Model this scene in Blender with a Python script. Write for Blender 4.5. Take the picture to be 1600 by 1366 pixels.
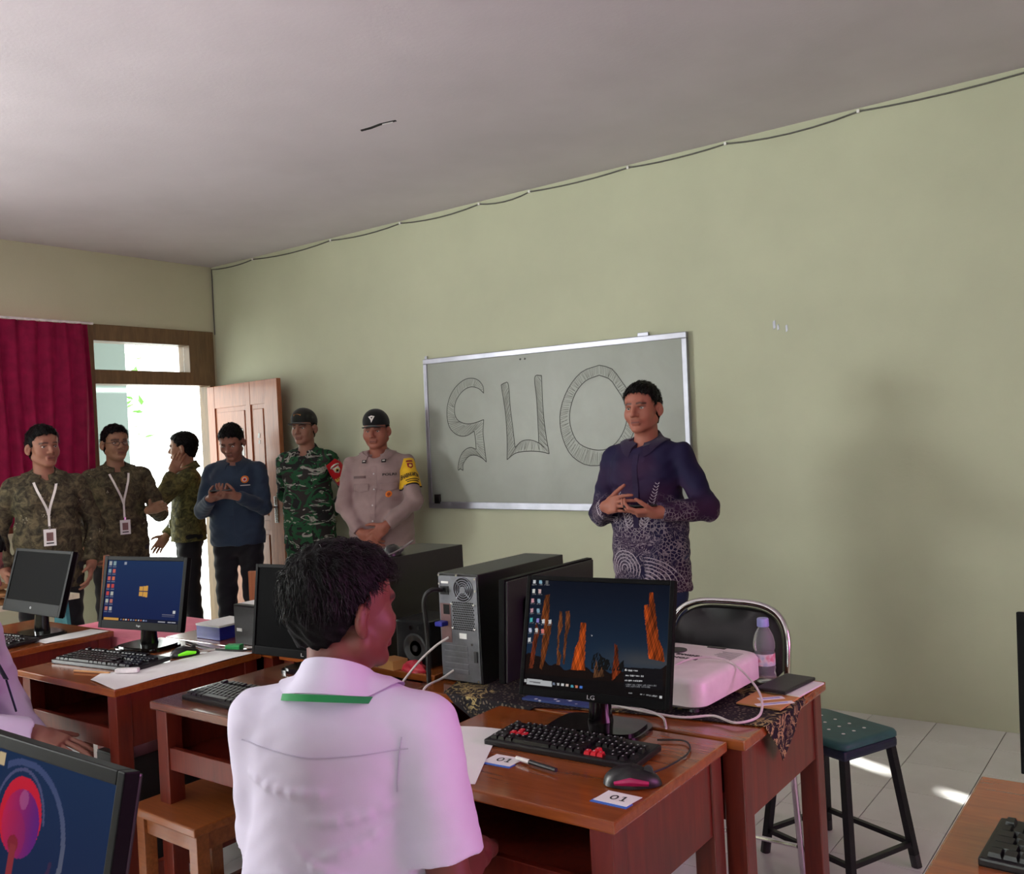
import bpy, bmesh, math, random
import numpy as np
from mathutils import Vector, Matrix
from mathutils.bvhtree import BVHTree

for o in list(bpy.data.objects):
    bpy.data.objects.remove(o)
scene = bpy.context.scene
COL = scene.collection
PI = math.pi

# ------------------------------------------------------------------ camera
# world: X runs right along the whiteboard wall (Y = 0), the door wall is X = 0
CAM = Vector((6.551, -4.788, 1.475))
FPX, YAW, PITCH, ROLL = 1457.857, -0.636693, 0.00139954, -0.0522201
_f = Vector((math.sin(YAW) * math.cos(PITCH), math.cos(YAW) * math.cos(PITCH), math.sin(PITCH)))
_r0 = Vector((math.cos(YAW), -math.sin(YAW), 0))
_u0 = _r0.cross(_f)
_r = math.cos(ROLL) * _r0 + math.sin(ROLL) * _u0
_u = -math.sin(ROLL) * _r0 + math.cos(ROLL) * _u0
cd = bpy.data.cameras.new('camera')
cam = bpy.data.objects.new('camera', cd)
COL.objects.link(cam)
cam.matrix_world = Matrix(((_r.x, _u.x, -_f.x, CAM.x), (_r.y, _u.y, -_f.y, CAM.y), (_r.z, _u.z, -_f.z, CAM.z), (0, 0, 0, 1)))
cd.sensor_fit = 'HORIZONTAL'
cd.sensor_width = 36
cd.lens = FPX / 1600 * 36
cd.clip_start = 0.05
scene.camera = cam

# ------------------------------------------------------------------ sky, sun, window light, exposure
world = bpy.data.worlds.new('sky')
scene.world = world
world.use_nodes = True
_bg = world.node_tree.nodes['Background']
_bg.inputs[0].default_value = (0.93, 1.0, 0.96, 1)
_bg.inputs[1].default_value = 8.0

def lamp(name, kind, loc, direction, energy, color, size=None, size_y=None, portal=False, spread=None):
    l = bpy.data.lights.new(name, kind)
    l.energy = energy
    l.color = color
    if kind == 'AREA':
        l.shape = 'RECTANGLE'
        l.size, l.size_y = size, size_y
        if portal:
            l.cycles.is_portal = True
        if spread:
            l.spread = spread
    o = bpy.data.objects.new(name, l)
    COL.objects.link(o)
    o.location = loc
    o.rotation_euler = Vector(direction).to_track_quat('-Z', 'Y').to_euler()
    return o

_s = lamp('sun', 'SUN', (12, -5, 6), (-0.894, 0.447, -0.5), 40.0, (1.0, 0.97, 0.9))
_s.data.angle = 0.016
lamp('door_sky_portal', 'AREA', (-0.02, -0.59, 1.02), (1, 0, 0), 1, (1, 1, 1), 1.0, 2.04, portal=True)
lamp('transom_sky_portal', 'AREA', (-0.02, -0.67, 2.22), (1, 0, 0), 1, (1, 1, 1), 0.81, 0.28, portal=True)
# daylight of the windows in the door wall, towards the back of the room
lamp('left_window_daylight', 'AREA', (0.06, -5.1, 1.75), (1, 0.16, 0.42), 200.0, (0.98, 1.0, 0.98), 1.4, 1.0, spread=2.4)
# daylight of the right wall's windows, tinted by their closed pink curtains
lamp('right_window_daylight', 'AREA', (8.72, -2.9, 1.6), (-0.92, -0.40, -0.10), 50.0, (1.0, 0.34, 0.84), 2.4, 1.1, spread=1.75)
lamp('rear_window_daylight', 'AREA', (5.5, -7.4, 1.9), (0, 1, 0.0), 24.0, (0.92, 0.95, 1.0), 3.4, 1.2)

scene.view_settings.view_transform = 'Standard'
scene.view_settings.look = 'None'
scene.view_settings.gamma = 1
scene.view_settings.use_curve_mapping = False
scene.view_settings.exposure = -0.42
scene.cycles.use_denoising = True
scene.cycles.max_bounces = 8
scene.cycles.diffuse_bounces = 4
scene.cycles.caustics_reflective = False
scene.cycles.caustics_refractive = False

# ------------------------------------------------------------------ helpers: materials
def lin(c):
    return tuple(((v / 255) / 12.92 if v / 255 <= 0.04045 else ((v / 255 + 0.055) / 1.055) ** 2.4) for v in c[:3]) + (1,)

class NT:
    """tiny node-graph writer"""
    def __init__(s, name):
        s.m = bpy.data.materials.new(name)
        s.m.use_nodes = True
        s.t = s.m.node_tree
        s.b = s.t.nodes['Principled BSDF']
        s.out = s.t.nodes['Material Output']
    def n(s, kind, **kw):
        nd = s.t.nodes.new(kind)
        for k, v in kw.items():
            if k.startswith('i_'):
                key = k[2:]
                key = int(key) if key.isdigit() else key.replace('_', ' ')
                nd.inputs[key].default_value = v
            else:
                setattr(nd, k, v)
        return nd
    def l(s, a, b):
        s.t.links.new(a, b)
    def coord(s, which='Object', scale=(1, 1, 1), rot=(0, 0, 0)):
        tc = s.n('ShaderNodeTexCoord')
        mp = s.n('ShaderNodeMapping')
        mp.inputs['Scale'].default_value = scale
        mp.inputs['Rotation'].default_value = rot
        s.l(tc.outputs[which], mp.inputs[0])
        return mp.outputs[0]
    def ramp(s, fac, stops, interp='LINEAR'):
        r = s.n('ShaderNodeValToRGB')
        r.color_ramp.interpolation = interp
        e = r.color_ramp.elements
        while len(e) < len(stops):
            e.new(0.5)
        for k, (p, c) in enumerate(stops):
            e[k].position = p
            e[k].color = lin(c)
        s.l(fac, r.inputs[0])
        return r.outputs[0]
    def mix(s, fac, a, b, blend='MIX'):
        m = s.n('ShaderNodeMix', data_type='RGBA', blend_type=blend)
        if isinstance(fac, float):
            m.inputs[0].default_value = fac
        else:
            s.l(fac, m.inputs[0])
        for sock, v in ((6, a), (7, b)):
            if isinstance(v, tuple):
                m.inputs[sock].default_value = lin(v)
            else:
                s.l(v, m.inputs[sock])
        return m.outputs[2]
    def noise(s, vec, scale, detail=4, rough=0.55, dist=0.0):
        n = s.n('ShaderNodeTexNoise')
        n.inputs['Scale'].default_value = scale
        n.inputs['Detail'].default_value = detail
        n.inputs['Roughness'].default_value = rough
        n.inputs['Distortion'].default_value = dist
        s.l(vec, n.inputs[0])
        return n.outputs[0]
    def bump(s, h, strength=0.2, dist=0.01):
        b = s.n('ShaderNodeBump')
        b.inputs['Strength'].default_value = strength
        b.inputs['Distance'].default_value = dist
        s.l(h, b.inputs['Height'])
        s.l(b.outputs[0], s.b.inputs['Normal'])
    def col(s, c):
        if isinstance(c, tuple):
            s.b.inputs['Base Color'].default_value = lin(c)
        else:
            s.l(c, s.b.inputs['Base Color'])
    def done(s, rough=0.5, metal=0.0, spec=0.5):
        s.b.inputs['Roughness'].default_value = rough
        s.b.inputs['Metallic'].default_value = metal
        s.b.inputs['Specular IOR Level'].default_value = spec
        return s.m

def simple(name, c, rough=0.5, metal=0.0, var=0.08, nscale=30.0, bump=0.0, bscale=200.0, spec=0.5, emit=None, estr=0.0, alpha=None, trans=0.0, ior=1.45):
    g = NT(name)
    v = g.coord()
    n = g.noise(v, nscale)
    d = tuple(max(0, x * (1 - var)) for x in c)
    b = tuple(min(255, x * (1 + var)) for x in c)
    g.col(g.ramp(n, [(0.3, d), (0.7, b)]))
    if bump:
        g.bump(g.noise(v, bscale, 3), bump, 0.002)
    if emit:
        g.b.inputs['Emission Color'].default_value = lin(emit)
        g.b.inputs['Emission Strength'].default_value = estr
    if trans:
        g.b.inputs['Transmission Weight'].default_value = trans
        g.b.inputs['IOR'].default_value = ior
    return g.done(rough, metal, spec)

def vcol_mat(name, rough=0.5, emit=0.0, sss=0.0, bump=0.0, spec=0.5):
    """colour read from the mesh's own 'Col' attribute (print, screens, skin tones)"""
    g = NT(name)
    a = g.n('ShaderNodeAttribute', attribute_name='Col')
    if emit:
        g.b.inputs['Base Color'].default_value = (0.004, 0.004, 0.004, 1)
        g.l(a.outputs['Color'], g.b.inputs['Emission Color'])
        g.b.inputs['Emission Strength'].default_value = emit
    else:
        g.l(a.outputs['Color'], g.b.inputs['Base Color'])
    if sss:
        g.b.inputs['Subsurface Weight'].default_value = sss
        g.b.inputs['Subsurface Radius'].default_value = (0.012, 0.005, 0.003)
    if bump:
        g.bump(g.noise(g.coord(), 260.0, 3), bump, 0.001)
    return g.done(rough, 0, spec)

def wood(name, c0, c1, axis=0, rough=0.22, coat=0.35):
    g = NT(name)
    sc = [9.0, 9.0, 9.0]
    sc[axis] = 0.9
    v = g.coord(scale=tuple(sc))
    n1 = g.noise(v, 2.2, 6, 0.6, 1.2)
    n2 = g.noise(v, 11.0, 3, 0.5)
    a = g.ramp(n1, [(0.32, c0), (0.68, c1)])
    b = g.ramp(n2, [(0.35, tuple(x * 0.75 for x in c0)), (0.65, c1)])
    g.col(g.mix(0.25, a, b))
    g.bump(n2, 0.03, 0.002)
    g.b.inputs['Coat Weight'].default_value = coat
    g.b.inputs['Coat Roughness'].default_value = 0.12
    return g.done(rough, 0, 0.45)

# ------------------------------------------------------------------ helpers: meshes and objects
def link(o, parent=None):
    COL.objects.link(o)
    if parent is not None:
        o.parent = parent
    return o

def tag(o, label=None, cat=None, group=None, kind=None):
    for k, v in (('label', label), ('category', cat), ('group', group), ('kind', kind)):
        if v:
            o[k] = v
    return o

def thing(name, label, cat, loc=(0, 0, 0), rz=0.0, group=None):
    o = bpy.data.objects.new(name, None)
    o.empty_display_size = 0.1
    link(o)
    o.location = loc
    o.rotation_euler = (0, 0, rz)
    return tag(o, label, cat, group)

def raw_mesh(name, V, F, mats, smooth=False, col=None):
    me = bpy.data.meshes.new(name)
    V = np.asarray(V, dtype=np.float32).reshape(-1, 3)
    if isinstance(F, np.ndarray):
        nf, k = F.shape
        me.vertices.add(len(V))
        me.vertices.foreach_set('co', V.ravel())
        me.loops.add(nf * k)
        me.loops.foreach_set('vertex_index', F.astype(np.int32).ravel())
        me.polygons.add(nf)
        me.polygons.foreach_set('loop_start', np.arange(0, nf * k, k, dtype=np.int32))
        me.update(calc_edges=True)
    else:
        me.from_pydata(V.tolist(), [], F)
        me.update()
    if smooth:
        me.polygons.foreach_set('use_smooth', np.ones(len(me.polygons), dtype=bool))
    if col is not None:
        at = me.color_attributes.new('Col', 'FLOAT_COLOR', 'POINT')
        c = np.ones((len(V), 4), dtype=np.float32)
        c[:, :3] = col
        at.data.foreach_set('color', c.ravel())
    for m in (mats if isinstance(mats, (list, tuple)) else [mats]):
        me.materials.append(m)
    return me

def mobj(name, me, parent=None, loc=None, rot=None):
    o = bpy.data.objects.new(name, me)
    link(o, parent)
    if loc is not None:
        o.location = loc
    if rot is not None:
        o.rotation_euler = rot
    return o

class MB:
    """collects simple shapes into one mesh"""
    def __init__(s):
        s.V, s.F = [], []
    def add(s, V, F, M=None):
        k = len(s.V)
        for v in V:
            v = Vector(v)
            s.V.append(tuple(M @ v) if M is not None else tuple(v))
        s.F += [tuple(i + k for i in f) for f in F]
        return s
    def box(s, x0, x1, y0, y1, z0, z1, bev=0.0, M=None):
        if bev <= 0:
            V = [(x0, y0, z0), (x1, y0, z0), (x1, y1, z0), (x0, y1, z0), (x0, y0, z1), (x1, y0, z1), (x1, y1, z1), (x0, y1, z1)]
            F = [(3, 2, 1, 0), (4, 5, 6, 7), (0, 1, 5, 4), (1, 2, 6, 5), (2, 3, 7, 6), (3, 0, 4, 7)]
            return s.add(V, F, M)
        bm = bmesh.new()
        bmesh.ops.create_cube(bm, size=1)
        for v in bm.verts:
            v.co = Vector(((x0 + x1) / 2 + v.co.x * (x1 - x0), (y0 + y1) / 2 + v.co.y * (y1 - y0), (z0 + z1) / 2 + v.co.z * (z1 - z0)))
        bmesh.ops.bevel(bm, geom=bm.edges[:], offset=bev, segments=2, affect='EDGES', profile=0.6)
        bm.verts.index_update()
        s.add([v.co for v in bm.verts], [tuple(v.index for v in f.verts) for f in bm.faces], M)
        bm.free()
        return s
    def cyl(s, p0, p1, r0, r1=None, n=16, cap=True, M=None):
        r1 = r0 if r1 is None else r1
        p0, p1 = Vector(p0), Vector(p1)
        q = (p1 - p0).to_track_quat('Z', 'Y')
        V, F = [], []
        for p, r in ((p0, r0), (p1, r1)):
            for k in range(n):
                a = 2 * PI * k / n
                V.append(p + q @ Vector((r * math.cos(a), r * math.sin(a), 0)))
        for k in range(n):
            F.append((k, (k + 1) % n, n + (k + 1) % n, n + k))
        if cap:
            F.append(tuple(range(n - 1, -1, -1)))
            F.append(tuple(range(n, 2 * n)))
        return s.add(V, F, M)
    def tube(s, pts, r, n=8, M=None, closed=False, flat=1.0):
        pts = [Vector(p) for p in pts]
        m = len(pts)
        V, F = [], []
        up = None
        for i, p in enumerate(pts):
            a = pts[(i - 1) % m] if (i > 0 or closed) else p
            b = pts[(i + 1) % m] if (i < m - 1 or closed) else p
            t = (b - a).normalized()
            if up is None:
                up = t.orthogonal().normalized()
            up = (up - t * up.dot(t)).normalized()
            w = t.cross(up)
            rr = r[i] if isinstance(r, (list, tuple)) else r
            for k in range(n):
                an = 2 * PI * k / n
                V.append(p + up * (rr * math.cos(an)) + w * (rr * flat * math.sin(an)))
        for i in range(m if closed else m - 1):
            j = (i + 1) % m
            for k in range(n):
                F.append((i * n + k, i * n + (k + 1) % n, j * n + (k + 1) % n, j * n + k))
        if not closed:
            F.append(tuple(range(n - 1, -1, -1)))
            F.append(tuple(range((m - 1) * n, m * n)))
        return s.add(V, F, M)
    def lathe(s, prof, n=24, c=(0, 0, 0), M=None, sx=1.0, sy=1.0):
        V, F = [], []
        for r, z in prof:
            for k in range(n):
                a = 2 * PI * k / n
                V.append((c[0] + r * sx * math.cos(a), c[1] + r * sy * math.sin(a), c[2] + z))
        for i in range(len(prof) - 1):
            for k in range(n):
                F.append((i * n + k, i * n + (k + 1) % n, (i + 1) * n + (k + 1) % n, (i + 1) * n + k))
        F.append(tuple(range(n - 1, -1, -1)))
        F.append(tuple(range((len(prof) - 1) * n, len(prof) * n)))
        return s.add(V, F, M)
    def prism(s, poly, a, b, axis='z', M=None):
        """extrude a 2-D polygon: axis z -> (x,y), y -> (x,z), x -> (y,z)"""
        n = len(poly)
        def P(p, h):
            return {'z': (p[0], p[1], h), 'y': (p[0], h, p[1]), 'x': (h, p[0], p[1])}[axis]
        V = [P(p, a) for p in poly] + [P(p, b) for p in poly]
        F = [(k, (k + 1) % n, n + (k + 1) % n, n + k) for k in range(n)]
        F += [tuple(range(n - 1, -1, -1)), tuple(range(n, 2 * n))]
        return s.add(V, F, M)
    def mesh(s, name, mat, smooth=False):
        me = raw_mesh(name, s.V, s.F, mat, False)
        bm = bmesh.new()
        bm.from_mesh(me)
        bmesh.ops.recalc_face_normals(bm, faces=bm.faces[:])
        bm.to_mesh(me)
        bm.free()
        if smooth:
            me.polygons.foreach_set('use_smooth', np.ones(len(me.polygons), dtype=bool))
            try:
                me.set_sharp_from_angle(angle=math.radians(40))
            except Exception:
                pass
        return me
    def build(s, name, mat, parent=None, smooth=False, loc=None, rot=None):
        return mobj(name, s.mesh(name, mat, smooth), parent, loc, rot)

def struct(name, mb, mat, parent=None, smooth=False):
    o = mb.build(name, mat, parent, smooth)
    if parent is None:
        o['kind'] = 'structure'
    return o

def text_mesh(body, size, mat, M=None, bold=0.0, depth=0.0006, spacing=1.0):
    cu = bpy.data.curves.new('t', 'FONT')
    cu.body = body
    cu.size = size
    cu.align_x = 'CENTER'
    cu.align_y = 'CENTER'
    cu.extrude = depth
    cu.offset = bold
    cu.space_character = spacing
    cu.resolution_u = 2
    ob = bpy.data.objects.new('t', cu)
    me = bpy.data.meshes.new_from_object(ob)
    bpy.data.objects.remove(ob)
    bpy.data.curves.remove(cu)
    me.materials.clear()
    me.materials.append(mat)
    if M is not None:
        me.transform(M)
    return me

def fit_text(me, w, h):
    """scale a text mesh to a given width and height"""
    xs = [v.co.x for v in me.vertices]
    ys = [v.co.y for v in me.vertices]
    cx, cy = (min(xs) + max(xs)) / 2, (min(ys) + max(ys)) / 2
    kx, ky = w / max(1e-6, max(xs) - min(xs)), h / max(1e-6, max(ys) - min(ys))
    for v in me.vertices:
        v.co.x = (v.co.x - cx) * kx
        v.co.y = (v.co.y - cy) * ky
    return me

def spline(pts, n=8):
    """Catmull-Rom through the points"""
    P = [Vector(p) for p in pts]
    P = [P[0] * 2 - P[1]] + P + [P[-1] * 2 - P[-2]]
    out = []
    for i in range(1, len(P) - 2):
        for k in range(n):
            t = k / n
            a, b, c, d = P[i - 1], P[i], P[i + 1], P[i + 2]
            out.append(0.5 * ((2 * b) + (c - a) * t + (2 * a - 5 * b + 4 * c - d) * t * t + (3 * b - a - 3 * c + d) * t ** 3))
    out.append(P[-2])
    return out

def raster_plane(name, w, h, nx, ny, paint, mat, M=None):
    """a flat panel (x right, z up, facing -y) whose picture is held in a colour attribute; paint(u, v) -> rgb 0-255"""
    u = np.linspace(0, 1, nx)
    v = np.linspace(0, 1, ny)
    U, Vv = np.meshgrid(u, v)
    V = np.stack([(U - 0.5) * w, np.zeros_like(U), Vv * h], -1).reshape(-1, 3)
    idx = np.arange(nx * ny).reshape(ny, nx)
    F = np.stack([idx[:-1, :-1], idx[:-1, 1:], idx[1:, 1:], idx[1:, :-1]], -1).reshape(-1, 4)
    c = np.clip(paint(U, Vv).reshape(-1, 3) / 255.0, 0, 1)
    c = np.where(c <= 0.04045, c / 12.92, ((c + 0.055) / 1.055) ** 2.4)
    me = raw_mesh(name, V, F, mat, col=c)
    if M is not None:
        me.transform(M)
    return me

# ------------------------------------------------------------------ the room
M = {}
def plaster(name, c, var=0.05, dirt=None):
    g = NT(name)
    v = g.coord()
    big = g.noise(v, 0.9, 5, 0.6)
    fine = g.noise(v, 60.0, 4, 0.6)
    a = g.ramp(big, [(0.3, tuple(x * (1 - var) for x in c)), (0.7, tuple(min(255, x * (1 + var * 0.5)) for x in c))])
    if dirt:
        sm = g.noise(v, 2.3, 6, 0.7, 0.6)
        a = g.mix(g.ramp(sm, [(0.62, (0, 0, 0)), (0.78, (70, 70, 70))]), a, dirt)
    g.col(a)
    g.bump(fine, 0.25, 0.003)
    return g.done(0.75, 0, 0.3)
M['wall'] = plaster('green_plaster', (196, 199, 172), 0.05, (182, 185, 157))
M['wall_left'] = plaster('cream_plaster', (198, 198, 168), 0.04)
M['ceiling'] = plaster('ceiling_plaster', (203, 195, 200), 0.05, (184, 176, 181))
M['grout'] = simple('grout', (70, 68, 64), 0.9)
g = NT('floor_tile')
v = g.coord()
g.col(g.ramp(g.noise(v, 3.0, 5), [(0.3, (222, 223, 221)), (0.7, (238, 239, 238))]))
g.bump(g.noise(v, 18.0, 3), 0.04, 0.002)
M['tile'] = g.done(0.22, 0, 0.5)
M['frame_wood'] = wood('door_frame_wood', (96, 74, 48), (128, 100, 66), 2, 0.5, 0.1)
M['door_wood'] = wood('door_wood', (150, 84, 50), (182, 112, 72), 2, 0.38, 0.2)
M['alu'] = simple('aluminium', (176, 178, 190), 0.35, 0.75, 0.06, 8)
M['steel'] = simple('bright_steel', (205, 205, 205), 0.18, 1.0, 0.03)
M['white_plastic'] = simple('white_plastic', (232, 230, 228), 0.4)
M['black_plastic'] = simple('black_plastic', (18, 18, 20), 0.38, 0, 0.1, 80)
M['gloss_black'] = simple('glossy_black', (10, 10, 11), 0.12, 0, 0.05)
M['dark_gap'] = simple('dark_gap', (12, 11, 10), 0.9)
M['paper'] = simple('white_paper', (232, 232, 230), 0.7, 0, 0.02, 6)
M['concrete'] = plaster('veranda_concrete', (196, 194, 186), 0.08)

def wall_grid(name, axis, a, b, us, zs, holes, mat):
    """a wall slab between a and b along `axis` with rectangular openings; us x zs is its grid of cells"""
    V, F, idx = [], [], {}
    def P(s, i, j):
        k = (s, i, j)
        if k not in idx:
            idx[k] = len(V)
            d = (a, b)[s]
            V.append((d, us[i], zs[j]) if axis == 'x' else (us[i], d, zs[j]))
        return idx[k]
    nu, nz = len(us) - 1, len(zs) - 1
    full = [[not any(h[0] <= (us[i] + us[i + 1]) / 2 <= h[1] and h[2] <= (zs[j] + zs[j + 1]) / 2 <= h[3] for h in holes) for j in range(nz)] for i in range(nu)]
    def on(i, j):
        return 0 <= i < nu and 0 <= j < nz and full[i][j]
    for i in range(nu):
        for j in range(nz):
            if not full[i][j]:
                continue
            for s in (0, 1):
                F.append((P(s, i, j), P(s, i + 1, j), P(s, i + 1, j + 1), P(s, i, j + 1)))
            for di, dj, (e, f) in ((-1, 0, ((i, j), (i, j + 1))), (1, 0, ((i + 1, j), (i + 1, j + 1))), (0, -1, ((i, j), (i + 1, j))), (0, 1, ((i, j + 1), (i + 1, j + 1)))):
                if not on(i + di, j + dj):
                    F.append((P(0, *e), P(0, *f), P(1, *f), P(1, *e)))
    mb = MB()
    mb.V, mb.F = V, F
    return struct(name, mb, mat)

CEIL = 3.02
XR, YB = 9.0, -7.5
wall_front = struct('wall_front', MB().box(-0.15, XR + 0.15, 0.0, 0.15, -0.1, CEIL), M['wall'])
wall_grid('wall_left', 'x', -0.15, 0.0, [YB, -6.4, -3.9, -3.3, -1.13, -0.03, 0.0], [-0.1, 0.0, 1.0, 2.3, 2.48, CEIL],
          [(-6.4, -3.9, 1.0, 2.3), (-3.3, -1.13, 1.0, 2.48), (-1.13, -0.03, 0.0, 2.48)], M['wall_left'])
wall_grid('wall_right', 'x', XR, XR + 0.15, [YB, -5.2, -0.9, 0.0], [-0.1, 1.0, 2.36, CEIL], [(-5.2, -0.9, 1.0, 2.36)], M['wall'])
wall_grid('wall_back', 'y', YB, YB - 0.15, [-0.15, 3.6, 7.4, XR + 0.15], [-0.1, 1.2, 2.5, CEIL], [(3.6, 7.4, 1.2, 2.5)], M['wall'])
ceiling = struct('ceiling', MB().box(-0.15, XR + 0.15, YB - 0.15, 0.15, CEIL, CEIL + 0.15), M['ceiling'])
floor = struct('floor', MB().box(-0.15, XR + 0.15, YB - 0.15, 0.15, -0.1, -0.004), M['grout'])

# floor tiles: the ones in view are pieces of their own, the rest is one part
TX, TY, X0T, Y0T = 0.3, 0.332, 5.463, -0.275
def tile_mesh(name, w, d):
    return MB().box(0.0016, w - 0.0016, 0.0016, d - 0.0016, -0.008, 0.0, 0.0012).mesh(name, M['tile'])
t_full = tile_mesh('tile', TX, TY)
t_edge = tile_mesh('tile_cut', TX, -Y0T - 0.001)
rest = MB()
for i in range(-19, 13):
    x = X0T + TX * i
    for j in range(-1, 22):
        y0 = Y0T - TY * (j + 1) if j >= 0 else Y0T
        if x < -0.01 or x + TX > XR + 0.2 or y0 < YB:
            continue
        if -4 <= i <= 5 and j <= 9:
            mobj('tile', t_edge if j < 0 else t_full, floor, (x, y0, 0))
        else:
            d = -Y0T if j < 0 else TY
            rest.box(x + 0.0016, min(XR, x + TX) - 0.0016, y0 + 0.0016, y0 + d - 0.0016, -0.008, 0.0)
r = rest.build('floor_tiling', M['tile'], floor)
r['kind'] = 'stuff'

# torn plaster on the ceiling
MB().prism([(3.30, -1.50), (3.36, -1.492), (3.43, -1.497), (3.52, -1.483), (3.525, -1.497), (3.44, -1.515), (3.37, -1.511), (3.31, -1.517)], CEIL - 0.003, CEIL + 0.002).build('torn_strip', M['dark_gap'], ceiling)
MB().prism([(3.44, -1.50), (3.50, -1.488), (3.505, -1.494), (3.45, -1.507)], CEIL - 0.0045, CEIL - 0.002).build('plaster_flake', M['paper'], ceiling)
# scuff left by a removed nail on the wall
for k, (x, z, s) in enumerate(((4.765, 2.0, 0.016), (4.785, 1.985, 0.011), (4.83, 1.975, 0.013))):
    MB().prism([(x - s * 0.4, z - s * 1.6), (x + s * 0.5, z - s), (x + s * 0.3, z + s * 1.5), (x - s * 0.5, z + s)], -0.002, 0.001, 'y').build('paint_chip', M['alu'], wall_front)

# cable clipped along the top of the whiteboard wall
cab = thing('wall_cable', 'thin grey cable clipped along the top edge of the green wall', 'cable', (0, 0, 2.98))
clips = [0.012, 0.55, 1.45, 2.15, 2.85, 3.25, 3.95, 4.55, 5.25, 6.1, 6.9, 7.9]
pts = []
random.seed(3)
for a, b in zip(clips[:-1], clips[1:]):
    sag = random.uniform(0.012, 0.03)
    for k in range(6):
        t = k / 6
        pts.append((a + (b - a) * t, -0.008, 0.022 - sag * 4 * t * (1 - t)))
M['cable_grey'] = simple('grey_cable', (96, 94, 88), 0.6)
MB().tube([(0.012, -0.008, -0.52), (0.011, -0.008, -0.3), (0.014, -0.008, -0.06)] + pts, 0.0045, 6).build('wire', M['cable_grey'], cab, True)
clip_me = MB().box(-0.007, 0.007, -0.016, 0.0, -0.007, 0.009, 0.002).mesh('clip', M['white_plastic'])
for x in clips[1:]:
    mobj('clip', clip_me, cab, (x, 0, 0.022))

# ---- doorway: frame with a fixed transom pane, and the open door leaf
df = MB()
for y0, y1, z0, z1 in ((-1.13, -1.07, 0, 2.48), (-0.264, -0.03, 2.037, 2.48), (-0.085, -0.03, 0, 2.037), (-1.07, -0.264, 2.358, 2.48), (-1.07, -0.264, 2.037, 2.143)):
    df.box(-0.13, 0.02, y0, y1, z0, z1, 0.004)
door_frame = struct('door_1', df, M['frame_wood'])
g = NT('window_glass')
tp = g.n('ShaderNodeBsdfTransparent')
gl = g.n('ShaderNodeBsdfGlossy')
gl.inputs['Roughness'].default_value = 0.03
mx = g.n('ShaderNodeMixShader')
mx.inputs[0].default_value = 0.06
g.l(tp.outputs[0], mx.inputs[1])
g.l(gl.outputs[0], mx.inputs[2])
g.l(mx.outputs[0], g.out.inputs[0])
M['pane'] = g.m
MB().box(-0.06, -0.055, -1.068, -0.266, 2.145, 2.356).build('transom_pane', M['pane'], door_frame)

leaf = tag(bpy.data.objects.new('door_2', None), 'reddish wooden panel door standing open against the green wall', None, None, 'structure')
link(leaf)
leaf.location = (0.03, -0.085, 0)
LW = 0.965
leaf.rotation_euler = (0, 0, -math.atan2(0.075, 0.96))
cols = [0.0, 0.10, 0.545, 0.605, 0.795, LW]
rows = [0.008, 0.2, 0.87, 0.945, 1.84, 2.02]
st = MB()
for (a, b) in ((0, 1), (2, 3), (4, 5)):
    st.box(cols[a], cols[b], -0.038, 0.0, rows[0], rows[5], 0.003)
for (a, b) in ((0, 1), (2, 3), (4, 5)):
    for (c, d) in ((1, 2), (3, 4)):
        st.box(cols[c], cols[d], -0.037, -0.001, rows[a], rows[b], 0.003)
st.build('door_framework', M['door_wood'], leaf)
for (c, d) in ((1, 2), (3, 4)):
    for (a, b) in ((1, 2), (3, 4)):
        MB().box(cols[c] - 0.005, cols[d] + 0.005, -0.028, -0.012, rows[a] - 0.005, rows[b] + 0.005).build('door_panel', M['door_wood'], leaf)
        MB().box(cols[c] + 0.03, cols[d] - 0.03, -0.034, -0.027, rows[a] + 0.035, rows[b] - 0.035, 0.004).build('raised_field', M['door_wood'], leaf)
MB().box(0.355, 0.49, -0.0365, -0.0345, 1.45, 1.66).build('notice_sheet', M['paper'], leaf)
for z, s in ((1.60, 0.018), (1.55, 0.014)):
    MB().prism([(0.70 - s, z - s), (0.70 + s * 0.6, z - s * 1.2), (0.70 + s, z + s * 0.8), (0.70 - s * 0.5, z + s)], -0.0365, -0.0345, 'y').build('sticker_remnant', M['paper'], leaf)
MB().box(0.865, 0.905, -0.043, -0.038, 0.93, 1.13, 0.002).build('lock_plate', M['steel'], leaf)
MB().tube([(0.885, -0.038, 1.05), (0.885, -0.08, 1.05), (0.87, -0.088, 1.048), (0.77, -0.088, 1.045)], 0.009, 8).build('lever_handle', M['steel'], leaf, True)

# ---- window behind the curtain, further windows out of view
def window(name, y0, y1, z0, z1, x0, x1, n):
    mb = MB()
    t = 0.05
    mb.box(x0, x1, y0, y1, z0, z0 + t).box(x0, x1, y0, y1, z1 - t, z1)
    for k in range(n + 1):
        y = y0 + (y1 - y0 - t) * k / n
        mb.box(x0, x1, y, y + t, z0 + t, z1 - t)
    w = struct(name, mb, M['frame_wood'])
    xm = (x0 + x1) / 2
    for k in range(n):
        a = y0 + (y1 - y0 - t) * k / n + t
        b = y0 + (y1 - y0 - t) * (k + 1) / n
        MB().box(xm - 0.002, xm + 0.002, a, b, z0 + t, z1 - t).build('window_pane', M['pane'], w)
    return w
window('window_1', -3.3, -1.13, 1.0, 2.48, -0.12, -0.05, 3)
window('window_2', -6.4, -3.9, 1.0, 2.3, -0.12, -0.05, 3)
w3 = window('window_3', -5.2, -0.9, 1.0, 2.36, XR + 0.03, XR + 0.09, 1)
MB().box(XR + 0.0, XR + 0.06, -5.2, -0.9, 1.885, 1.995).build('window_rail', M['frame_wood'], w3)
mb = MB()
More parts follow.
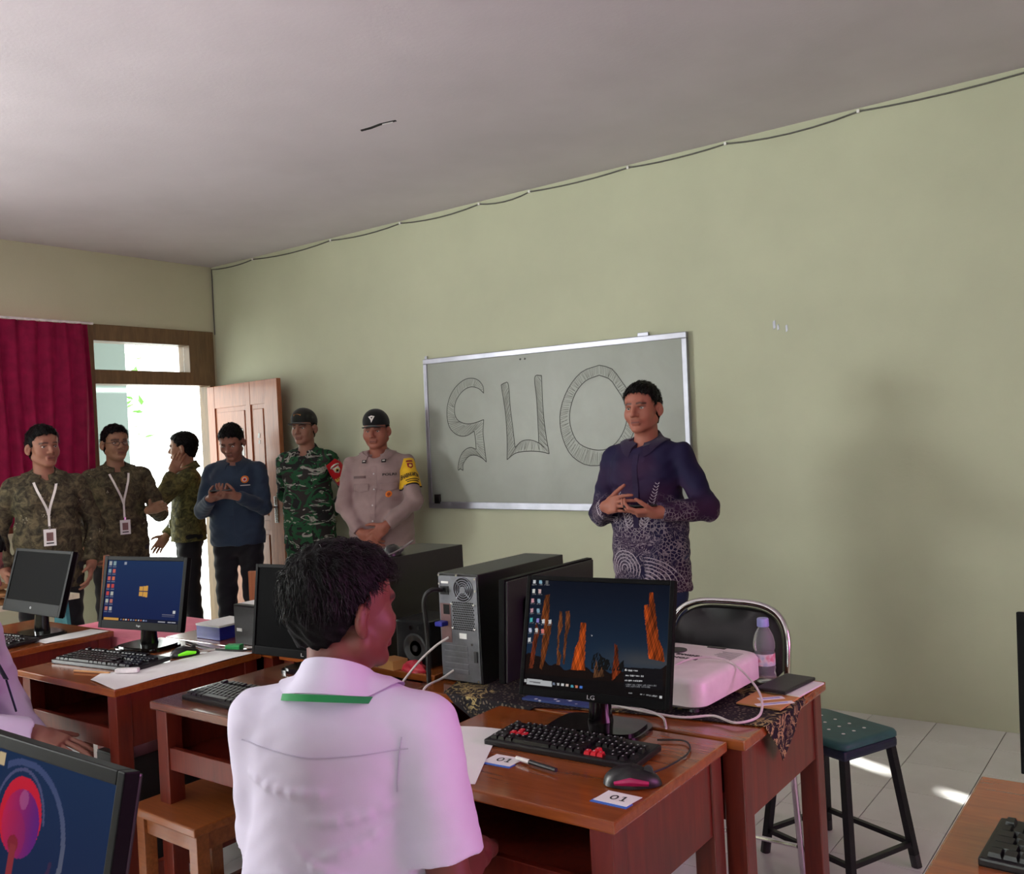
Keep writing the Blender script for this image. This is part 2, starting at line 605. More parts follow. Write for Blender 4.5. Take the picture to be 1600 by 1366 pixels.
for (a, b, c, d) in ((3.6, 7.4, 1.2, 1.26), (3.6, 7.4, 2.44, 2.5), (3.6, 3.66, 1.26, 2.44), (5.47, 5.53, 1.26, 2.44), (7.34, 7.4, 1.26, 2.44)):
    mb.box(a, b, YB - 0.1, YB - 0.04, c, d)
w4 = struct('window_4', mb, M['frame_wood'])
for a, b in ((3.66, 5.47), (5.53, 7.34)):
    MB().box(a, b, YB - 0.08, YB - 0.075, 1.26, 2.44).build('window_pane', M['pane'], w4)

g = NT('curtain_cloth')
v = g.coord()
c = g.ramp(g.noise(v, 14.0, 4), [(0.3, (108, 14, 46)), (0.7, (132, 20, 58))])
g.col(c)
g.bump(g.noise(g.coord(scale=(1, 1, 0.2)), 300.0, 2), 0.1, 0.001)
tr = g.n('ShaderNodeBsdfTranslucent')
g.l(c, tr.inputs[0])
mx = g.n('ShaderNodeMixShader')
mx.inputs[0].default_value = 0.12
g.l(g.b.outputs[0], mx.inputs[1])
g.l(tr.outputs[0], mx.inputs[2])
g.l(mx.outputs[0], g.out.inputs[0])
M['curtain'] = g.done(0.85, 0, 0.2)

def curtain_mesh(name, x, y0, y1, z0, z1, pitch=0.115, amp=0.04, seed=0):
    rnd = random.Random(seed)
    ny, nz = int((y1 - y0) / 0.012), 24
    ph = [rnd.uniform(-0.6, 0.6) for _ in range(200)]
    V = []
    for j in range(nz + 1):
        t = j / nz
        for i in range(ny + 1):
            y = y0 + (y1 - y0) * i / ny
            k = (y - y0) / pitch
            a = amp * (0.55 + 0.45 * (1 - t)) * (0.8 + 0.2 * math.sin(int(k) * 2.3))
            dx = a * math.sin(2 * PI * k + 0.5 * ph[int(k) % 200] * (1 - t)) + 0.006 * math.sin(k * 11 + 6 * t)
            if t > 0.93:
                dx *= 0.7 + 0.3 * abs(math.sin(40 * t))
            V.append((x + dx, y + 0.012 * math.sin(5 * t + k), z0 + (z1 - z0) * t))
    V = np.array(V)
    idx = np.arange((nz + 1) * (ny + 1)).reshape(nz + 1, ny + 1)
    F = np.stack([idx[:-1, :-1], idx[:-1, 1:], idx[1:, 1:], idx[1:, :-1]], -1).reshape(-1, 4)
    return raw_mesh(name, V, F, M['curtain'], True)

cu = thing('curtain', 'crimson pleated curtain hanging over the window beside the doorway', 'curtain', (0.09, -2.0, 1.05))
mobj('curtain_cloth', curtain_mesh('curtain_cloth', 0, -1.2, 0.86, 0.0, 1.41), cu)
MB().cyl((0.0, -1.3, 1.42), (0.0, 0.89, 1.42), 0.009, n=10).build('curtain_rail', M['white_plastic'], cu, True)
hook = MB().tube([(0, 0, 0.012), (0.006, 0, 0.004), (0, 0, -0.012)], 0.0022, 5).mesh('curtain_hook', M['steel'])
for k in range(14):
    mobj('curtain_hook', hook, cu, (0.0, -1.15 + k * 0.15, 1.415))
cr = thing('curtain', 'pair of pink curtains drawn over the right wall window', 'curtain', (XR - 0.14, -3.0, 1.0))
mobj('curtain_cloth', curtain_mesh('curtain_cloth', 0, -2.3, 0.478, -0.05, 1.4, seed=4), cr)
mobj('curtain_cloth', curtain_mesh('curtain_cloth', 0, 0.562, 2.2, -0.05, 1.4, seed=7), cr)
MB().box(0.03, 0.036, 0.44, 0.60, -0.05, 0.73).build('curtain_lap', M['curtain'], cr)
MB().cyl((0.0, -2.3, 1.41), (0.0, 2.2, 1.41), 0.012, n=10).build('curtain_rail', M['white_plastic'], cr, True)

# ---- veranda outside the door
struct('floor_veranda', MB().box(-7.0, -0.15, -4.0, 2.5, -0.2, -0.05), M['concrete'])
g = NT('veranda_brick')
br = g.n('ShaderNodeTexBrick')
br.inputs['Scale'].default_value = 9.0
br.inputs['Color1'].default_value = lin((128, 142, 140))
br.inputs['Color2'].default_value = lin((140, 152, 150))
br.inputs['Mortar'].default_value = lin((104, 116, 114))
br.inputs['Mortar Size'].default_value = 0.03
g.l(g.coord(rot=(PI / 2, 0, PI / 2)), br.inputs[0])
g.col(br.outputs[0])
g.bump(br.outputs[1], 0.3, 0.01)
M['brick'] = g.done(0.8)
tag(struct('wall_veranda_column', MB().box(-2.3, -2.0, 0.08, 0.40, -0.05, 3.2, 0.005), M['brick']), 'grey brick veranda column seen through the open doorway')
struct('ceiling_veranda', MB().box(-2.4, -0.15, -4.0, 2.5, 3.2, 3.35), M['concrete'])
M['leaf'] = simple('leaf_green', (96, 150, 60), 0.5, 0, 0.2, 10)
sh = thing('shrub', 'small green shrub in the bright light beyond the doorway', 'shrub', (-3.2, 1.05, -0.05))
rnd = random.Random(5)
MB().tube(spline([(0, 0, 0), (0.02, -0.03, 0.9), (-0.05, -0.1, 1.7), (0.0, -0.15, 2.35)], 5), [0.03] * 8 + [0.02] * 8, 7).build('trunk', M['frame_wood'], sh, True)
lf = MB().add([(0, 0, 0), (0.035, 0.01, 0.05), (0, 0.0, 0.16), (-0.035, 0.01, 0.05), (0, -0.012, 0.06)], [(0, 1, 4), (1, 2, 4), (2, 3, 4), (3, 0, 4)]).mesh('leaf', M['leaf'])
for k in range(60):
    a = rnd.uniform(0, 2 * PI)
    rr = rnd.uniform(0.03, 0.42)
    z = rnd.uniform(1.75, 2.7)
    mobj('leaf', lf, sh, (rr * math.cos(a), -0.15 + rr * math.sin(a), z), (rnd.uniform(0.6, 2.4), rnd.uniform(-0.6, 0.6), rnd.uniform(0, 6.28)))

# ---- whiteboard with the hand-drawn letters
WA = 0.01202
wbd = thing('whiteboard', 'grey whiteboard with aluminium frame and three hatched hand drawn letters', 'whiteboard', (3.287, -0.004, 1.524))
wbd.rotation_euler = (0, WA, 0)
g = NT('whiteboard_surface')
g.col(g.ramp(g.noise(g.coord(), 2.5, 5, 0.6, 0.4), [(0.3, (148, 153, 143)), (0.7, (160, 165, 156))]))
M['board'] = g.done(0.38, 0, 0.4)
BW, BH = 0.978, 0.506
MB().box(-BW + 0.02, BW - 0.02, -0.022, 0.0, -BH + 0.02, BH - 0.02).build('board_panel', M['board'], wbd)
for a, b, c, d in ((-BW, BW, BH - 0.035, BH), (-BW, BW, -BH, -BH + 0.045), (-BW, -BW + 0.03, -BH + 0.045, BH - 0.035), (BW - 0.03, BW, -BH + 0.045, BH - 0.035)):
    MB().box(a, b, -0.03, 0.0, c, d, 0.004).build('frame_rail', M['alu'], wbd)
for x in (0.70, -BW + 0.01):
    MB().box(x - (0.035 if x > 0 else 0.008), x + (0.035 if x > 0 else 0.012), -0.012, -0.004, BH, BH + 0.022, 0.002).build('wall_bracket', M['alu'], wbd)
M['ink'] = simple('marker_ink', (112, 115, 107), 0.7)
M['ink_dark'] = simple('marker_ink_dark', (68, 70, 66), 0.7)
STROKES = {
'S': dict(out=[[-0.469, 0.247], [-0.472, 0.292], [-0.509, 0.334], [-0.565, 0.351], [-0.634, 0.342], [-0.707, 0.298], [-0.758, 0.237], [-0.786, 0.157], [-0.784, 0.075], [-0.758, 0.02], [-0.701, -0.018], [-0.632, -0.025], [-0.561, 0.004]],
 inn=[[-0.469, 0.247], [-0.512, 0.281], [-0.579, 0.294], [-0.65, 0.267], [-0.706, 0.207], [-0.722, 0.136], [-0.696, 0.081], [-0.627, 0.055], [-0.558, 0.057], [-0.478, 0.076]],
 sr=[[-0.478, 0.076], [-0.488, -0.007], [-0.482, -0.096], [-0.471, -0.2]], sl=[[-0.561, 0.004], [-0.553, -0.059], [-0.551, -0.116]],
 fo=[[-0.551, -0.116], [-0.601, -0.102], [-0.66, -0.127], [-0.698, -0.181], [-0.712, -0.248], [-0.692, -0.242], [-0.67, -0.253]], fi=[[-0.471, -0.2], [-0.503, -0.175], [-0.558, -0.154], [-0.616, -0.16], [-0.665, -0.208], [-0.67, -0.253]]),
'U': dict(ll=[[-0.325, 0.291], [-0.3, 0.108], [-0.296, -0.066], [-0.303, -0.187]], lr=[[-0.325, 0.291], [-0.295, 0.302], [-0.268, 0.292], [-0.26, 0.149], [-0.246, 0.002], [-0.236, -0.111]],
 bi=[[-0.236, -0.111], [-0.181, -0.073], [-0.118, -0.067], [-0.056, -0.085], [-0.012, -0.116]], bo=[[-0.303, -0.187], [-0.238, -0.149], [-0.153, -0.137], [-0.049, -0.141], [0.024, -0.156]],
 rl=[[-0.009, 0.33], [-0.061, 0.321], [-0.053, 0.181], [-0.051, 0.012], [-0.051, -0.086]], rr=[[-0.009, 0.33], [-0.009, 0.136], [0.003, -0.024], [0.024, -0.156]]),
'O': dict(out=[[0.408, 0.361], [0.283, 0.33], [0.181, 0.234], [0.12, 0.105], [0.119, -0.028], [0.172, -0.154], [0.266, -0.221], [0.36, -0.234], [0.455, -0.215], [0.54, -0.153], [0.603, -0.076], [0.643, 0.017], [0.642, 0.104], [0.593, 0.201], [0.547, 0.267], [0.491, 0.335], [0.408, 0.361]],
 inn=[[0.405, 0.302], [0.309, 0.275], [0.234, 0.206], [0.189, 0.102], [0.189, 0.003], [0.234, -0.089], [0.318, -0.132], [0.412, -0.141], [0.487, -0.112], [0.545, -0.05], [0.576, 0.02], [0.579, 0.091], [0.555, 0.163], [0.521, 0.213], [0.478, 0.272], [0.405, 0.302]]),
}
HATCH = {'S': (('out', 'inn', 58), ('sr', 'sl', 16), ('fo', 'fi', 26)), 'U': (('ll', 'lr', 46), ('bi', 'bo', 24), ('rl', 'rr', 46)), 'O': (('out', 'inn', 150),)}
def resample(p, n):
    P = [Vector((a[0], a[1], 0)) for a in p]
    P = spline(P, 8)
    L = [0]
    for a, b in zip(P[:-1], P[1:]):
        L.append(L[-1] + (b - a).length)
    out = []
    k = 0
    for i in range(n):
        t = L[-1] * i / (n - 1)
        while k < len(L) - 2 and L[k + 1] < t:
            k += 1
        out.append(P[k].lerp(P[k + 1], (t - L[k]) / max(1e-9, L[k + 1] - L[k])))
    return out
def ribbon(mb, pts, w, y=-0.0228):
    V, F = [], []
    for i, p in enumerate(pts):
        t = (pts[min(i + 1, len(pts) - 1)] - pts[max(i - 1, 0)]).normalized()
        n = Vector((-t.y, t.x, 0)) * (w / 2)
        V += [(p.x + n.x, y, p.y + n.y), (p.x - n.x, y, p.y - n.y)]
    F = [(2 * i, 2 * i + 1, 2 * i + 3, 2 * i + 2) for i in range(len(pts) - 1)]
    mb.add(V, F)
rnd = random.Random(8)
for L in 'SUO':
    mb = MB()
    for k, p in STROKES[L].items():
        ribbon(mb, resample(p, 40), 0.0052)
    hb = MB()
    for a, b, n in HATCH[L]:
        A, B = resample(STROKES[L][a], n), resample(STROKES[L][b], n)
        if a == 'sr' or a == 'bi':
            pass
        if (a, b) == ('ll', 'lr') or (a, b) == ('rl', 'rr'):
            pass
        if (A[0] - B[0]).length > (A[0] - B[-1]).length:
            B = B[::-1]
        for i in range(1, n - 1):
            s = rnd.uniform(0.0, 0.12)
            e = rnd.uniform(0.75, 1.0)
            j = min(n - 1, max(0, i + rnd.choice((-1, 0, 0, 1, 1))))
            ribbon(hb, [A[i].lerp(B[j], s), A[i].lerp(B[j], (s + e) / 2) + Vector((rnd.uniform(-1, 1), rnd.uniform(-1, 1), 0)) * 0.002, A[i].lerp(B[j], e)], rnd.uniform(0.002, 0.0034), -0.0226)
    o = mb.build('letter_outline', M['ink_dark'], wbd)
    o['kind'] = 'stuff'
    o = hb.build('letter_hatching', M['ink'], wbd)
    o['kind'] = 'stuff'
for x in (-0.166, -0.13):
    MB().prism([(x - 0.009, 0.44), (x + 0.002, 0.436), (x + 0.009, 0.446), (x - 0.003, 0.45)], -0.0232, -0.0222, 'y').build('ink_dot', M['ink_dark'], wbd)
er = thing('whiteboard_eraser', 'small black eraser stuck in the lower corner of the whiteboard', 'eraser', (2.386, -0.027, 1.062))
er.rotation_euler = (0, WA, 0)
MB().box(-0.022, 0.022, -0.018, -0.001, 0.0, 0.062, 0.003).build('eraser_grip', M['black_plastic'], er)
MB().box(-0.021, 0.021, -0.001, 0.0035, 0.001, 0.061).build('felt_pad', M['dark_gap'], er)

# ------------------------------------------------------------------ furniture and equipment
M['top_wood'] = wood('desk_top_wood', (132, 66, 28), (152, 82, 38), 0, 0.18, 0.5)
M['side_wood'] = wood('desk_side_wood', (88, 26, 17), (116, 40, 25), 2, 0.38, 0.22)
M['dull_wood'] = wood('desk_dull_wood', (92, 46, 30), (122, 70, 48), 0, 0.22, 0.6)
M['stool_wood'] = wood('stool_wood', (120, 62, 28), (150, 86, 44), 0, 0.35, 0.3)
M['black_metal'] = simple('black_metal', (20, 22, 26), 0.4, 0.3, 0.15, 20)
M['dark_panel'] = simple('dark_screen', (8, 8, 9), 0.6, 0, 0.05, spec=0.02)
M['dark_grey'] = simple('dark_grey_plastic', (44, 44, 46), 0.5, 0, 0.1, 50, 0.1)
M['grey_steel'] = simple('pc_zinc', (122, 124, 132), 0.35, 0.7, 0.1, 20)
M['screen'] = vcol_mat('lit_screen', 0.7, 0.85, spec=0.0)
M['print'] = vcol_mat('print', 0.6)

M['ink_black'] = simple('ink_black', (14, 14, 16), 0.6)

def desk(x0, x1, y0, y1, label, group='student desks in the computer row', top='top_wood', h=0.75, cloth=None):
    cx, cy = (x0 + x1) / 2, (y0 + y1) / 2
    w, d = (x1 - x0) / 2, (y1 - y0) / 2
    t = thing('desk', label, 'desk', (cx, cy, 0), 0, group)
    MB().box(-w, w, -d, d, h - 0.024, h, 0.004).build('tabletop', M[top], t)
    lw, ld = w - 0.012, d - 0.012
    leg = MB().box(-0.026, 0.026, -0.026, 0.026, 0, h - 0.024, 0.003).mesh('leg', M['side_wood'])
    for sx in (-1, 1):
        for sy in (-1, 1):
            mobj('leg', leg, t, (sx * (lw - 0.026), sy * (ld - 0.026), 0))
    for sx in (-1, 1):
        a = sx * (lw - 0.006)
        MB().box(min(a, a - sx * 0.018), max(a, a - sx * 0.018), -ld + 0.05, ld - 0.05, h - 0.20, h - 0.024, 0.002).build('side_panel', M['side_wood'], t)
        MB().box(min(a - sx * 0.01, a - sx * 0.034), max(a - sx * 0.01, a - sx * 0.034), -ld + 0.05, ld - 0.05, 0.10, 0.15, 0.002).build('foot_rail', M['side_wood'], t)
    MB().box(-lw + 0.05, lw - 0.05, ld - 0.024, ld - 0.006, h - 0.20, h - 0.024, 0.002).build('back_panel', M['side_wood'], t)
    MB().box(-lw + 0.024, lw - 0.024, -ld + 0.02, ld - 0.024, h - 0.176, h - 0.160).build('shelf', M['side_wood'], t)
    MB().box(-lw + 0.05, lw - 0.05, -ld + 0.006, -ld + 0.024, h - 0.20, h - 0.135, 0.002).build('front_rail', M['side_wood'], t)
    return t

ROW = 'desks of the front row'
desk(2.15, 2.82, -3.20, -2.64, 'wooden desk holding the switched off monitor at far left', ROW)
desk(3.15, 3.775, -3.20, -2.63, 'wooden desk under the monitor with the blue desktop and orange logo', ROW)
desk(4.0, 4.655, -3.22, -2.70, 'wooden desk with a keyboard just left of the white shirted man', ROW, 'dull_wood')
desk(4.98, 5.64, -3.30, -2.784, 'wooden desk under the monitor showing orange rock spires', ROW)
desk(6.165, 6.83, -3.42, -2.745, 'wooden desk cut off at the lower right corner', ROW)
desk(5.0, 5.62, -4.70, -4.10, 'wooden desk below the near monitor at lower left', 'desks of the rear row')
desk(4.66, 5.675, -2.765, -2.19, 'long wooden table under the batik cloth with projector and computer tower', 'tables behind the front row')
desk(3.86, 4.6, -2.62, -2.06, 'wooden desk carrying the black computer tower and the loudspeaker', 'tables behind the front row')
desk(3.16, 3.82, -2.62, -2.06, 'wooden desk carrying the blue box and low black computer case', 'tables behind the front row')

# table with the pink cloth
t = thing('cloth_table', 'low table covered with a pink cloth behind the left desks', 'table', (2.72, -2.40, 0))
MB().box(-0.36, 0.36, -0.2, 0.2, 0.69, 0.715, 0.003).build('tabletop', M['top_wood'], t)
leg = MB().box(-0.022, 0.022, -0.022, 0.022, 0, 0.69, 0.003).mesh('leg', M['side_wood'])
for sx in (-1, 1):
    for sy in (-1, 1):
        mobj('leg', leg, t, (sx * 0.32, sy * 0.16, 0))
g = NT('pink_cloth')
v = g.coord()
g.col(g.ramp(g.noise(v, 9.0, 4), [(0.3, (220, 112, 136)), (0.7, (236, 140, 160))]))
g.bump(g.noise(v, 220.0, 3), 0.2, 0.002)
M['pink'] = g.done(0.7)
def draped(name, hw, hd, z, drop, mat, parent, wav=0.008):
    V, F = [], []
    n = 96
    def ring(off, zz, w):
        out = []
        for k in range(n):
            s = k / n * 4
            q = int(s)
            f = s - q
            e = [(-1 + 2 * f, -1), (1, -1 + 2 * f), (1 - 2 * f, 1), (-1, 1 - 2 * f)][q]
            wob = w * math.sin(k * 1.3) + w * 0.5 * math.sin(k * 0.47)
            out.append((e[0] * (hw + off + wob), e[1] * (hd + off + wob), zz))
        return out
    rings = [ring(-0.01, z + 0.002, 0), ring(0.004, z - 0.002, 0), ring(0.008, z - drop * 0.4, wav * 0.4), ring(0.012, z - drop, wav)]
    for r in rings:
        V += r
    for i in range(3):
        for k in range(n):
            F.append((i * n + k, i * n + (k + 1) % n, (i + 1) * n + (k + 1) % n, (i + 1) * n + k))
    F.append(tuple(range(n)))
    mb = MB()
    mb.add(V, F)
    return mb.build(name, mat, parent, True)
cl = draped('tablecloth', 0.37, 0.21, 0.717, 0.30, M['pink'], None)
cl.location = (2.72, -2.40, 0)
tag(cl, 'pink cloth draped over the low table behind the left desks', 'tablecloth')
# ---- computer screens
M['bezel'] = simple('bezel_black', (11, 11, 12), 0.5, 0, 0.05, 40, spec=0.06)
def monitor(loc, w, h, zb, tilt, yaw, label, paint=None, nx=120, ny=90, bez=(0.016, 0.016, 0.03), base=(0.2, 0.16), logo=None, group='desktop monitors', back=False, off_mat='dark_panel', neck_d=0.05):
    """root on the desk top; screen faces local -Y; zb = height of its lower edge"""
    t = thing('monitor', label, 'monitor', loc, yaw, group)
    R = Matrix.Translation((0, 0, zb)) @ Matrix.Rotation(-tilt, 4, 'X')
    bs, bt, bb = bez
    fr = MB()
    fr.box(-w / 2, -w / 2 + bs, 0, 0.02, 0, h, 0.002, R).box(w / 2 - bs, w / 2, 0, 0.02, 0, h, 0.002, R)
    fr.box(-w / 2 + bs, w / 2 - bs, 0, 0.02, 0, bb, 0.002, R).box(-w / 2 + bs, w / 2 - bs, 0, 0.02, h - bt, h, 0.002, R)
    fr.build('bezel', M['bezel'], t)
    MB().box(-w / 2 + 0.004, w / 2 - 0.004, 0.019, 0.027, 0.004, h - 0.004, 0.003, R).box(-w * 0.33, w * 0.33, 0.03, 0.056, h * 0.12, h * 0.8, 0.012, R).build('rear_housing', M['black_plastic'], t)
    sw, sh = w - 2 * bs + 0.002, h - bt - bb + 0.002
    S = R @ Matrix.Translation((0, 0.003, bb - 0.001))
    if paint is not None:
        mobj('screen', raster_plane('screen', sw, sh, nx, ny, paint, M['screen'], S), t)
    else:
        MB().box(-sw / 2, sw / 2, 0.0, 0.006, 0, sh, 0, S).build('screen', M[off_mat], t)
    # neck and foot
    top = R @ Vector((0, 0.04, h * 0.22))
    bx, by = base
    MB().tube([(0, neck_d, 0.012), (0, neck_d, zb * 0.5), (0, (neck_d + top.y) / 2, zb), tuple(top)], [0.034, 0.03, 0.028, 0.028], 12, flat=0.55).build('stand_neck', M['gloss_black'], t, True)
    ft = MB()
    poly = []
    for k in range(40):
        a = 2 * PI * k / 40
        c, s_ = math.cos(a), math.sin(a)
        poly.append((bx / 2 * math.copysign(abs(c) ** 0.45, c), neck_d - 0.01 + by / 2 * math.copysign(abs(s_) ** 0.45, s_)))
    ft.prism(poly, 0.0, 0.009).prism([(p[0] * 0.9, (p[1] - neck_d) * 0.9 + neck_d) for p in poly], 0.009, 0.015)
    ft.build('stand_foot', M['gloss_black'], t)
    if logo:
        me = fit_text(text_mesh(logo, 0.02, M['logo_grey']), 0.02 if len(logo) > 1 else 0.012, 0.010)
        me.transform(R @ Matrix.Translation((0, -0.0005, bb * 0.5)) @ Matrix.Rotation(PI / 2, 4, 'X'))
        mobj('logo', me, t)
    return t
M['logo_grey'] = simple('logo_grey', (176, 176, 178), 0.4)

def inpoly(U, V, poly):
    c = np.zeros(U.shape, bool)
    n = len(poly)
    for i in range(n):
        x1, y1 = poly[i]
        x2, y2 = poly[(i + 1) % n]
        if y1 == y2:
            continue
        cr = ((y1 > V) != (y2 > V)) & (U < (x2 - x1) * (V - y1) / (y2 - y1) + x1)
        c ^= cr
    return c
def vnoise(U, V, seed=0):
    return (np.sin(U * 12.9 + V * 4.1 + seed) + np.sin(U * 31.7 - V * 17.3 + seed * 2.1) + np.sin(U * 63.0 + V * 41.0 + seed * 3.7) + np.sin(-U * 97.0 + V * 88.0 + seed)) / 4

def paint_rocks(U, V):
    # crop coordinates of the photograph's screen, as a convenience for placing shapes
    yt, yb_ = 130 + 55 * U, 1000 + 150 * U
    CY = yt + (1 - V) * (yb_ - yt)
    xl, xr = 255 - 65 * (CY - 130) / 870, 1405 - 45 * (CY - 185) / 965
    CX = xl + U * (xr - xl)
    up = V
    c = np.zeros(U.shape + (3,))
    sky = np.clip((V - 0.2) / 0.8, 0, 1)[..., None]
    c[:] = (1 - sky) * np.array([30, 52, 76]) + sky * np.array([13, 19, 34])
    glow = np.exp(-((V - 0.32) / 0.10) ** 2)[..., None] * np.clip((U - 0.45) * 3, 0, 1)[..., None]
    c += glow * np.array([38, 22, 6])
    ground = V < 0.20 + 0.05 * vnoise(U * 0.6, V * 0, 3) + 0.12 * np.clip((U - 0.80) * 5, 0, 1) + 0.10 * np.clip((0.35 - U) * 3, 0, 1)
    c[ground] = (26, 16, 14)
    low = V < 0.12
    c[low] = (18, 14, 15)
    nz = vnoise(U * 1.2, V * 0.5, 1)[..., None]
    fine = vnoise(U * 4.0, V * 1.3, 5)[..., None]
    spires = [
        ([(380, 262), (418, 255), (412, 470), (440, 490), (404, 700), (350, 880), (332, 860), (348, 690), (372, 500), (340, 470), (365, 330)], (128, 66, 30)),
        ([(300, 480), (330, 560), (300, 700), (270, 860), (235, 860), (262, 700)], (112, 48, 26)),
        ([(505, 395), (524, 400), (530, 520), (505, 600), (498, 720), (520, 760), (508, 840), (480, 840), (486, 640), (490, 520)], (124, 70, 38)),
        ([(556, 400), (590, 395), (596, 510), (570, 600), (560, 720), (548, 840), (534, 830), (540, 700), (552, 540)], (120, 66, 36)),
        ([(684, 492), (728, 500), (722, 700), (720, 890), (600, 880), (640, 700), (668, 640)], (178, 74, 24)),
        ([(800, 860), (815, 800), (835, 920), (860, 820), (880, 940), (790, 950)], (96, 62, 40)),
        ([(962, 670), (985, 690), (1000, 850), (1020, 900), (940, 980), (945, 870), (960, 790)], (130, 52, 22)),
        ([(1240, 245), (1268, 250), (1290, 420), (1312, 640), (1345, 740), (1350, 830), (1230, 800), (1215, 560), (1200, 420), (1200, 355), (1225, 350), (1235, 400)], (176, 72, 24)),
    ]
    for poly, col in spires:
        m = inpoly(CX + 5 * vnoise(U * 0.4, V * 3.0, 2), CY, poly)
        sh = np.clip(0.85 + 0.45 * fine + 0.3 * nz, 0.3, 1.5)
        c[m] = (np.array(col) * sh)[m]
    trees = inpoly(CX, CY, [(770, 880), (780, 770), (835, 740), (860, 780), (945, 820), (940, 900), (1035, 810), (1040, 900)])
    c[trees & (fine[..., 0] < 0.2)] = (20, 20, 20)
    def rect(x0, y0, x1, y1, col, holes=0.0):
        m = (CX > x0) & (CX < x1) & (CY > y0) & (CY < y1)
        if holes:
            m &= vnoise(U * 9, V * 6, 7) > holes
        c[m] = col
    for (x, y, col) in ((283, 148, (220, 220, 225)), (338, 150, (150, 190, 210)), (394, 152, (120, 120, 120)), (276, 228, (230, 230, 225)), (330, 230, (215, 180, 180)), (268, 305, (220, 160, 170)), (323, 310, (150, 180, 200)),
                        (260, 388, (210, 160, 170)), (317, 390, (140, 175, 195)), (256, 465, (80, 190, 190)), (313, 472, (150, 140, 215)), (362, 480, (225, 225, 225)), (420, 485, (220, 220, 220)),
                        (247, 550, (200, 205, 230)), (302, 552, (220, 220, 215)), (356, 560, (230, 130, 120)), (240, 628, (225, 225, 225))):
        rect(x - 12, y - 17, x + 12, y + 17, col)
        rect(x - 20, y + 22, x + 20, y + 29, (130, 130, 135), -0.1)
    # task bar
    sl = 0.062 * (CX - 190)
    def bar(x0, x1, y, hh, col, holes=0.0):
        m = (CX > x0) & (CX < x1) & (np.abs(CY - (y + 0.135 * (CX - 200))) < hh)
        if holes:
            m &= vnoise(U * 12, V * 3, 9) > holes
        c[m] = col
    bar(218, 438, 960, 22, (196, 198, 200))
    bar(240, 340, 961, 5, (120, 120, 122), 0.0)
    for x, col in ((205, (200, 200, 200)), (455, (120, 130, 150)), (493, (190, 190, 190)), (531, (225, 225, 225)), (570, (220, 200, 190)), (611, (90, 170, 190)), (649, (220, 140, 110)), (687, (80, 130, 220))):
        bar(x - 11, x + 11, 957, 10, col)
    for x0, x1 in ((1075, 1105), (1165, 1180), (1190, 1202), (1210, 1225), (1230, 1245), (1252, 1300)):
        bar(x0, x1, 960, 5, (170, 170, 172), -0.2)
    bar(1313, 1332, 965, 10, (225, 225, 225))
    # notice in the corner
    note = (CX > 1035) & (CX < 1340) & (CY > 868 + 0.06 * (CX - 1035)) & (CY < 1040 + 0.06 * (CX - 1035))
    c[note] = (22, 20, 24)
    rect(1045, 883, 1058, 898, (225, 225, 225))
    for y0, x1 in ((893, 1145), (935, 1190), (975, 1180), (1008, 1290), (1022, 1240)):
        x0 = 1068 if y0 == 893 else 1044
        m = (CX > x0) & (CX < x1) & (np.abs(CY - (y0 + 0.06 * (CX - 1044))) < 5) & (vnoise(U * 14, V * 2, y0) > -0.15)
        c[m] = (205, 205, 208) if y0 < 990 else (120, 120, 124)
    cur = inpoly(CX, CY, [(770, 595), (784, 606), (777, 610)])
    c[cur] = (240, 240, 240)
    return c

def paint_logo(U, V):
    c = np.zeros(U.shape + (3,))
    c[:] = np.array([27, 40, 88]) + (V[..., None]) * np.array([8, 18, 12])
    x, y = (U - 0.515) / 0.055, (V - 0.5) / 0.09
    sk = 1 - 0.22 * (0.5 - x / 2)
    m = (np.abs(x) < 1) & (np.abs(y) < sk * 1.05) & (np.abs(x + 0.12) > 0.06) & (np.abs(y) > 0.06)
    c[m] = (236, 176, 84)
    for i, uu in enumerate((0.035, 0.095)):
        for j in range(7):
            v0 = 0.945 - j * 0.125
            d = (np.abs(U - uu) < 0.018) & (np.abs(V - v0) < 0.032)
            c[d] = [(190, 190, 190), (150, 175, 180), (220, 110, 100), (225, 120, 90), (215, 80, 80), (200, 200, 190), (205, 120, 110)][(j + i) % 7]
            d = (np.abs(U - uu) < 0.022) & (np.abs(V - v0 + 0.055) < 0.008)
            c[d] = (120, 125, 150)
    d = (np.abs(U - 0.24) < 0.015) & (np.abs(V - 0.95) < 0.025)
    c[d] = (170, 175, 190)
    c[V < 0.055] = (24, 28, 52)
    c[(U > 0.02) & (U < 0.22) & (V < 0.052) & (V > 0.008)] = (226, 168, 84)
    for k in range(11):
        d = (np.abs(U - 0.255 - k * 0.033) < 0.009) & (np.abs(V - 0.03) < 0.013)
        c[d] = [(120, 130, 170), (210, 150, 90), (225, 225, 225), (220, 120, 90), (170, 190, 220)][k % 5]
    for u0, u1 in ((0.74, 0.83), (0.86, 0.9), (0.91, 0.96)):
        c[(U > u0) & (U < u1) & (np.abs(V - 0.03) < 0.008)] = (190, 190, 200)
    c[(np.abs(U - 0.93) < 0.015) & (np.abs(V - 0.19) < 0.025)] = (225, 225, 225)
    for v0, u0 in ((0.145, 0.78), (0.115, 0.78)):
        c[(U > u0) & (U < 0.94) & (np.abs(V - v0) < 0.006)] = (110, 110, 130)
    return c

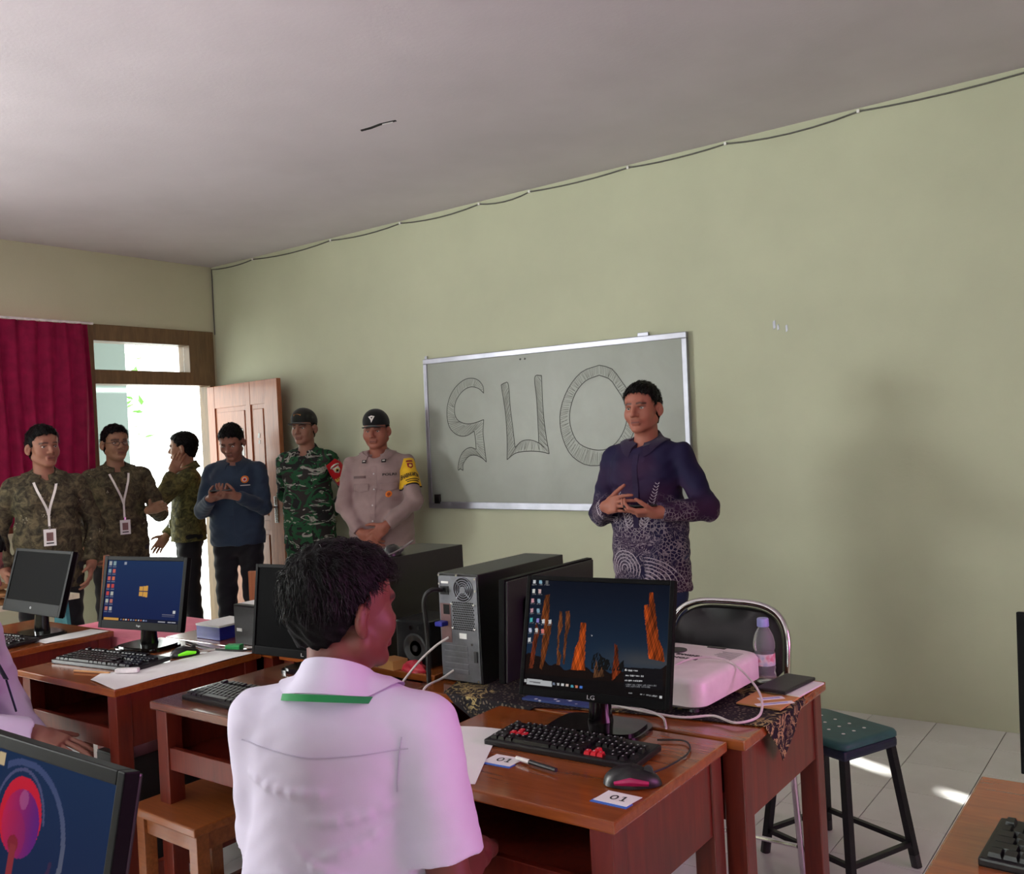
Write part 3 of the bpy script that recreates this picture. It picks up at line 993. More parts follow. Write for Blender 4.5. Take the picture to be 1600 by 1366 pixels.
def paint_balloon(U, V):
    # the picture is stretched across the panel; a = metres right of its centre, b = metres above its lower edge
    a, b = (U - 0.5) * 0.41, V * 0.24
    c = np.zeros(U.shape + (3,))
    c[:] = np.array([28, 36, 74]) + V[..., None] * np.array([2, 16, 14])
    def ell(cx, cy, rx, ry):
        return ((a - cx) / rx) ** 2 + ((b - cy) / ry) ** 2
    r = np.sqrt(ell(0.0, 0.14, 0.110, 0.091))
    k = np.clip((b - 0.02) / 0.2, 0, 1)[..., None]
    arc = (np.abs(r - 1) < 0.045) & (a > -0.05)
    c = np.where(arc[..., None], (1 - k) * np.array([126, 122, 120]) + k * np.array([70, 82, 124]), c)
    arc2 = (np.abs(r - 0.80) < 0.03) & (b < 0.13)
    c[arc2] = c[arc2] * 0.6 + np.array([110, 44, 70]) * 0.4
    r3 = np.sqrt(ell(-0.004, 0.160, 0.062, 0.062))
    arc3 = (np.abs(r3 - 1) < 0.035) & (b > 0.165)
    c[arc3] = c[arc3] * 0.4 + np.array([120, 110, 150]) * 0.6
    e = ell(0.0, 0.166, 0.052, 0.048)
    c[e < 1] = (214, 34, 60)
    e2 = ell(0.003, 0.158, 0.046, 0.041)
    k = np.clip((a + 0.045) / 0.085, 0, 1)[..., None]
    body = (1 - k) * np.array([206, 36, 84]) + k * np.array([104, 36, 128])
    c = np.where((e2 < 1)[..., None], body, c)
    e3 = ell(-0.010, 0.142, 0.030, 0.030)
    c = np.where(((e3 < 1) & (e2 < 1))[..., None], body * 0.75 + np.array([190, 40, 70]) * 0.25, c)
    e4 = ell(0.004, 0.187, 0.011, 0.012)
    c[e4 < 1] = c[e4 < 1] * 0.5 + np.array([190, 120, 160]) * 0.5
    c[ell(-0.007, 0.132, 0.013, 0.010) < 1] = (140, 40, 56)
    st = (np.abs(a + 0.006) < 0.008) & (b < 0.132)
    c[st] = (150, 52, 62)
    c[(np.abs(a + 0.068) < 0.008) & (np.abs(b - 0.226) < 0.008)] = (214, 190, 150)
    return c

monitor((5.3335, -2.8789, 0.75), 0.406, 0.30, 0.077, 0.25, 0.089, 'monitor showing orange rock spires under a dark blue sky', paint_rocks, 300, 230, (0.012, 0.012, 0.022), (0.25, 0.15), 'LG')
monitor((3.2913, -2.8159, 0.75), 0.4435, 0.276, 0.075, 0.188, 0.163, 'monitor with a blue desktop and orange window logo', paint_logo, 190, 130, (0.018, 0.016, 0.03), (0.24, 0.16), 'hp')
monitor((2.5726, -2.869, 0.75), 0.50, 0.27, 0.097, 0.279, -0.02, 'switched off dark monitor at the far left desk', None, bez=(0.016, 0.014, 0.05), base=(0.22, 0.16), logo='o', off_mat='dark_panel')
monitor((5.328, -4.266, 0.75), 0.44, 0.275, 0.099, 0.22, 0.0, 'nearest monitor showing a red and purple balloon shape', paint_balloon, 220, 150, (0.015, 0.017, 0.022), (0.2, 0.16))
monitor((4.1846, -2.7889, 0.75), 0.47, 0.30, 0.047, 0.13, 0.073, 'switched off black monitor behind the seated man in white', None, bez=(0.012, 0.012, 0.028), base=(0.2, 0.12), logo='L')
monitor((6.53, -2.93, 0.75), 0.53, 0.285, 0.08, 0.127, 0.0, 'monitor cut off by the right edge of the picture', None, base=(0.5, 0.14))
monitor((4.955, -2.52, 0.753), 0.46, 0.29, 0.045, 0.06, -PI / 2, 'dark monitor seen from behind beside the grey backed computer tower', None, base=(0.18, 0.14))

# ---- keyboards
KEY_ROWS = []
def key_layout(w, d):
    """list of (x, y, kx) in metres, kx = key width in units"""
    out = []
    u = (w - 0.022) / 22.6
    v = (d - 0.020) / 6.4
    mains = [[1, -1, 1, 1, 1, 1, -0.5, 1, 1, 1, 1, -0.5, 1, 1, 1, 1], [1] * 13 + [2], [1.5] + [1] * 12 + [1.5], [1.75] + [1] * 11 + [2.25], [2.25] + [1] * 10 + [2.75], [1.25, 1.25, 1.25, 6.25, 1.25, 1.25, 1.25, 1.25]]
    navs = [[1, 1, 1], [1, 1, 1], [1, 1, 1], [], [-1, 1, -1], [1, 1, 1]]
    nums = [[], [1, 1, 1, 1], [1, 1, 1, 1], [1, 1, 1], [1, 1, 1, 1], [2, 1]]
    for r in range(6):
        y = d / 2 - 0.010 - v * (r + 0.5) - (v * 0.4 if r > 0 else 0)
        for x0, keys in ((0, mains[r]), (15.3, navs[r]), (18.6, nums[r])):
            x = x0
            for q, k in enumerate(keys):
                hot = (x0 == 15.3 and r >= 4) or (x0 == 0 and ((r == 2 and q == 2) or (r == 3 and q in (1, 2, 3))))
                if k > 0:
                    out.append((-w / 2 + 0.011 + (x + k / 2) * u, y, k, r, hot))
                x += abs(k)
    return out, u, v
M['key_red'] = simple('red_key', (205, 30, 45), 0.4)
M['key_black'] = simple('black_key', (16, 16, 18), 0.3, 0, 0.1)
M['legend'] = simple('key_legend', (196, 196, 200), 0.5)
def keyboard(loc, w, d, rz, label, red=(), gloss=False, legends=False, text=None, tilt=0.035):
    t = thing('keyboard', label, 'keyboard', loc, rz, 'computer keyboards')
    R = Matrix.Rotation(tilt, 4, 'X')
    MB().box(-w / 2, w / 2, -d / 2, d / 2, 0.002, 0.017, 0.004, R).build('case', M['black_plastic'], t)
    keys, u, v = key_layout(w, d)
    cache = {}
    for k, (x, y, kw, r, hot) in enumerate(keys):
        rd = bool(red and hot)
        key = (kw, rd)
        if key not in cache:
            hw, hv = kw * u / 2 - 0.0012, v / 2 - 0.0012
            tp = 0.002
            mb = MB().add([(-hw, -hv, 0), (hw, -hv, 0), (hw, hv, 0), (-hw, hv, 0), (-hw + tp, -hv + tp, 0.0075), (hw - tp, -hv + tp, 0.0075), (hw - tp, hv - tp * 0.6, 0.0085), (-hw + tp, hv - tp * 0.6, 0.0085)],
                          [(0, 1, 5, 4), (1, 2, 6, 5), (2, 3, 7, 6), (3, 0, 4, 7), (4, 5, 6, 7)])
            me = mb.mesh('key', M['key_red' if rd else 'key_black'])
            cache[key] = me
        p = R @ Vector((x, y, 0.0165))
        ko = mobj('key', cache[key], t, p, (tilt, 0, 0))
        if legends and kw < 3:
            if 'leg' not in cache:
                cache['leg'] = MB().add([(-0.0028, -0.001, 0.0086), (0.0006, -0.001, 0.0086), (0.0006, 0.0028, 0.0089), (-0.0028, 0.0028, 0.0089)], [(0, 1, 2, 3)]).mesh('key_legend', M['legend'])
            mobj('key_legend', cache['leg'], ko)
    if text:
        me = fit_text(text_mesh(text, 0.01, M['legend']), 0.03, 0.006)
        me.transform(R @ Matrix.Translation((w * 0.32, d / 2 - 0.014, 0.0176)))
        mobj('brand_mark', me, t)
    return t
keyboard((5.345, -2.992, 0.75), 0.40, 0.135, 0.03, 'black keyboard with red arrow and letter keys on the nearest desk', True, False, True)
keyboard((3.385, -2.985, 0.75), 0.44, 0.16, 0.12, 'black keyboard before the monitor with the blue desktop')
keyboard((2.52, -3.005, 0.75), 0.44, 0.15, 0.1, 'black keyboard before the switched off monitor at far left')
keyboard((4.30, -3.085, 0.75), 0.44, 0.16, 0.0, 'black keyboard partly hidden behind the white shirted man')
keyboard((6.455, -3.085, 0.75), 0.44, 0.17, -0.05, 'black keyboard cut off at the lower right edge')

# ---- mice
def mouse(loc, rz, label, accent, n=14, s=1.0):
    t = thing('computer_mouse', label, 'mouse', loc, rz, 'computer mice')
    V, F = [], []
    nu, nv = 20, 10
    for j in range(nv + 1):
        ph = j / nv * PI / 2
        for i in range(nu):
            a = 2 * PI * i / nu
            x, y = math.cos(a), math.sin(a)
            hw = 0.031 - 0.005 * (y > 0) * abs(y)
            hump = 0.036 * (1 - 0.25 * max(0, y) - 0.1 * (y < 0) * abs(y))
            V.append((hw * x * math.cos(ph) ** 0.7 * s, 0.054 * y * math.cos(ph) ** 0.7 * s, (0.002 + hump * math.sin(ph)) * s))
    for j in range(nv):
        for i in range(nu):
            F.append((j * nu + i, j * nu + (i + 1) % nu, (j + 1) * nu + (i + 1) % nu, (j + 1) * nu + i))
    F.append(tuple(range(nu - 1, -1, -1)))
    mb = MB()
    mb.add(V, F)
    mb.build('shell', M['black_plastic'], t, True)
    for sx in (-1, 1):
        st = MB().tube([(sx * 0.0295 * s, -0.03 * s, 0.012 * s), (sx * 0.0315 * s, 0.0, 0.016 * s), (sx * 0.027 * s, 0.032 * s, 0.012 * s)], [0.005 * s, 0.011 * s, 0.006 * s], 8, flat=0.6)
        st.build('side_grip', accent, t, True)
    MB().cyl((-0.004 * s, 0.03 * s, 0.027 * s), (0.004 * s, 0.03 * s, 0.027 * s), 0.009 * s, n=12).build('scroll_wheel', M['dark_grey'], t, True)
    return t
M['magenta'] = simple('magenta_plastic', (176, 20, 92), 0.35)
M['lime_led'] = simple('lime_light', (120, 230, 40), 0.4, emit=(120, 230, 40), estr=0.6)
mouse((5.578, -3.118, 0.75), -1.15, 'black mouse with magenta sides on the nearest desk', M['magenta'], s=1.12)
mouse((3.56, -2.80, 0.75), -0.35, 'black mouse with green strip near the blue desktop monitor', M['lime_led'])

# ---- computer cases
def fan_rings(parent, cx, cz, y, R0, mat):
    for k, rr in enumerate((1.0, 0.8, 0.6, 0.42)):
        pts = [(cx + R0 * rr * math.cos(2 * PI * i / 28), y, cz + R0 * rr * math.sin(2 * PI * i / 28)) for i in range(28)]
        MB().tube(pts, 0.0017, 5, closed=True).build('fan_ring', mat, parent, True)
    for a in (0.8, 0.8 + PI / 2, 0.8 + PI, 0.8 + 1.5 * PI):
        MB().tube([(cx + R0 * 0.25 * math.cos(a), y, cz + R0 * 0.25 * math.sin(a)), (cx + R0 * math.cos(a), y, cz + R0 * math.sin(a))], 0.002, 5).build('fan_spoke', mat, parent, True)
    MB().cyl((cx, y + 0.001, cz), (cx, y - 0.002, cz), R0 * 0.3, n=20).build('fan_hub', mat, parent, True)

def tower(loc, w, h, d, rz, label, detail=True):
    """rear faces local -Y"""
    t = thing('computer_tower', label, 'computer', loc, rz, 'computer cases')
    MB().box(-w / 2, w / 2, 0.004, d, 0.0, h, 0.003).build('case', M['black_plastic'], t)
    if not detail:
        MB().box(-w / 2 + 0.006, w / 2 - 0.006, 0.0, 0.005, 0.006, h - 0.006, 0.001).build('end_plate', M['dark_grey'], t)
        MB().box(-w / 2 + 0.02, -w / 2 + 0.05, -0.001, 0.002, 0.05, 0.062).build('label_sticker', M['paper'], t)
        return t
    MB().box(-w / 2 + 0.004, w / 2 - 0.004, 0.0, 0.006, 0.004, h - 0.008, 0.001).build('rear_plate', M['grey_steel'], t)
    # power supply
    fx, fz, fr = 0.022, h * 0.855, 0.036
    MB().cyl((fx, -0.0005, fz), (fx, 0.002, fz), fr + 0.002, n=28).build('fan_opening', M['dark_gap'], t)
    fan_rings(t, fx, fz, -0.0015, fr, M['grey_steel'])
    MB().box(-w / 2 + 0.010, -w / 2 + 0.044, -0.002, 0.001, h * 0.80, h * 0.88, 0.001).build('power_socket', M['black_plastic'], t)
    MB().box(-w / 2 + 0.016, -w / 2 + 0.044, -0.0015, 0.001, h * 0.905, h * 0.925).build('rating_label', M['paper'], t)
    # connector column
    MB().box(-w / 2 + 0.008, -w / 2 + 0.048, -0.001, 0.001, h * 0.36, h * 0.72).build('port_shield', M['dull_zinc'], t)
    MB().box(-w / 2 + 0.02, -w / 2 + 0.044, -0.0015, 0.001, h * 0.62, h * 0.71).build('port_recess', M['dark_gap'], t)
    MB().box(-w / 2 + 0.006, -w / 2 + 0.036, -0.03, 0.0, h * 0.515, h * 0.56, 0.004).build('video_plug', M['vga_blue'], t)
    # vent field
    vent = MB()
    for i in range(12):
        for j in range(13):
            x = -0.020 + i * 0.0068 + (j % 2) * 0.0034
            z = h * 0.49 + j * 0.0066
            vent.box(x - 0.0022, x + 0.0022, -0.0006, 0.001, z - 0.0022, z + 0.0022)
    v = vent.build('vent_holes', M['dark_gap'], t)
    v['kind'] = 'stuff'
    for sx, sz in ((-0.024, 0.50), (0.060, 0.50), (-0.024, 0.72), (0.060, 0.72)):
        MB().box(sx - 0.004, sx + 0.004, -0.003, 0.001, h * sz - 0.003, h * sz + 0.003, 0.001).build('vent_screw', M['steel'], t)
    MB().box(0.0, 0.028, -0.0012, 0.001, h * 0.405, h * 0.455).build('serial_label', M['paper'], t)
    for k in range(5):
        z = h * (0.08 + k * 0.055)
        MB().box(-w / 2 + 0.016, w / 2 - 0.048, -0.002, 0.001, z, z + h * 0.038, 0.001).build('slot_cover', M['grey_steel'], t)
    MB().box(w / 2 - 0.024, w / 2 - 0.012, -0.004, 0.001, h * 0.2, h * 0.3, 0.001).build('lock_tab', M['dark_grey'], t)
    sc = MB().cyl((0, -0.003, 0), (0, 0.001, 0), 0.0035, n=10).mesh('screw', M['steel'])
    for x, z in ((-w / 2 + 0.008, 0.98), (0.0, 0.985), (w / 2 - 0.008, 0.96), (w / 2 - 0.008, 0.85), (-w / 2 + 0.008, 0.9), (w / 2 - 0.012, 0.03), (w / 2 - 0.03, 0.36), (-w / 2 + 0.01, 0.05)):
        mobj('screw', sc, t, (x, 0, h * z))
    return t
M['dull_zinc'] = simple('dull_zinc', (120, 92, 92), 0.45, 0.5)
M['vga_blue'] = simple('vga_blue', (40, 44, 150), 0.45)
tower((4.745, -2.66, 0.755), 0.155, 0.325, 0.46, 0.0, 'black computer tower with grey rear plate and round fan grille')
tower((4.18, -2.50, 0.75), 0.22, 0.335, 0.42, 0.0, 'large black computer tower standing behind the seated man in white', False)
tower((3.64, -2.585, 0.75), 0.16, 0.15, 0.34, 0.0, 'low black computer case with pale top beside the blue box', False)
tower((3.43, -3.02, 0.0), 0.22, 0.44, 0.32, 0.0, 'black computer case added to darken the floor under the blue desktop desk', False)  # extra case added to keep the floor below this desk dark
ps = MB().box(-0.068, 0.068, -0.12, 0.12, 0.0, 0.0016).build('paper_sheet', M['paper'], None, loc=(3.64, -2.44, 0.9004))  # flat white panel that makes the case top pale
tag(ps, 'flat white panel on top of the low black computer case', 'paper')
mouse((4.235, -2.40, 1.085), 0.6, 'black mouse with cord lying on the large black tower', M['dark_grey'])

# ---- loudspeaker beside the towers
t = thing('loudspeaker', 'black loudspeaker box beside the grey backed computer tower', 'speaker', (4.46, -2.56, 0.75))
MB().box(-0.075, 0.075, 0.0, 0.16, 0.0, 0.15, 0.008).build('cabinet', M['black_plastic'], t)
MB().lathe([(0.048, 0.0), (0.05, 0.004), (0.044, 0.006), (0.038, 0.002), (0.012, -0.002), (0.010, 0.004)], 24, M=Matrix.Translation((0.01, 0, 0.06)) @ Matrix.Rotation(PI / 2, 4, 'X')).build('cone', M['dark_grey'], t, True)
MB().cyl((0.0, 0.0, 0.128), (0.0, -0.008, 0.128), 0.007, n=14).build('knob', M['steel'], t, True)
MB().cyl((0.03, 0.0, 0.128), (0.03, -0.006, 0.128), 0.005, n=14).build('knob', M['dark_grey'], t, True)

# ---- batik cloth on the long table
g = NT('batik_cloth')
v = g.coord()
wv = g.noise(v, 16.0, 5, 0.6, 2.2)
ln = g.ramp(wv, [(0.46, (0, 0, 0)), (0.485, (255, 255, 255)), (0.515, (255, 255, 255)), (0.54, (0, 0, 0))])
vo = g.n('ShaderNodeTexVoronoi', feature='DISTANCE_TO_EDGE')
vo.inputs['Scale'].default_value = 85.0
g.l(v, vo.inputs[0])
dots = g.ramp(vo.outputs[0], [(0.20, (0, 0, 0)), (0.30, (220, 220, 220))])
area = g.ramp(g.noise(v, 5.0, 2), [(0.47, (0, 0, 0)), (0.53, (255, 255, 255))])
base = g.ramp(g.noise(v, 30.0, 3), [(0.4, (26, 24, 30)), (0.7, (40, 34, 38))])
c1 = g.mix(ln, base, (186, 166, 112))
c2 = g.mix(dots, base, (128, 116, 98))
g.col(g.mix(area, c1, c2))
M['batik_cloth'] = g.done(0.75, 0, 0.2)
def folded_sheet(name, poly, x_edge, y_edge, z, mat):
    bm = bmesh.new()
    vs = [bm.verts.new((x, y, z)) for x, y in poly]
    bm.faces.new(vs)
    for co, no in (((x_edge, 0, 0), (1, 0, 0)), ((0, y_edge, 0), (0, -1, 0))):
        bmesh.ops.bisect_plane(bm, geom=bm.verts[:] + bm.edges[:] + bm.faces[:], plane_co=co, plane_no=no)
    bmesh.ops.triangulate(bm, faces=bm.faces[:])
    for _ in range(3):
        bmesh.ops.subdivide_edges(bm, edges=[e for e in bm.edges if e.calc_length() > 0.05], cuts=1)
        bmesh.ops.triangulate(bm, faces=bm.faces[:])
    for q in bm.verts:
        if q.co.x > x_edge + 1e-5:
            q.co.z -= q.co.x - x_edge
            q.co.x = x_edge + 0.004 + 0.004 * math.sin(q.co.y * 60)
        elif q.co.y < y_edge - 1e-5:
            q.co.z -= y_edge - q.co.y
            q.co.y = y_edge - 0.004 - 0.003 * math.sin(q.co.x * 50)
    me = bpy.data.meshes.new(name)
    bm.to_mesh(me)
    bm.free()
    me.materials.append(mat)
    o = mobj(name, me)
    so = o.modifiers.new('thick', 'SOLIDIFY')
    so.thickness = 0.0016
    return o
bc = folded_sheet('batik_cloth', [(5.79, -2.555), (5.681, -2.65), (5.30, -2.705), (5.10, -2.76), (4.93, -2.865), (4.76, -2.76), (4.70, -2.60), (4.68, -2.24), (5.64, -2.22), (5.681, -2.39)], 5.679, -2.769, 0.7525, M['batik_cloth'])
tag(bc, 'black and cream batik cloth spread under the projector and tower', 'tablecloth')
g = NT('blue_floral')
v = g.coord()
vo = g.n('ShaderNodeTexVoronoi')
vo.inputs['Scale'].default_value = 38.0
g.l(v, vo.inputs[0])
fl_ = g.ramp(vo.outputs[0], [(0.16, (225, 228, 235)), (0.26, (48, 66, 128))])
g.col(fl_)
M['blue_floral'] = g.done(0.7)
bl = MB().prism([(5.02, -2.735), (5.235, -2.722), (5.20, -2.60), (5.03, -2.62)], 0.7565, 0.7625).build('mouse_pad', M['blue_floral'])
tag(bl, 'blue floral mouse pad lying behind the rock spire monitor', 'mouse pad')

# ---- projector
pj = thing('projector', 'white projector lying on the batik cloth', 'projector', (5.375, -2.47, 0.754), -0.05)
def rounded_slab(hw, hd, z0, z1, r, ins, n=6):
    poly = []
    for cx, cy, a0 in ((hw - r, hd - r, 0), (-hw + r, hd - r, PI / 2), (-hw + r, -hd + r, PI), (hw - r, -hd + r, 1.5 * PI)):
        for k in range(n + 1):
            a = a0 + PI / 2 * k / n
            poly.append((cx + r * math.cos(a), cy + r * math.sin(a)))
    m = len(poly)
    V, F = [], []
    lv = [(z0, -ins * 1.6), (z0 + ins, 0), (z1 - ins * 1.4, 0), (z1 - ins * 0.5, -ins * 0.5), (z1, -ins * 1.8)]
    for z, o in lv:
        V += [(p[0] * (1 + o / hw), p[1] * (1 + o / hd), z) for p in poly]
    for i in range(len(lv) - 1):
        for k in range(m):
            F.append((i * m + k, i * m + (k + 1) % m, (i + 1) * m + (k + 1) % m, (i + 1) * m + k))
    F += [tuple(range(m - 1, -1, -1)), tuple(range((len(lv) - 1) * m, len(lv) * m))]
    mb = MB()
    mb.add(V, F)
    return mb
M['proj'] = simple('projector_white', (226, 218, 218), 0.35, 0, 0.03, 20)
M['proj_grey'] = simple('projector_grey', (150, 146, 148), 0.45)
rounded_slab(0.155, 0.185, 0.012, 0.092, 0.045, 0.011).build('housing', M['proj'], pj, True)
for sx, sy in ((-0.11, -0.14), (0.11, -0.14), (0.0, 0.15)):
    MB().cyl((sx, sy, 0.0), (sx, sy, 0.016), 0.013, 0.010, 12).build('foot', M['dark_grey'], pj)
MB().box(0.035, 0.06, -0.1875, -0.17, 0.02, 0.072, 0.003).build('corner_trim', M['proj_grey'], pj)
MB().cyl((-0.06, 0.08, 0.088), (-0.06, 0.08, 0.095), 0.03, n=24).build('focus_dial', M['dark_grey'], pj)
MB().box(0.0, 0.055, 0.15, 0.165, 0.09, 0.094).build('lens_slide', M['dark_grey'], pj)
MB().cyl((-0.06, 0.182, 0.05), (-0.06, 0.195, 0.05), 0.032, 0.03, 24).build('lens', M['gloss_black'], pj, True)
for s_, w_, x_, y_ in (('EPSON', 0.075, 0.035, 0.01), ('INVENTARIS', 0.10, 0.04, 0.045)):
    me = fit_text(text_mesh(s_, 0.02, M['ink_black'], bold=0.0004), w_, 0.013)
    me.transform(Matrix.Translation((x_ - 0.03, y_, 0.0925)) @ Matrix.Rotation(PI - 0.02, 4, 'Z'))
    mobj('lettering', me, pj)
lines = MB()
rnd = random.Random(2)
for k in range(9):
    y = 0.04 + k * 0.010
    lines.box(0.075 - rnd.uniform(0, 0.02), 0.125, y, y + 0.003, 0.0921, 0.0927)
o = lines.build('fine_print', M['proj_grey'], pj)
o['kind'] = 'stuff'

# ---- water bottle
bt = thing('water_bottle', 'small clear plastic water bottle with lilac cap', 'bottle', (5.535, -2.275, 0.7565))
g = NT('bottle_plastic')
g.col((238, 240, 246))
g.b.inputs['Transmission Weight'].default_value = 0.82
g.b.inputs['IOR'].default_value = 1.12
M['pet'] = g.done(0.06, 0, 0.5)
prof = [(0.0255, 0.0), (0.0285, 0.004), (0.0295, 0.018), (0.0270, 0.028), (0.0295, 0.038), (0.0275, 0.046), (0.0280, 0.080), (0.0268, 0.086), (0.0300, 0.094), (0.0300, 0.108), (0.0262, 0.128), (0.0175, 0.146), (0.0135, 0.152), (0.0135, 0.160)]
MB().lathe(prof, 32).build('bottle_body', M['pet'], bt, True)
M['cap'] = simple('lilac_cap', (150, 156, 214), 0.4)
MB().lathe([(0.0165, 0.154), (0.0168, 0.157), (0.0163, 0.174), (0.0145, 0.177)], 24).build('cap', M['cap'], bt, True)
g = NT('bottle_label')
v = g.coord()
g.col(g.ramp(g.noise(v, 35.0, 2), [(0.35, (170, 184, 206)), (0.5, (222, 208, 214)), (0.62, (214, 130, 150))]))
M['bottle_label'] = g.done(0.4)
lb = MB()
for k in range(32):
    a0, a1 = 2 * PI * k / 32, 2 * PI * (k + 1) / 32
    lb.add([(0.0291 * math.cos(a0), 0.0291 * math.sin(a0), 0.047), (0.0291 * math.cos(a1), 0.0291 * math.sin(a1), 0.047), (0.0291 * math.cos(a1), 0.0291 * math.sin(a1), 0.080), (0.0291 * math.cos(a0), 0.0291 * math.sin(a0), 0.080)], [(0, 1, 2, 3)])
lb.build('label_band', M['bottle_label'], bt, True)

# ---- envelope, papers and phone at the table end
M['kraft'] = simple('kraft_paper', (196, 142, 84), 0.7, 0, 0.05, 10)
en = thing('envelope', 'brown paper envelope under the black phone at the table end', 'envelope', (5.615, -2.38, 0.7565), 0.0)
MB().prism([(-0.065, -0.138), (0.055, -0.145), (0.066, 0.145), (-0.05, 0.15)], 0.0, 0.004).build('sheet', M['kraft'], en)
for (x, y, w_, d_, a) in ((0.0, -0.065, 0.034, 0.012, 0.75), (0.025, -0.105, 0.05, 0.011, 0.75)):
    mb = MB().box(-w_, w_, -d_, d_, 0.004, 0.0046, 0, Matrix.Translation((x, y, 0)) @ Matrix.Rotation(a, 4, 'Z'))
    mb.build('address_label', M['paper'], en)
    MB().box(-w_ * 0.7, w_ * 0.7, -d_ * 0.35, d_ * 0.35, 0.0046, 0.005, 0, Matrix.Translation((x, y, 0)) @ Matrix.Rotation(a, 4, 'Z')).build('label_print', M['cap'], en)
ns = MB().box(-0.05, 0.05, -0.075, 0.075, 0.0, 0.004, 0, Matrix.Rotation(-0.1, 4, 'Z')).build('folded_papers', M['paper'], None, loc=(5.635, -2.325, 0.7606))
tag(ns, 'folded white papers under the black phone on the envelope', 'paper')
ph = thing('phone', 'black phone lying face up on the brown envelope', 'phone', (5.612, -2.325, 0.765), -0.12)
MB().box(-0.043, 0.043, -0.088, 0.088, 0.0, 0.009, 0.003).build('body', M['black_plastic'], ph)
MB().box(-0.039, 0.039, -0.083, 0.083, 0.009, 0.0096).build('screen', M['dark_grey'], ph)

# ---- number cards, pen, papers on the nearest desk
def number_card(loc, rz, label):
    t = thing('number_card', label, 'card', loc, rz, 'paper number cards')
    MB().prism([(-0.042, -0.030), (0.040, -0.034), (0.043, -0.010), (-0.040, -0.012)], 0.0, 0.001).build('blue_backing', M['card_blue'], t)
    MB().prism([(-0.038, -0.022), (0.037, -0.026), (0.045, 0.028), (-0.032, 0.032)], 0.001, 0.002).build('white_front', M['paper'], t)
    n = 24
    V = [(-0.0085 + rx * math.cos(2 * PI * k / n), ry * math.sin(2 * PI * k / n), 0) for rx, ry in ((0.0085, 0.0115), (0.0047, 0.0080)) for k in range(n)]
    nm = MB().add(V, [(k, (k + 1) % n, n + (k + 1) % n, n + k) for k in range(n)])
    nm.build('numeral', M['ink_black'], t, loc=(0.004, 0.004, 0.0023))
    MB().add([(x, y, 0) for x, y in ((0.0105, -0.0115), (0.0145, -0.0115), (0.0145, 0.0115), (0.0115, 0.0115), (0.0055, 0.0085), (0.0065, 0.0058), (0.0105, 0.0075))], [(0, 1, 2, 3, 4, 5, 6)]).add([(0.0065, -0.0115, 0), (0.0185, -0.0115, 0), (0.0185, -0.0085, 0), (0.0065, -0.0085, 0)], [(0, 1, 2, 3)]).build('numeral', M['ink_black'], t, loc=(0.004, 0.004, 0.0023))
    return t
M['card_blue'] = simple('card_blue', (60, 110, 200), 0.5)
number_card((5.587, -3.203, 0.7503), 0.05, 'paper card numbered 01 at the front corner beside the mouse')
number_card((5.252, -3.135, 0.7503), 0.1, 'paper card numbered 01 below the keyboard under the pen')
pn = thing('pen', 'black marker pen with a pale cap beside the keyboard', 'pen', (5.345, -3.132, 0.7585), -0.18)
MB().cyl((-0.02, 0, 0), (0.062, 0, 0), 0.0052, 0.0048, 12).build('barrel', M['black_plastic'], pn, True)
MB().cyl((-0.062, 0, 0), (-0.02, 0, 0), 0.0045, 0.0056, 12).build('cap', M['white_plastic'], pn, True)
def sheet(name, poly, z, label, mat='paper', curl=0.004, cat='paper'):
    bm = bmesh.new()
    bm.faces.new([bm.verts.new((x, y, 0)) for x, y in poly])
    bmesh.ops.triangulate(bm, faces=bm.faces[:])
    for _ in range(4):
        bmesh.ops.subdivide_edges(bm, edges=[e for e in bm.edges if e.calc_length() > 0.03], cuts=1)
        bmesh.ops.triangulate(bm, faces=bm.faces[:])
    for q in bm.verts:
        q.co.z = curl * (1 + math.sin(q.co.x * 23 + q.co.y * 9) * math.cos(q.co.y * 17)) * 0.5
    cx = sum(p[0] for p in poly) / len(poly)
    cy = sum(p[1] for p in poly) / len(poly)
    bmesh.ops.translate(bm, verts=bm.verts[:], vec=(-cx, -cy, 0))
    me = bpy.data.meshes.new(name)
    bm.to_mesh(me)
    bm.free()
    me.materials.append(M[mat])
    o = mobj(name, me, None, (cx, cy, z))
    so = o.modifiers.new('thick', 'SOLIDIFY')
    so.thickness = 0.0006
    so.offset = 1
    return tag(o, label, cat)
sheet('paper_sheet', [(4.99, -2.99), (5.15, -2.945), (5.17, -3.06), (5.288, -3.275), (5.24, -3.297), (5.0, -3.297)], 0.7503, 'large white sheet beside the seated man and the red keyed keyboard')
sheet('paper_sheet', [(3.52, -3.10), (3.574, -3.165), (3.772, -3.196), (3.775, -2.66), (3.60, -2.70), (3.60, -3.02)], 0.7503, 'white sheet along the right side of the blue desktop desk')
sheet('paper_sheet', [(2.695, -2.91), (2.80, -2.92), (2.815, -2.66), (2.69, -2.67)], 0.7503, 'pale sheet on the far left desk beside its keyboard')
tag(MB().box(-0.04, 0.04, -0.012, 0.012, 0.0, 0.016, 0.006).build('eraser', M['white_plastic'], None, True, (3.61, -3.055, 0.7545), (0, 0, 0.6)), 'white eraser on the sheet before the left keyboard', 'eraser')
tag(MB().cyl((-0.08, 0, 0), (0.08, 0, 0), 0.0038, n=8).build('pencil', M['kraft'], None, True, (3.475, -3.105, 0.7545), (0, 0, 0.25)), 'thin pencil lying before the left keyboard', 'pencil')

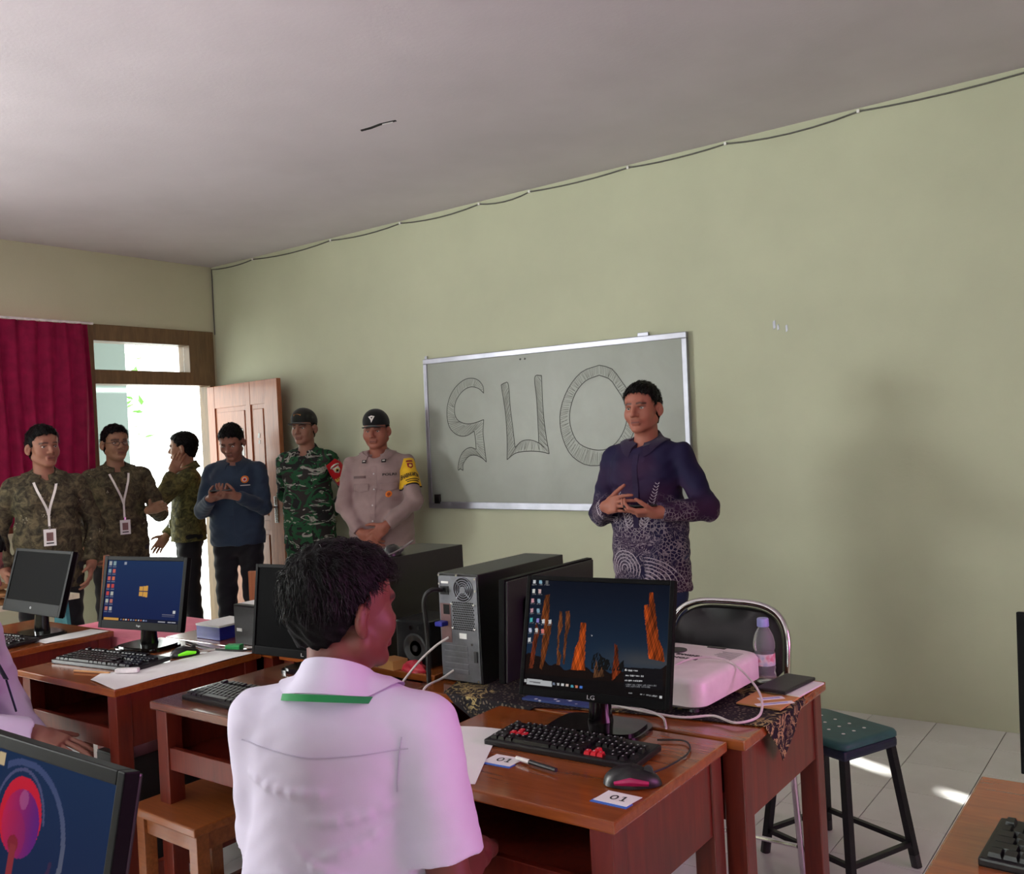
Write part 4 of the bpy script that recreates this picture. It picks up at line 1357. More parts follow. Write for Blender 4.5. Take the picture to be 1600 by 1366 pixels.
# ---- cables
def cable(pts, r, mat, label, n=8):
    o = MB().tube(spline(pts, n), r, 7).build('cable', mat, None, True)
    p = Vector(pts[0])
    o.data.transform(Matrix.Translation(-p))
    o.location = p
    return tag(o, label, 'cable')
M['cable_white'] = simple('white_cable', (206, 198, 196), 0.5)
M['cable_black'] = simple('black_cable', (16, 16, 17), 0.45)
cable([(5.36, -2.665, 0.79), (5.40, -2.52, 0.851), (5.50, -2.46, 0.853), (5.60, -2.50, 0.80), (5.648, -2.60, 0.766), (5.62, -2.68, 0.762), (5.55, -2.66, 0.764), (5.48, -2.70, 0.762), (5.36, -2.70, 0.764), (5.25, -2.68, 0.764)], 0.0032, M['cable_white'], 'white cable looping over the projector onto the batik cloth')
cable([(5.48, -2.775, 0.7562), (5.44, -2.72, 0.763), (5.36, -2.68, 0.761), (5.28, -2.70, 0.761)], 0.0032, M['cable_white'], 'short white cable end on the batik cloth behind the rock spire monitor')
cable([(4.712, -2.672, 0.89), (4.68, -2.70, 0.865), (4.64, -2.735, 0.82), (4.61, -2.78, 0.765), (4.63, -2.84, 0.754), (4.6, -2.9, 0.754)], 0.0036, M['cable_white'], 'white cable arching from the computer tower to the neighbouring desk')
cable([(4.725, -2.672, 0.792), (4.71, -2.71, 0.775), (4.705, -2.778, 0.765), (4.70, -2.79, 0.73), (4.70, -2.79, 0.68)], 0.0036, M['cable_white'], 'short white cable plugged low into the computer tower')
cable([(4.69, -2.667, 1.03), (4.675, -2.70, 1.032), (4.655, -2.71, 1.0), (4.652, -2.70, 0.90), (4.65, -2.70, 0.80), (4.648, -2.705, 0.60)], 0.0075, M['cable_black'], 'thick black power cord plugged into the computer tower')
cable([(5.50, -2.86, 0.7555), (5.56, -2.84, 0.756), (5.60, -2.90, 0.755), (5.60, -3.0, 0.755), (5.59, -3.065, 0.758)], 0.0022, M['cable_black'], 'thin black mouse cord on the nearest desk')
cable([(3.30, -2.45, 0.757), (3.33, -2.40, 0.78), (3.38, -2.38, 0.815), (3.47, -2.40, 0.818), (3.54, -2.46, 0.78)], 0.003, M['cable_black'], 'black cord curving over the blue box')
cable([(3.36, -2.66, 0.755), (3.45, -2.68, 0.756), (3.58, -2.70, 0.757), (3.70, -2.68, 0.757), (3.74, -2.64, 0.757)], 0.0035, M['cable_black'], 'black cord along the back of the blue desktop desk')
cable([(3.57, -2.75, 0.757), (3.62, -2.68, 0.757), (3.74, -2.60, 0.757), (3.83, -2.56, 0.757), (3.9, -2.50, 0.757)], 0.0035, M['cable_white'], 'pale cord running to the orange bag')
cable([(4.235, -2.35, 1.105), (4.28, -2.34, 1.13), (4.30, -2.40, 1.118), (4.27, -2.46, 1.094), (4.2, -2.46, 1.093)], 0.003, M['cable_grey'], 'grey mouse cord coiled on the large black tower')
cable([(4.39, -2.575, 0.86), (4.37, -2.60, 0.83), (4.37, -2.60, 0.79), (4.40, -2.59, 0.765), (4.44, -2.59, 0.757)], 0.003, M['cable_grey'], 'grey loop of cord in front of the loudspeaker')

# ---- small things between the desks
M['blue_card'] = simple('blue_carton', (34, 40, 130), 0.4)
t = thing('carton', 'dark blue carton with a pale lid beside the low computer case', 'box', (3.39, -2.50, 0.7505))
MB().box(-0.075, 0.075, -0.08, 0.08, 0.0, 0.05, 0.002).build('carton_body', M['blue_card'], t)
MB().box(-0.077, 0.077, -0.082, 0.082, 0.05, 0.058, 0.002).build('carton_lid', M['paper'], t)
g = NT('orange_film')
g.col(g.ramp(g.noise(g.coord(), 40.0, 4), [(0.3, (176, 48, 24)), (0.7, (216, 84, 44))]))
g.bump(g.noise(g.coord(), 70.0, 4, 0.7), 0.8, 0.01)
M['orange_film'] = g.done(0.2)
def blob(name, rx, ry, rz_, mat, seed, n=26, m=12, amp=0.25):
    rnd = random.Random(seed)
    ph = [rnd.uniform(0, 6.28) for _ in range(6)]
    V, F = [], []
    for j in range(m + 1):
        th = PI / 2 * j / m
        for i in range(n):
            a = 2 * PI * i / n
            k = 1 + amp * (0.5 * math.sin(3 * a + ph[0]) + 0.3 * math.sin(7 * a + ph[1] + 3 * th) + 0.3 * math.sin(5 * th * 2 + 4 * a + ph[2]))
            V.append((rx * k * math.cos(a) * math.cos(th), ry * k * math.sin(a) * math.cos(th), rz_ * math.sin(th) * (0.8 + 0.3 * k)))
    for j in range(m):
        for i in range(n):
            F.append((j * n + i, j * n + (i + 1) % n, (j + 1) * n + (i + 1) % n, (j + 1) * n + i))
    F.append(tuple(range(n - 1, -1, -1)))
    mb = MB()
    mb.add(V, F)
    return mb.mesh(name, mat, True)
o = mobj('plastic_bag', blob('plastic_bag', 0.12, 0.085, 0.045, M['orange_film'], 3), None, (3.92, -2.51, 0.75))
tag(o, 'crumpled orange plastic bag left of the black monitor', 'bag')
tag(MB().box(-0.03, 0.03, -0.016, 0.016, 0.0, 0.022, 0.004).build('adapter', simple('green_plastic', (40, 150, 80), 0.4), None, False, (3.66, -2.66, 0.7505), (0, 0, 0.4)), 'small green adapter at the back of the blue desktop desk', 'adapter')
tag(MB().prism([(-0.045, -0.02), (0.035, -0.032), (0.05, 0.022), (-0.02, 0.034)], 0.0, 0.03).build('paper_box', M['kraft'], None, False, (4.40, -2.60, 0.7505)), 'small beige box in front of the loudspeaker', 'box')
M['red_plastic'] = simple('red_plastic', (190, 40, 60), 0.4)
o = mobj('red_pouch', blob('red_pouch', 0.045, 0.03, 0.03, M['red_plastic'], 9), None, (4.50, -2.60, 0.7505))
tag(o, 'small red pouch in front of the loudspeaker', 'pouch')
for k, (x, y, a) in enumerate(((4.60, -2.80, 0.4), (4.50, -2.84, 1.2))):
    o = MB().prism([(-0.016, -0.009), (0.014, -0.012), (0.02, 0.006), (-0.006, 0.014)], 0.0, 0.0012).build('paper_scrap', M['paper'], None, False, (x, y, 0.7505), (0, 0, a))
    tag(o, ['larger torn white scrap near the corner of the neighbouring desk', 'smaller torn white scrap close to the white collar'][k], 'scrap')
# power strip hanging in the gap between the desks
t = thing('power_strip', 'black power strip hanging in the gap below the computer tower', 'power strip', (4.675, -2.80, 0.58), 0.0)
MB().box(-0.018, 0.018, -0.02, 0.015, 0.0, 0.17, 0.003).build('strip_body', M['black_plastic'], t)
for z in (0.03, 0.09):
    MB().cyl((0, -0.02, z + 0.02), (0, -0.023, z + 0.02), 0.013, n=16).build('socket', M['dark_grey'], t)
MB().box(-0.012, 0.012, -0.0215, -0.02, 0.135, 0.155).build('label_sticker', M['paper'], t)

# ---- seating
M['black_leather'] = simple('black_leatherette', (14, 14, 17), 0.32, 0, 0.15, 60, 0.15, 120)
M['chrome'] = simple('chrome', (214, 212, 214), 0.12, 1.0, 0.03)
ch = thing('chair', 'chrome framed chair with a rounded black padded back', 'chair', (5.25, -2.02, 0))
prof_ = []
bw, bz0, bz1 = 0.205, 0.655, 0.885
def back_outline(off):
    pts = []
    for k in range(33):
        a = PI * k / 32
        c, s_ = math.cos(a), math.sin(a)
        pts.append(((bw + off) * math.copysign(abs(c) ** 0.55, c), bz0 + 0.06 + (bz1 - bz0 - 0.06 + off) * abs(s_) ** 0.6))
    return pts
ol = back_outline(-0.012)
poly = ol + [(-bw + 0.012, bz0 + 0.03), (-bw + 0.04, bz0), (bw - 0.04, bz0), (bw - 0.012, bz0 + 0.03)]
bk = MB()
n = len(poly)
cz = (bz0 + bz1) / 2
def ringp(k, y):
    return [(p[0] * k, y + 0.1 + 0.05 * (p[1] - bz0) / 0.23 + 0.03 * (1 - (p[0] / bw) ** 2), cz + (p[1] - cz) * k) for p in poly]
V = ringp(1.0, 0.016) + ringp(1.0, 0.0) + ringp(0.93, -0.012) + ringp(0.5, -0.018)
F = []
for i in range(3):
    for k in range(n):
        F.append((i * n + k, i * n + (k + 1) % n, (i + 1) * n + (k + 1) % n, (i + 1) * n + k))
F += [tuple(range(n - 1, -1, -1)), tuple(range(3 * n, 4 * n))]
bk.add(V, F)
bk.build('backrest', M['black_leather'], ch, True)
fr = [(p[0], 0.108 + 0.05 * (p[1] - bz0) / 0.23 + 0.03 * (1 - (p[0] / bw) ** 2) * 0.6, p[1]) for p in back_outline(0.004)]
fr = [(bw + 0.004, 0.10, 0.62), ] + fr + [(-bw - 0.004, 0.10, 0.62)]
fr = [(bw + 0.006, 0.16, 0.0), (bw + 0.006, 0.10, 0.45)] + fr + [(-bw - 0.006, 0.10, 0.45), (-bw - 0.006, 0.16, 0.0)]
MB().tube(fr, 0.011, 10).build('back_frame', M['chrome'], ch, True)
rounded_slab(0.20, 0.19, 0.44, 0.485, 0.06, 0.010).build('seat', M['black_leather'], ch, True, (0, -0.09, 0))
for sx in (-1, 1):
    MB().tube([(sx * 0.195, 0.10, 0.435), (sx * 0.195, -0.24, 0.435), (sx * 0.195, -0.27, 0.41), (sx * 0.20, -0.29, 0.0)], 0.011, 8).build('leg', M['chrome'], ch, True)
MB().tube([(-0.2, 0.145, 0.12), (0.2, 0.145, 0.12)], 0.008, 8).build('stretcher', M['chrome'], ch, True)

M['teal'] = simple('teal_seat', (44, 92, 92), 0.45, 0, 0.08, 14)
g = NT('navy_edge')
M['navy_metal'] = simple('navy_metal', (22, 34, 60), 0.4)
sl = thing('stool', 'teal topped stool with black splayed metal legs beside the table', 'stool', (5.505, -1.645, 0), -0.41)
rounded_slab(0.165, 0.135, 0.425, 0.455, 0.03, 0.008).build('seat', M['teal'], sl, True)
MB().box(-0.158, 0.158, -0.128, 0.128, 0.395, 0.428, 0.01).build('seat_band', M['navy_metal'], sl)
hole = MB().cyl((0, 0, 0.4545), (0, 0, 0.4556), 0.006, n=10).mesh('seat_hole', M['white_plastic'])
for i in range(4):
    for j in range(3):
        mobj('seat_hole', hole, sl, (-0.09 + i * 0.06, -0.05 + j * 0.05, 0))
feet = {}
for sx in (-1, 1):
    for sy in (-1, 1):
        tp, bt_ = Vector((sx * 0.14, sy * 0.11, 0.41)), Vector((sx * 0.185, sy * 0.155, 0.0))
        feet[(sx, sy)] = bt_.lerp(tp, 0.19)
        MB().tube([bt_, tp], 0.0165, 4).build('leg', M['black_metal'], sl)
        MB().cyl(bt_ + Vector((0, 0, 0.0)), bt_.lerp(tp, 0.1), 0.017, n=10).build('foot_cap', M['dark_grey'], sl)
for a, b in (((-1, -1), (1, -1)), ((1, -1), (1, 1)), ((1, 1), (-1, 1)), ((-1, 1), (-1, -1))):
    MB().tube([feet[a], feet[b]], 0.011, 4).build('stretcher', M['black_metal'], sl)

def wood_stool(loc, rz, label):
    t = thing('wooden_stool', label, 'stool', loc, rz, 'plain wooden stools')
    MB().box(-0.17, 0.17, -0.145, 0.145, 0.425, 0.45, 0.004).build('seat', M['stool_wood'], t)
    leg = MB().box(-0.02, 0.02, -0.02, 0.02, 0, 0.425, 0.002).mesh('leg', M['stool_wood'])
    for sx in (-1, 1):
        for sy in (-1, 1):
            mobj('leg', leg, t, (sx * 0.135, sy * 0.11, 0))
    for sy in (-1, 1):
        MB().box(-0.116, 0.116, sy * 0.11 - 0.01, sy * 0.11 + 0.01, 0.37, 0.425).build('apron', M['stool_wood'], t)
        MB().box(-0.116, 0.116, sy * 0.11 - 0.01, sy * 0.11 + 0.01, 0.12, 0.15).build('stretcher', M['stool_wood'], t)
    for sx in (-1, 1):
        MB().box(sx * 0.135 - 0.01, sx * 0.135 + 0.01, -0.09, 0.09, 0.37, 0.425).build('apron', M['stool_wood'], t)
        MB().box(sx * 0.135 - 0.01, sx * 0.135 + 0.01, -0.09, 0.09, 0.16, 0.19).build('stretcher', M['stool_wood'], t)
    return t
wood_stool((4.125, -3.135, 0), -0.03, 'empty wooden stool left of the white shirted man')
wood_stool((5.24, -3.60, 0), 0.1, 'wooden stool under the white shirted man in front')
wood_stool((3.30, -3.55, 0), 0.0, 'wooden stool under the person at the left edge')

# ---- far left: side table, snack packs, leaning board, wooden board
M['teal_panel'] = simple('teal_panel', (60, 128, 140), 0.5)
st = thing('side_table', 'small table with white top and teal leg panels behind the off monitor', 'table', (1.52, -2.44, 0))
MB().box(-0.11, 0.11, -0.36, 0.30, 0.732, 0.76, 0.003).build('tabletop', simple('cream_top', (222, 214, 190), 0.4), st)
for y in (-0.33, 0.24):
    MB().prism([(-0.14, 0.0), (0.16, 0.0), (0.06, 0.732), (-0.04, 0.732)], y, y + 0.02, 'y').build('leg_panel', M['teal_panel'], st)
M['snack'] = simple('snack_brown', (150, 112, 70), 0.5, 0, 0.2, 20)
for k in range(3):
    o = mobj('bread_pack', blob('bread_pack', 0.085, 0.10, 0.034, M['snack'], 20 + k, amp=0.15), None, (1.52 + 0.006 * (k % 2), -2.56 + 0.012 * (k % 2), 0.76 + 0.041 * k))
    tag(o, ['lowest brown pack in the stack at the left edge', 'middle brown pack in the stack at the left edge', 'topmost brown pack in the stack at the left edge'][k], 'pack', 'packs stacked on the side table')
lb_ = thing('leaning_board', 'dark red board leaning left of the blue desktop monitor', 'board', (1.87, -2.12, 0))
MB().box(-0.20, 0.20, -0.012, 0.012, 0.045, 0.95, 0.003, Matrix.Rotation(0.22, 4, 'Y')).build('board_face', M['side_wood'], lb_)
MB().box(-0.206, -0.198, -0.014, 0.014, 0.045, 0.95, 0.001, Matrix.Rotation(0.22, 4, 'Y')).build('edge_strip', M['stool_wood'], lb_)
wd = thing('wooden_chair', 'plain wooden chair with a solid back panel before the door', 'chair', (2.15, -1.23, 0), 0.35)
MB().box(-0.19, 0.19, 0.0, 0.022, 0.50, 0.77, 0.004).build('backrest', M['door_wood'], wd)
MB().box(-0.2, 0.2, 0.0, 0.38, 0.42, 0.445, 0.004).build('seat', M['door_wood'], wd)
for sx in (-1, 1):
    MB().box(sx * 0.18 - 0.018, sx * 0.18 + 0.018, 0.002, 0.03, 0.0, 0.52, 0.002).build('leg', M['door_wood'], wd)
    MB().box(sx * 0.18 - 0.018, sx * 0.18 + 0.018, 0.345, 0.375, 0.0, 0.42, 0.002).build('leg', M['door_wood'], wd)

# ------------------------------------------------------------------ people: bodies grown from smooth distance fields
class Vol:
    def __init__(s, lo, hi, h):
        s.lo, s.h = np.array(lo, float), h
        s.n = np.ceil((np.array(hi, float) - s.lo) / h).astype(int) + 1
        s.ax = [s.lo[i] + h * np.arange(s.n[i]) for i in range(3)]
        s.G = np.full(tuple(s.n), 0.5, np.float32)
    def win(s, lo, hi, m):
        sl = []
        for i in range(3):
            a = int(max(0, math.floor((lo[i] - m - s.lo[i]) / s.h)))
            b = int(min(s.n[i], math.ceil((hi[i] + m - s.lo[i]) / s.h) + 1))
            if b - a < 1:
                return None
            sl.append(slice(a, b))
        return tuple(sl)
    def sub(s, lo, hi):
        """an empty volume on the same lattice"""
        v = Vol.__new__(Vol)
        a = np.floor((np.array(lo) - s.lo) / s.h).astype(int)
        b = np.ceil((np.array(hi) - s.lo) / s.h).astype(int)
        a, b = np.maximum(a, 0), np.minimum(b, s.n - 1)
        v.h, v.lo, v.n, v.off = s.h, s.lo + a * s.h, b - a + 1, a
        v.ax = [v.lo[i] + v.h * np.arange(v.n[i]) for i in range(3)]
        v.G = np.full(tuple(v.n), 0.5, np.float32)
        return v
    def xyz(s, sl):
        return (s.ax[0][sl[0]][:, None, None].astype(np.float32), s.ax[1][sl[1]][None, :, None].astype(np.float32), s.ax[2][sl[2]][None, None, :].astype(np.float32))
    def put(s, prim, k=0.02, op='u'):
        fn, lo, hi = prim
        sl = s.win(lo, hi, k + 3 * s.h)
        if sl is None:
            return s
        d = fn(*s.xyz(sl))
        g = s.G[sl]
        if op == 'u':
            if k > 0:
                h = np.clip(0.5 + 0.5 * (g - d) / k, 0, 1)
                s.G[sl] = g + (d - g) * h - k * h * (1 - h)
            else:
                s.G[sl] = np.minimum(g, d)
        else:
            d = -d
            h = np.clip(0.5 - 0.5 * (g - d) / k, 0, 1)
            s.G[sl] = g + (d - g) * h + k * h * (1 - h)
        return s
    def cut(s, fn):
        """intersect with a half space or region: fn(x,y,z) > 0 is removed"""
        sl = (slice(0, s.n[0]), slice(0, s.n[1]), slice(0, s.n[2]))
        s.G = np.maximum(s.G, np.broadcast_to(fn(*s.xyz(sl)), s.G.shape)).astype(np.float32)
        return s
    def warp(s, fn):
        sl = (slice(0, s.n[0]), slice(0, s.n[1]), slice(0, s.n[2]))
        m = np.abs(s.G) < 0.06
        ii = np.nonzero(m)
        s.G[ii] += fn(s.ax[0][ii[0]], s.ax[1][ii[1]], s.ax[2][ii[2]]).astype(np.float32)
        return s
    def surface(s):
        """surface nets"""
        G = s.G
        ins = G < 0
        cs = np.zeros(tuple(s.n - 1), np.int8)
        cor = [(i, j, k) for i in (0, 1) for j in (0, 1) for k in (0, 1)]
        n = s.n
        for (i, j, k) in cor:
            cs += ins[i:n[0] - 1 + i, j:n[1] - 1 + j, k:n[2] - 1 + k]
        act = np.nonzero((cs > 0) & (cs < 8))
        A = np.stack(act, -1)
        N = len(A)
        acc = np.zeros((N, 3))
        cnt = np.zeros(N)
        val = {c: G[A[:, 0] + c[0], A[:, 1] + c[1], A[:, 2] + c[2]].astype(np.float64) for c in cor}
        for a in cor:
            for ax in range(3):
                if a[ax] == 0:
                    b = list(a)
                    b[ax] = 1
                    b = tuple(b)
                    va, vb = val[a], val[b]
                    m = (va < 0) != (vb < 0)
                    t = np.where(m, va / np.where(m, va - vb, 1), 0)
                    p = np.array(a, float)[None, :] + t[:, None] * np.eye(3)[ax][None, :]
                    acc += np.where(m[:, None], p, 0)
                    cnt += m
        V = s.lo + s.h * (A + acc / cnt[:, None])
        idx = np.full(tuple(s.n - 1), -1, np.int32)
        idx[act] = np.arange(N)
        Fs = []
        for ax in range(3):
            o = [q for q in range(3) if q != ax]
            lo_, hi_ = [slice(None)] * 3, [slice(None)] * 3
            lo_[ax], hi_[ax] = slice(0, n[ax] - 1), slice(1, n[ax])
            a, b = ins[tuple(lo_)], ins[tuple(hi_)]
            e = np.stack(np.nonzero(a != b), -1)
            e = e[(e[:, o[0]] > 0) & (e[:, o[1]] > 0) & (e[:, o[0]] < n[o[0]] - 1) & (e[:, o[1]] < n[o[1]] - 1)]
            if not len(e):
                continue
            fl = a[e[:, 0], e[:, 1], e[:, 2]]
            def cell(d0, d1):
                q = e.copy()
                q[:, o[0]] -= d0
                q[:, o[1]] -= d1
                return idx[q[:, 0], q[:, 1], q[:, 2]]
            quad = np.stack([cell(1, 1), cell(0, 1), cell(0, 0), cell(1, 0)], -1)
            flip = fl if ax != 1 else ~fl
            quad[~flip] = quad[~flip][:, ::-1]
            Fs.append(quad)
        F = np.concatenate(Fs)
        F = F[(F >= 0).all(1)]
        return V, F

def v3(p):
    return np.array(p, np.float32)
def cap(a, b, ra, rb=None):
    rb = ra if rb is None else rb
    a, b = v3(a), v3(b)
    ab = b - a
    L2 = max(float(ab @ ab), 1e-9)
    def fn(x, y, z):
        px, py, pz = x - a[0], y - a[1], z - a[2]
        t = np.clip((px * ab[0] + py * ab[1] + pz * ab[2]) / L2, 0, 1)
        return np.sqrt((px - t * ab[0]) ** 2 + (py - t * ab[1]) ** 2 + (pz - t * ab[2]) ** 2) - (ra + (rb - ra) * t)
    r = max(ra, rb)
    return fn, np.minimum(a, b) - r, np.maximum(a, b) + r
def ell(c, r, R=None):
    c, r = v3(c), v3(r)
    Rm = None if R is None else np.array(R, np.float32)
    def fn(x, y, z):
        px, py, pz = x - c[0], y - c[1], z - c[2]
        if Rm is not None:
            px, py, pz = (px * Rm[0, 0] + py * Rm[1, 0] + pz * Rm[2, 0], px * Rm[0, 1] + py * Rm[1, 1] + pz * Rm[2, 1], px * Rm[0, 2] + py * Rm[1, 2] + pz * Rm[2, 2])
        k0 = np.sqrt((px / r[0]) ** 2 + (py / r[1]) ** 2 + (pz / r[2]) ** 2)
        k1 = np.sqrt((px / r[0] ** 2) ** 2 + (py / r[1] ** 2) ** 2 + (pz / r[2] ** 2) ** 2)
        return k0 * (k0 - 1) / np.maximum(k1, 1e-4)
    m = float(r.max()) if Rm is not None else r
    return fn, c - m, c + m
def rbox(c, hs, rad, R=None):
    c, hs = v3(c), v3(hs)
    Rm = np.eye(3, dtype=np.float32) if R is None else np.array(R, np.float32)
    def fn(x, y, z):
        px, py, pz = x - c[0], y - c[1], z - c[2]
        q = [np.abs(px * Rm[0, i] + py * Rm[1, i] + pz * Rm[2, i]) - hs[i] + rad for i in range(3)]
        o = np.sqrt(np.maximum(q[0], 0) ** 2 + np.maximum(q[1], 0) ** 2 + np.maximum(q[2], 0) ** 2)
        return o + np.minimum(np.maximum(q[0], np.maximum(q[1], q[2])), 0) - rad
    m = float(np.linalg.norm(hs))
    return fn, c - m, c + m
def xf(prim, R, c):
    """a primitive given in a local frame (columns of R, origin c) moved to the person's frame"""
    fn, lo, hi = prim
    R = np.array(R, np.float32)
    c = v3(c)
    def g(x, y, z):
        px, py, pz = x - c[0], y - c[1], z - c[2]
        return fn(px * R[0, 0] + py * R[1, 0] + pz * R[2, 0], px * R[0, 1] + py * R[1, 1] + pz * R[2, 1], px * R[0, 2] + py * R[1, 2] + pz * R[2, 2])
    cs = np.array([[(lo, hi)[i][0], (lo, hi)[j][1], (lo, hi)[k][2]] for i in (0, 1) for j in (0, 1) for k in (0, 1)]) @ R.T + c
    return g, cs.min(0), cs.max(0)
def flat(prim, sy):
    """squash a primitive (about y = 0 of its own frame) in depth"""
    fn, lo, hi = prim
    def g(x, y, z):
        return fn(x, y / sy, z) * min(1.0, sy + 0.15)
    lo, hi = np.array(lo, float), np.array(hi, float)
    lo[1] *= sy
    hi[1] *= sy
    return g, lo, hi

def rot(ax, a):
    return np.array(Matrix.Rotation(a, 3, ax))
def nrm(v):
    v = np.array(v, float)
    return v / max(1e-9, np.linalg.norm(v))

def elbow(S, W, l1, l2, pole):
    S, W = np.array(S, float), np.array(W, float)
    d = W - S
    L = min(np.linalg.norm(d), l1 + l2 - 1e-3)
    u = nrm(d)
    p = nrm(np.array(pole, float) - u * np.dot(pole, u))
    a = (l1 * l1 - l2 * l2 + L * L) / (2 * L)
    h = math.sqrt(max(0, l1 * l1 - a * a))
    return S + u * a + p * h

FINGERS = [(0.030, [0.042, 0.026, 0.020], 0.0086), (0.010, [0.046, 0.030, 0.021], 0.0088), (-0.010, [0.042, 0.028, 0.020], 0.0084), (-0.029, [0.033, 0.020, 0.017], 0.0074)]
def hand_prims(w, f, n, side, curl=(0.35, 0.4, 0.3), thumb=0.5, spread=0.06, sc=1.0, curls=None, fat=1.0):
    """w wrist, f finger direction, n palm normal (the way the palm faces), side +1 when the thumb is on f x n"""
    f = nrm(f)
    n = nrm(np.array(n, float) - f * np.dot(n, f))
    t = np.cross(f, n) * side
    w = np.array(w, float)
    out = []
    R = np.stack([t, f, n], 1)
    out.append((rbox(w + f * 0.050 * sc, (0.040 * sc, 0.046 * sc, 0.0135 * sc), 0.012 * sc, R), 0.012))
    out.append((cap(w - f * 0.03, w + f * 0.02, 0.026 * sc, 0.027 * sc), 0.015))
    for i, (o, L, r) in enumerate(FINGERS):
        p = w + f * (0.090 - 0.006 * abs(i - 1)) * sc + t * o * sc
        ang = 0.0
        cc = curls[i] if curls else curl
        d0 = nrm(f + t * spread * (1.2 - i * 0.9))
        for j, l in enumerate(L):
            ang += cc[j]
            d = d0 * math.cos(ang) + n * math.sin(ang)
            q = p + d * l * sc
            out.append((cap(p, q, r * fat * (1 - 0.08 * j) * sc, r * fat * (1 - 0.08 * (j + 1)) * sc), 0.003))
            p = q
    p = w + f * 0.022 * sc + t * 0.030 * sc
    d = nrm(t * 0.75 + f * 0.6 + n * 0.35)
    for j, (l, r0, r1) in enumerate(((0.040, 0.0135, 0.0110), (0.030, 0.0105, 0.0095), (0.024, 0.0092, 0.0075))):
        q = p + d * l * sc
        out.append((cap(p, q, r0 * sc, r1 * sc), 0.008 if j == 0 else 0.003))
        p = q
        d = nrm(d + (f * 0.5 - t * 0.35 + n * 0.35) * thumb)
    return out

def head_prims(fat=1.0):
    P = []
    a = P.append
    a((ell((0, -0.014, 0.034), (0.074, 0.094, 0.082)), 0.0))
    a((ell((0, 0.030, 0.045), (0.063, 0.052, 0.055)), 0.03))
    a((ell((0, 0.026, -0.030), (0.060 * fat, 0.062, 0.080)), 0.03))
    for s in (-1, 1):
        a((cap((s * 0.050 * fat, -0.002, -0.055), (s * 0.018, 0.064, -0.094), 0.020, 0.016), 0.02))
        a((ell((s * 0.040 * fat, 0.052, -0.028), (0.026, 0.026, 0.030)), 0.02))
    a((ell((0, 0.070, -0.098), (0.020, 0.016, 0.015)), 0.015))
    a((cap((-0.036, 0.080, 0.021), (0.036, 0.080, 0.021), 0.0095), 0.014))
    a((cap((0, 0.086, 0.010), (0, 0.104, -0.028), 0.0070, 0.0115), 0.010))
    for s in (-1, 1):
        a((ell((s * 0.013, 0.093, -0.034), (0.010, 0.010, 0.008)), 0.006))
    a((cap((-0.019, 0.083, -0.060), (0.019, 0.083, -0.060), 0.0075), 0.006))
    a((cap((-0.016, 0.084, -0.071), (0.016, 0.084, -0.071), 0.0080), 0.005))
    return P
EAR = [(ell((0, -0.009, 0.004), (0.0115, 0.020, 0.031)), 0.004), (ell((0.0, -0.002, -0.020), (0.008, 0.011, 0.012)), 0.004)]

SKIN = {}
def skin_mat():
    if 'm' not in SKIN:
        SKIN['m'] = vcol_mat('skin', 0.52, 0, 0.06, 0.05, 0.35)
    return SKIN['m']
M['hair'] = simple('black_hair', (6, 5, 5), 0.6, 0, 0.25, 90, 0.5, 260, 0.12)
M['eye'] = vcol_mat('eye', 0.15)
M['sole'] = simple('shoe_black', (16, 15, 15), 0.4)

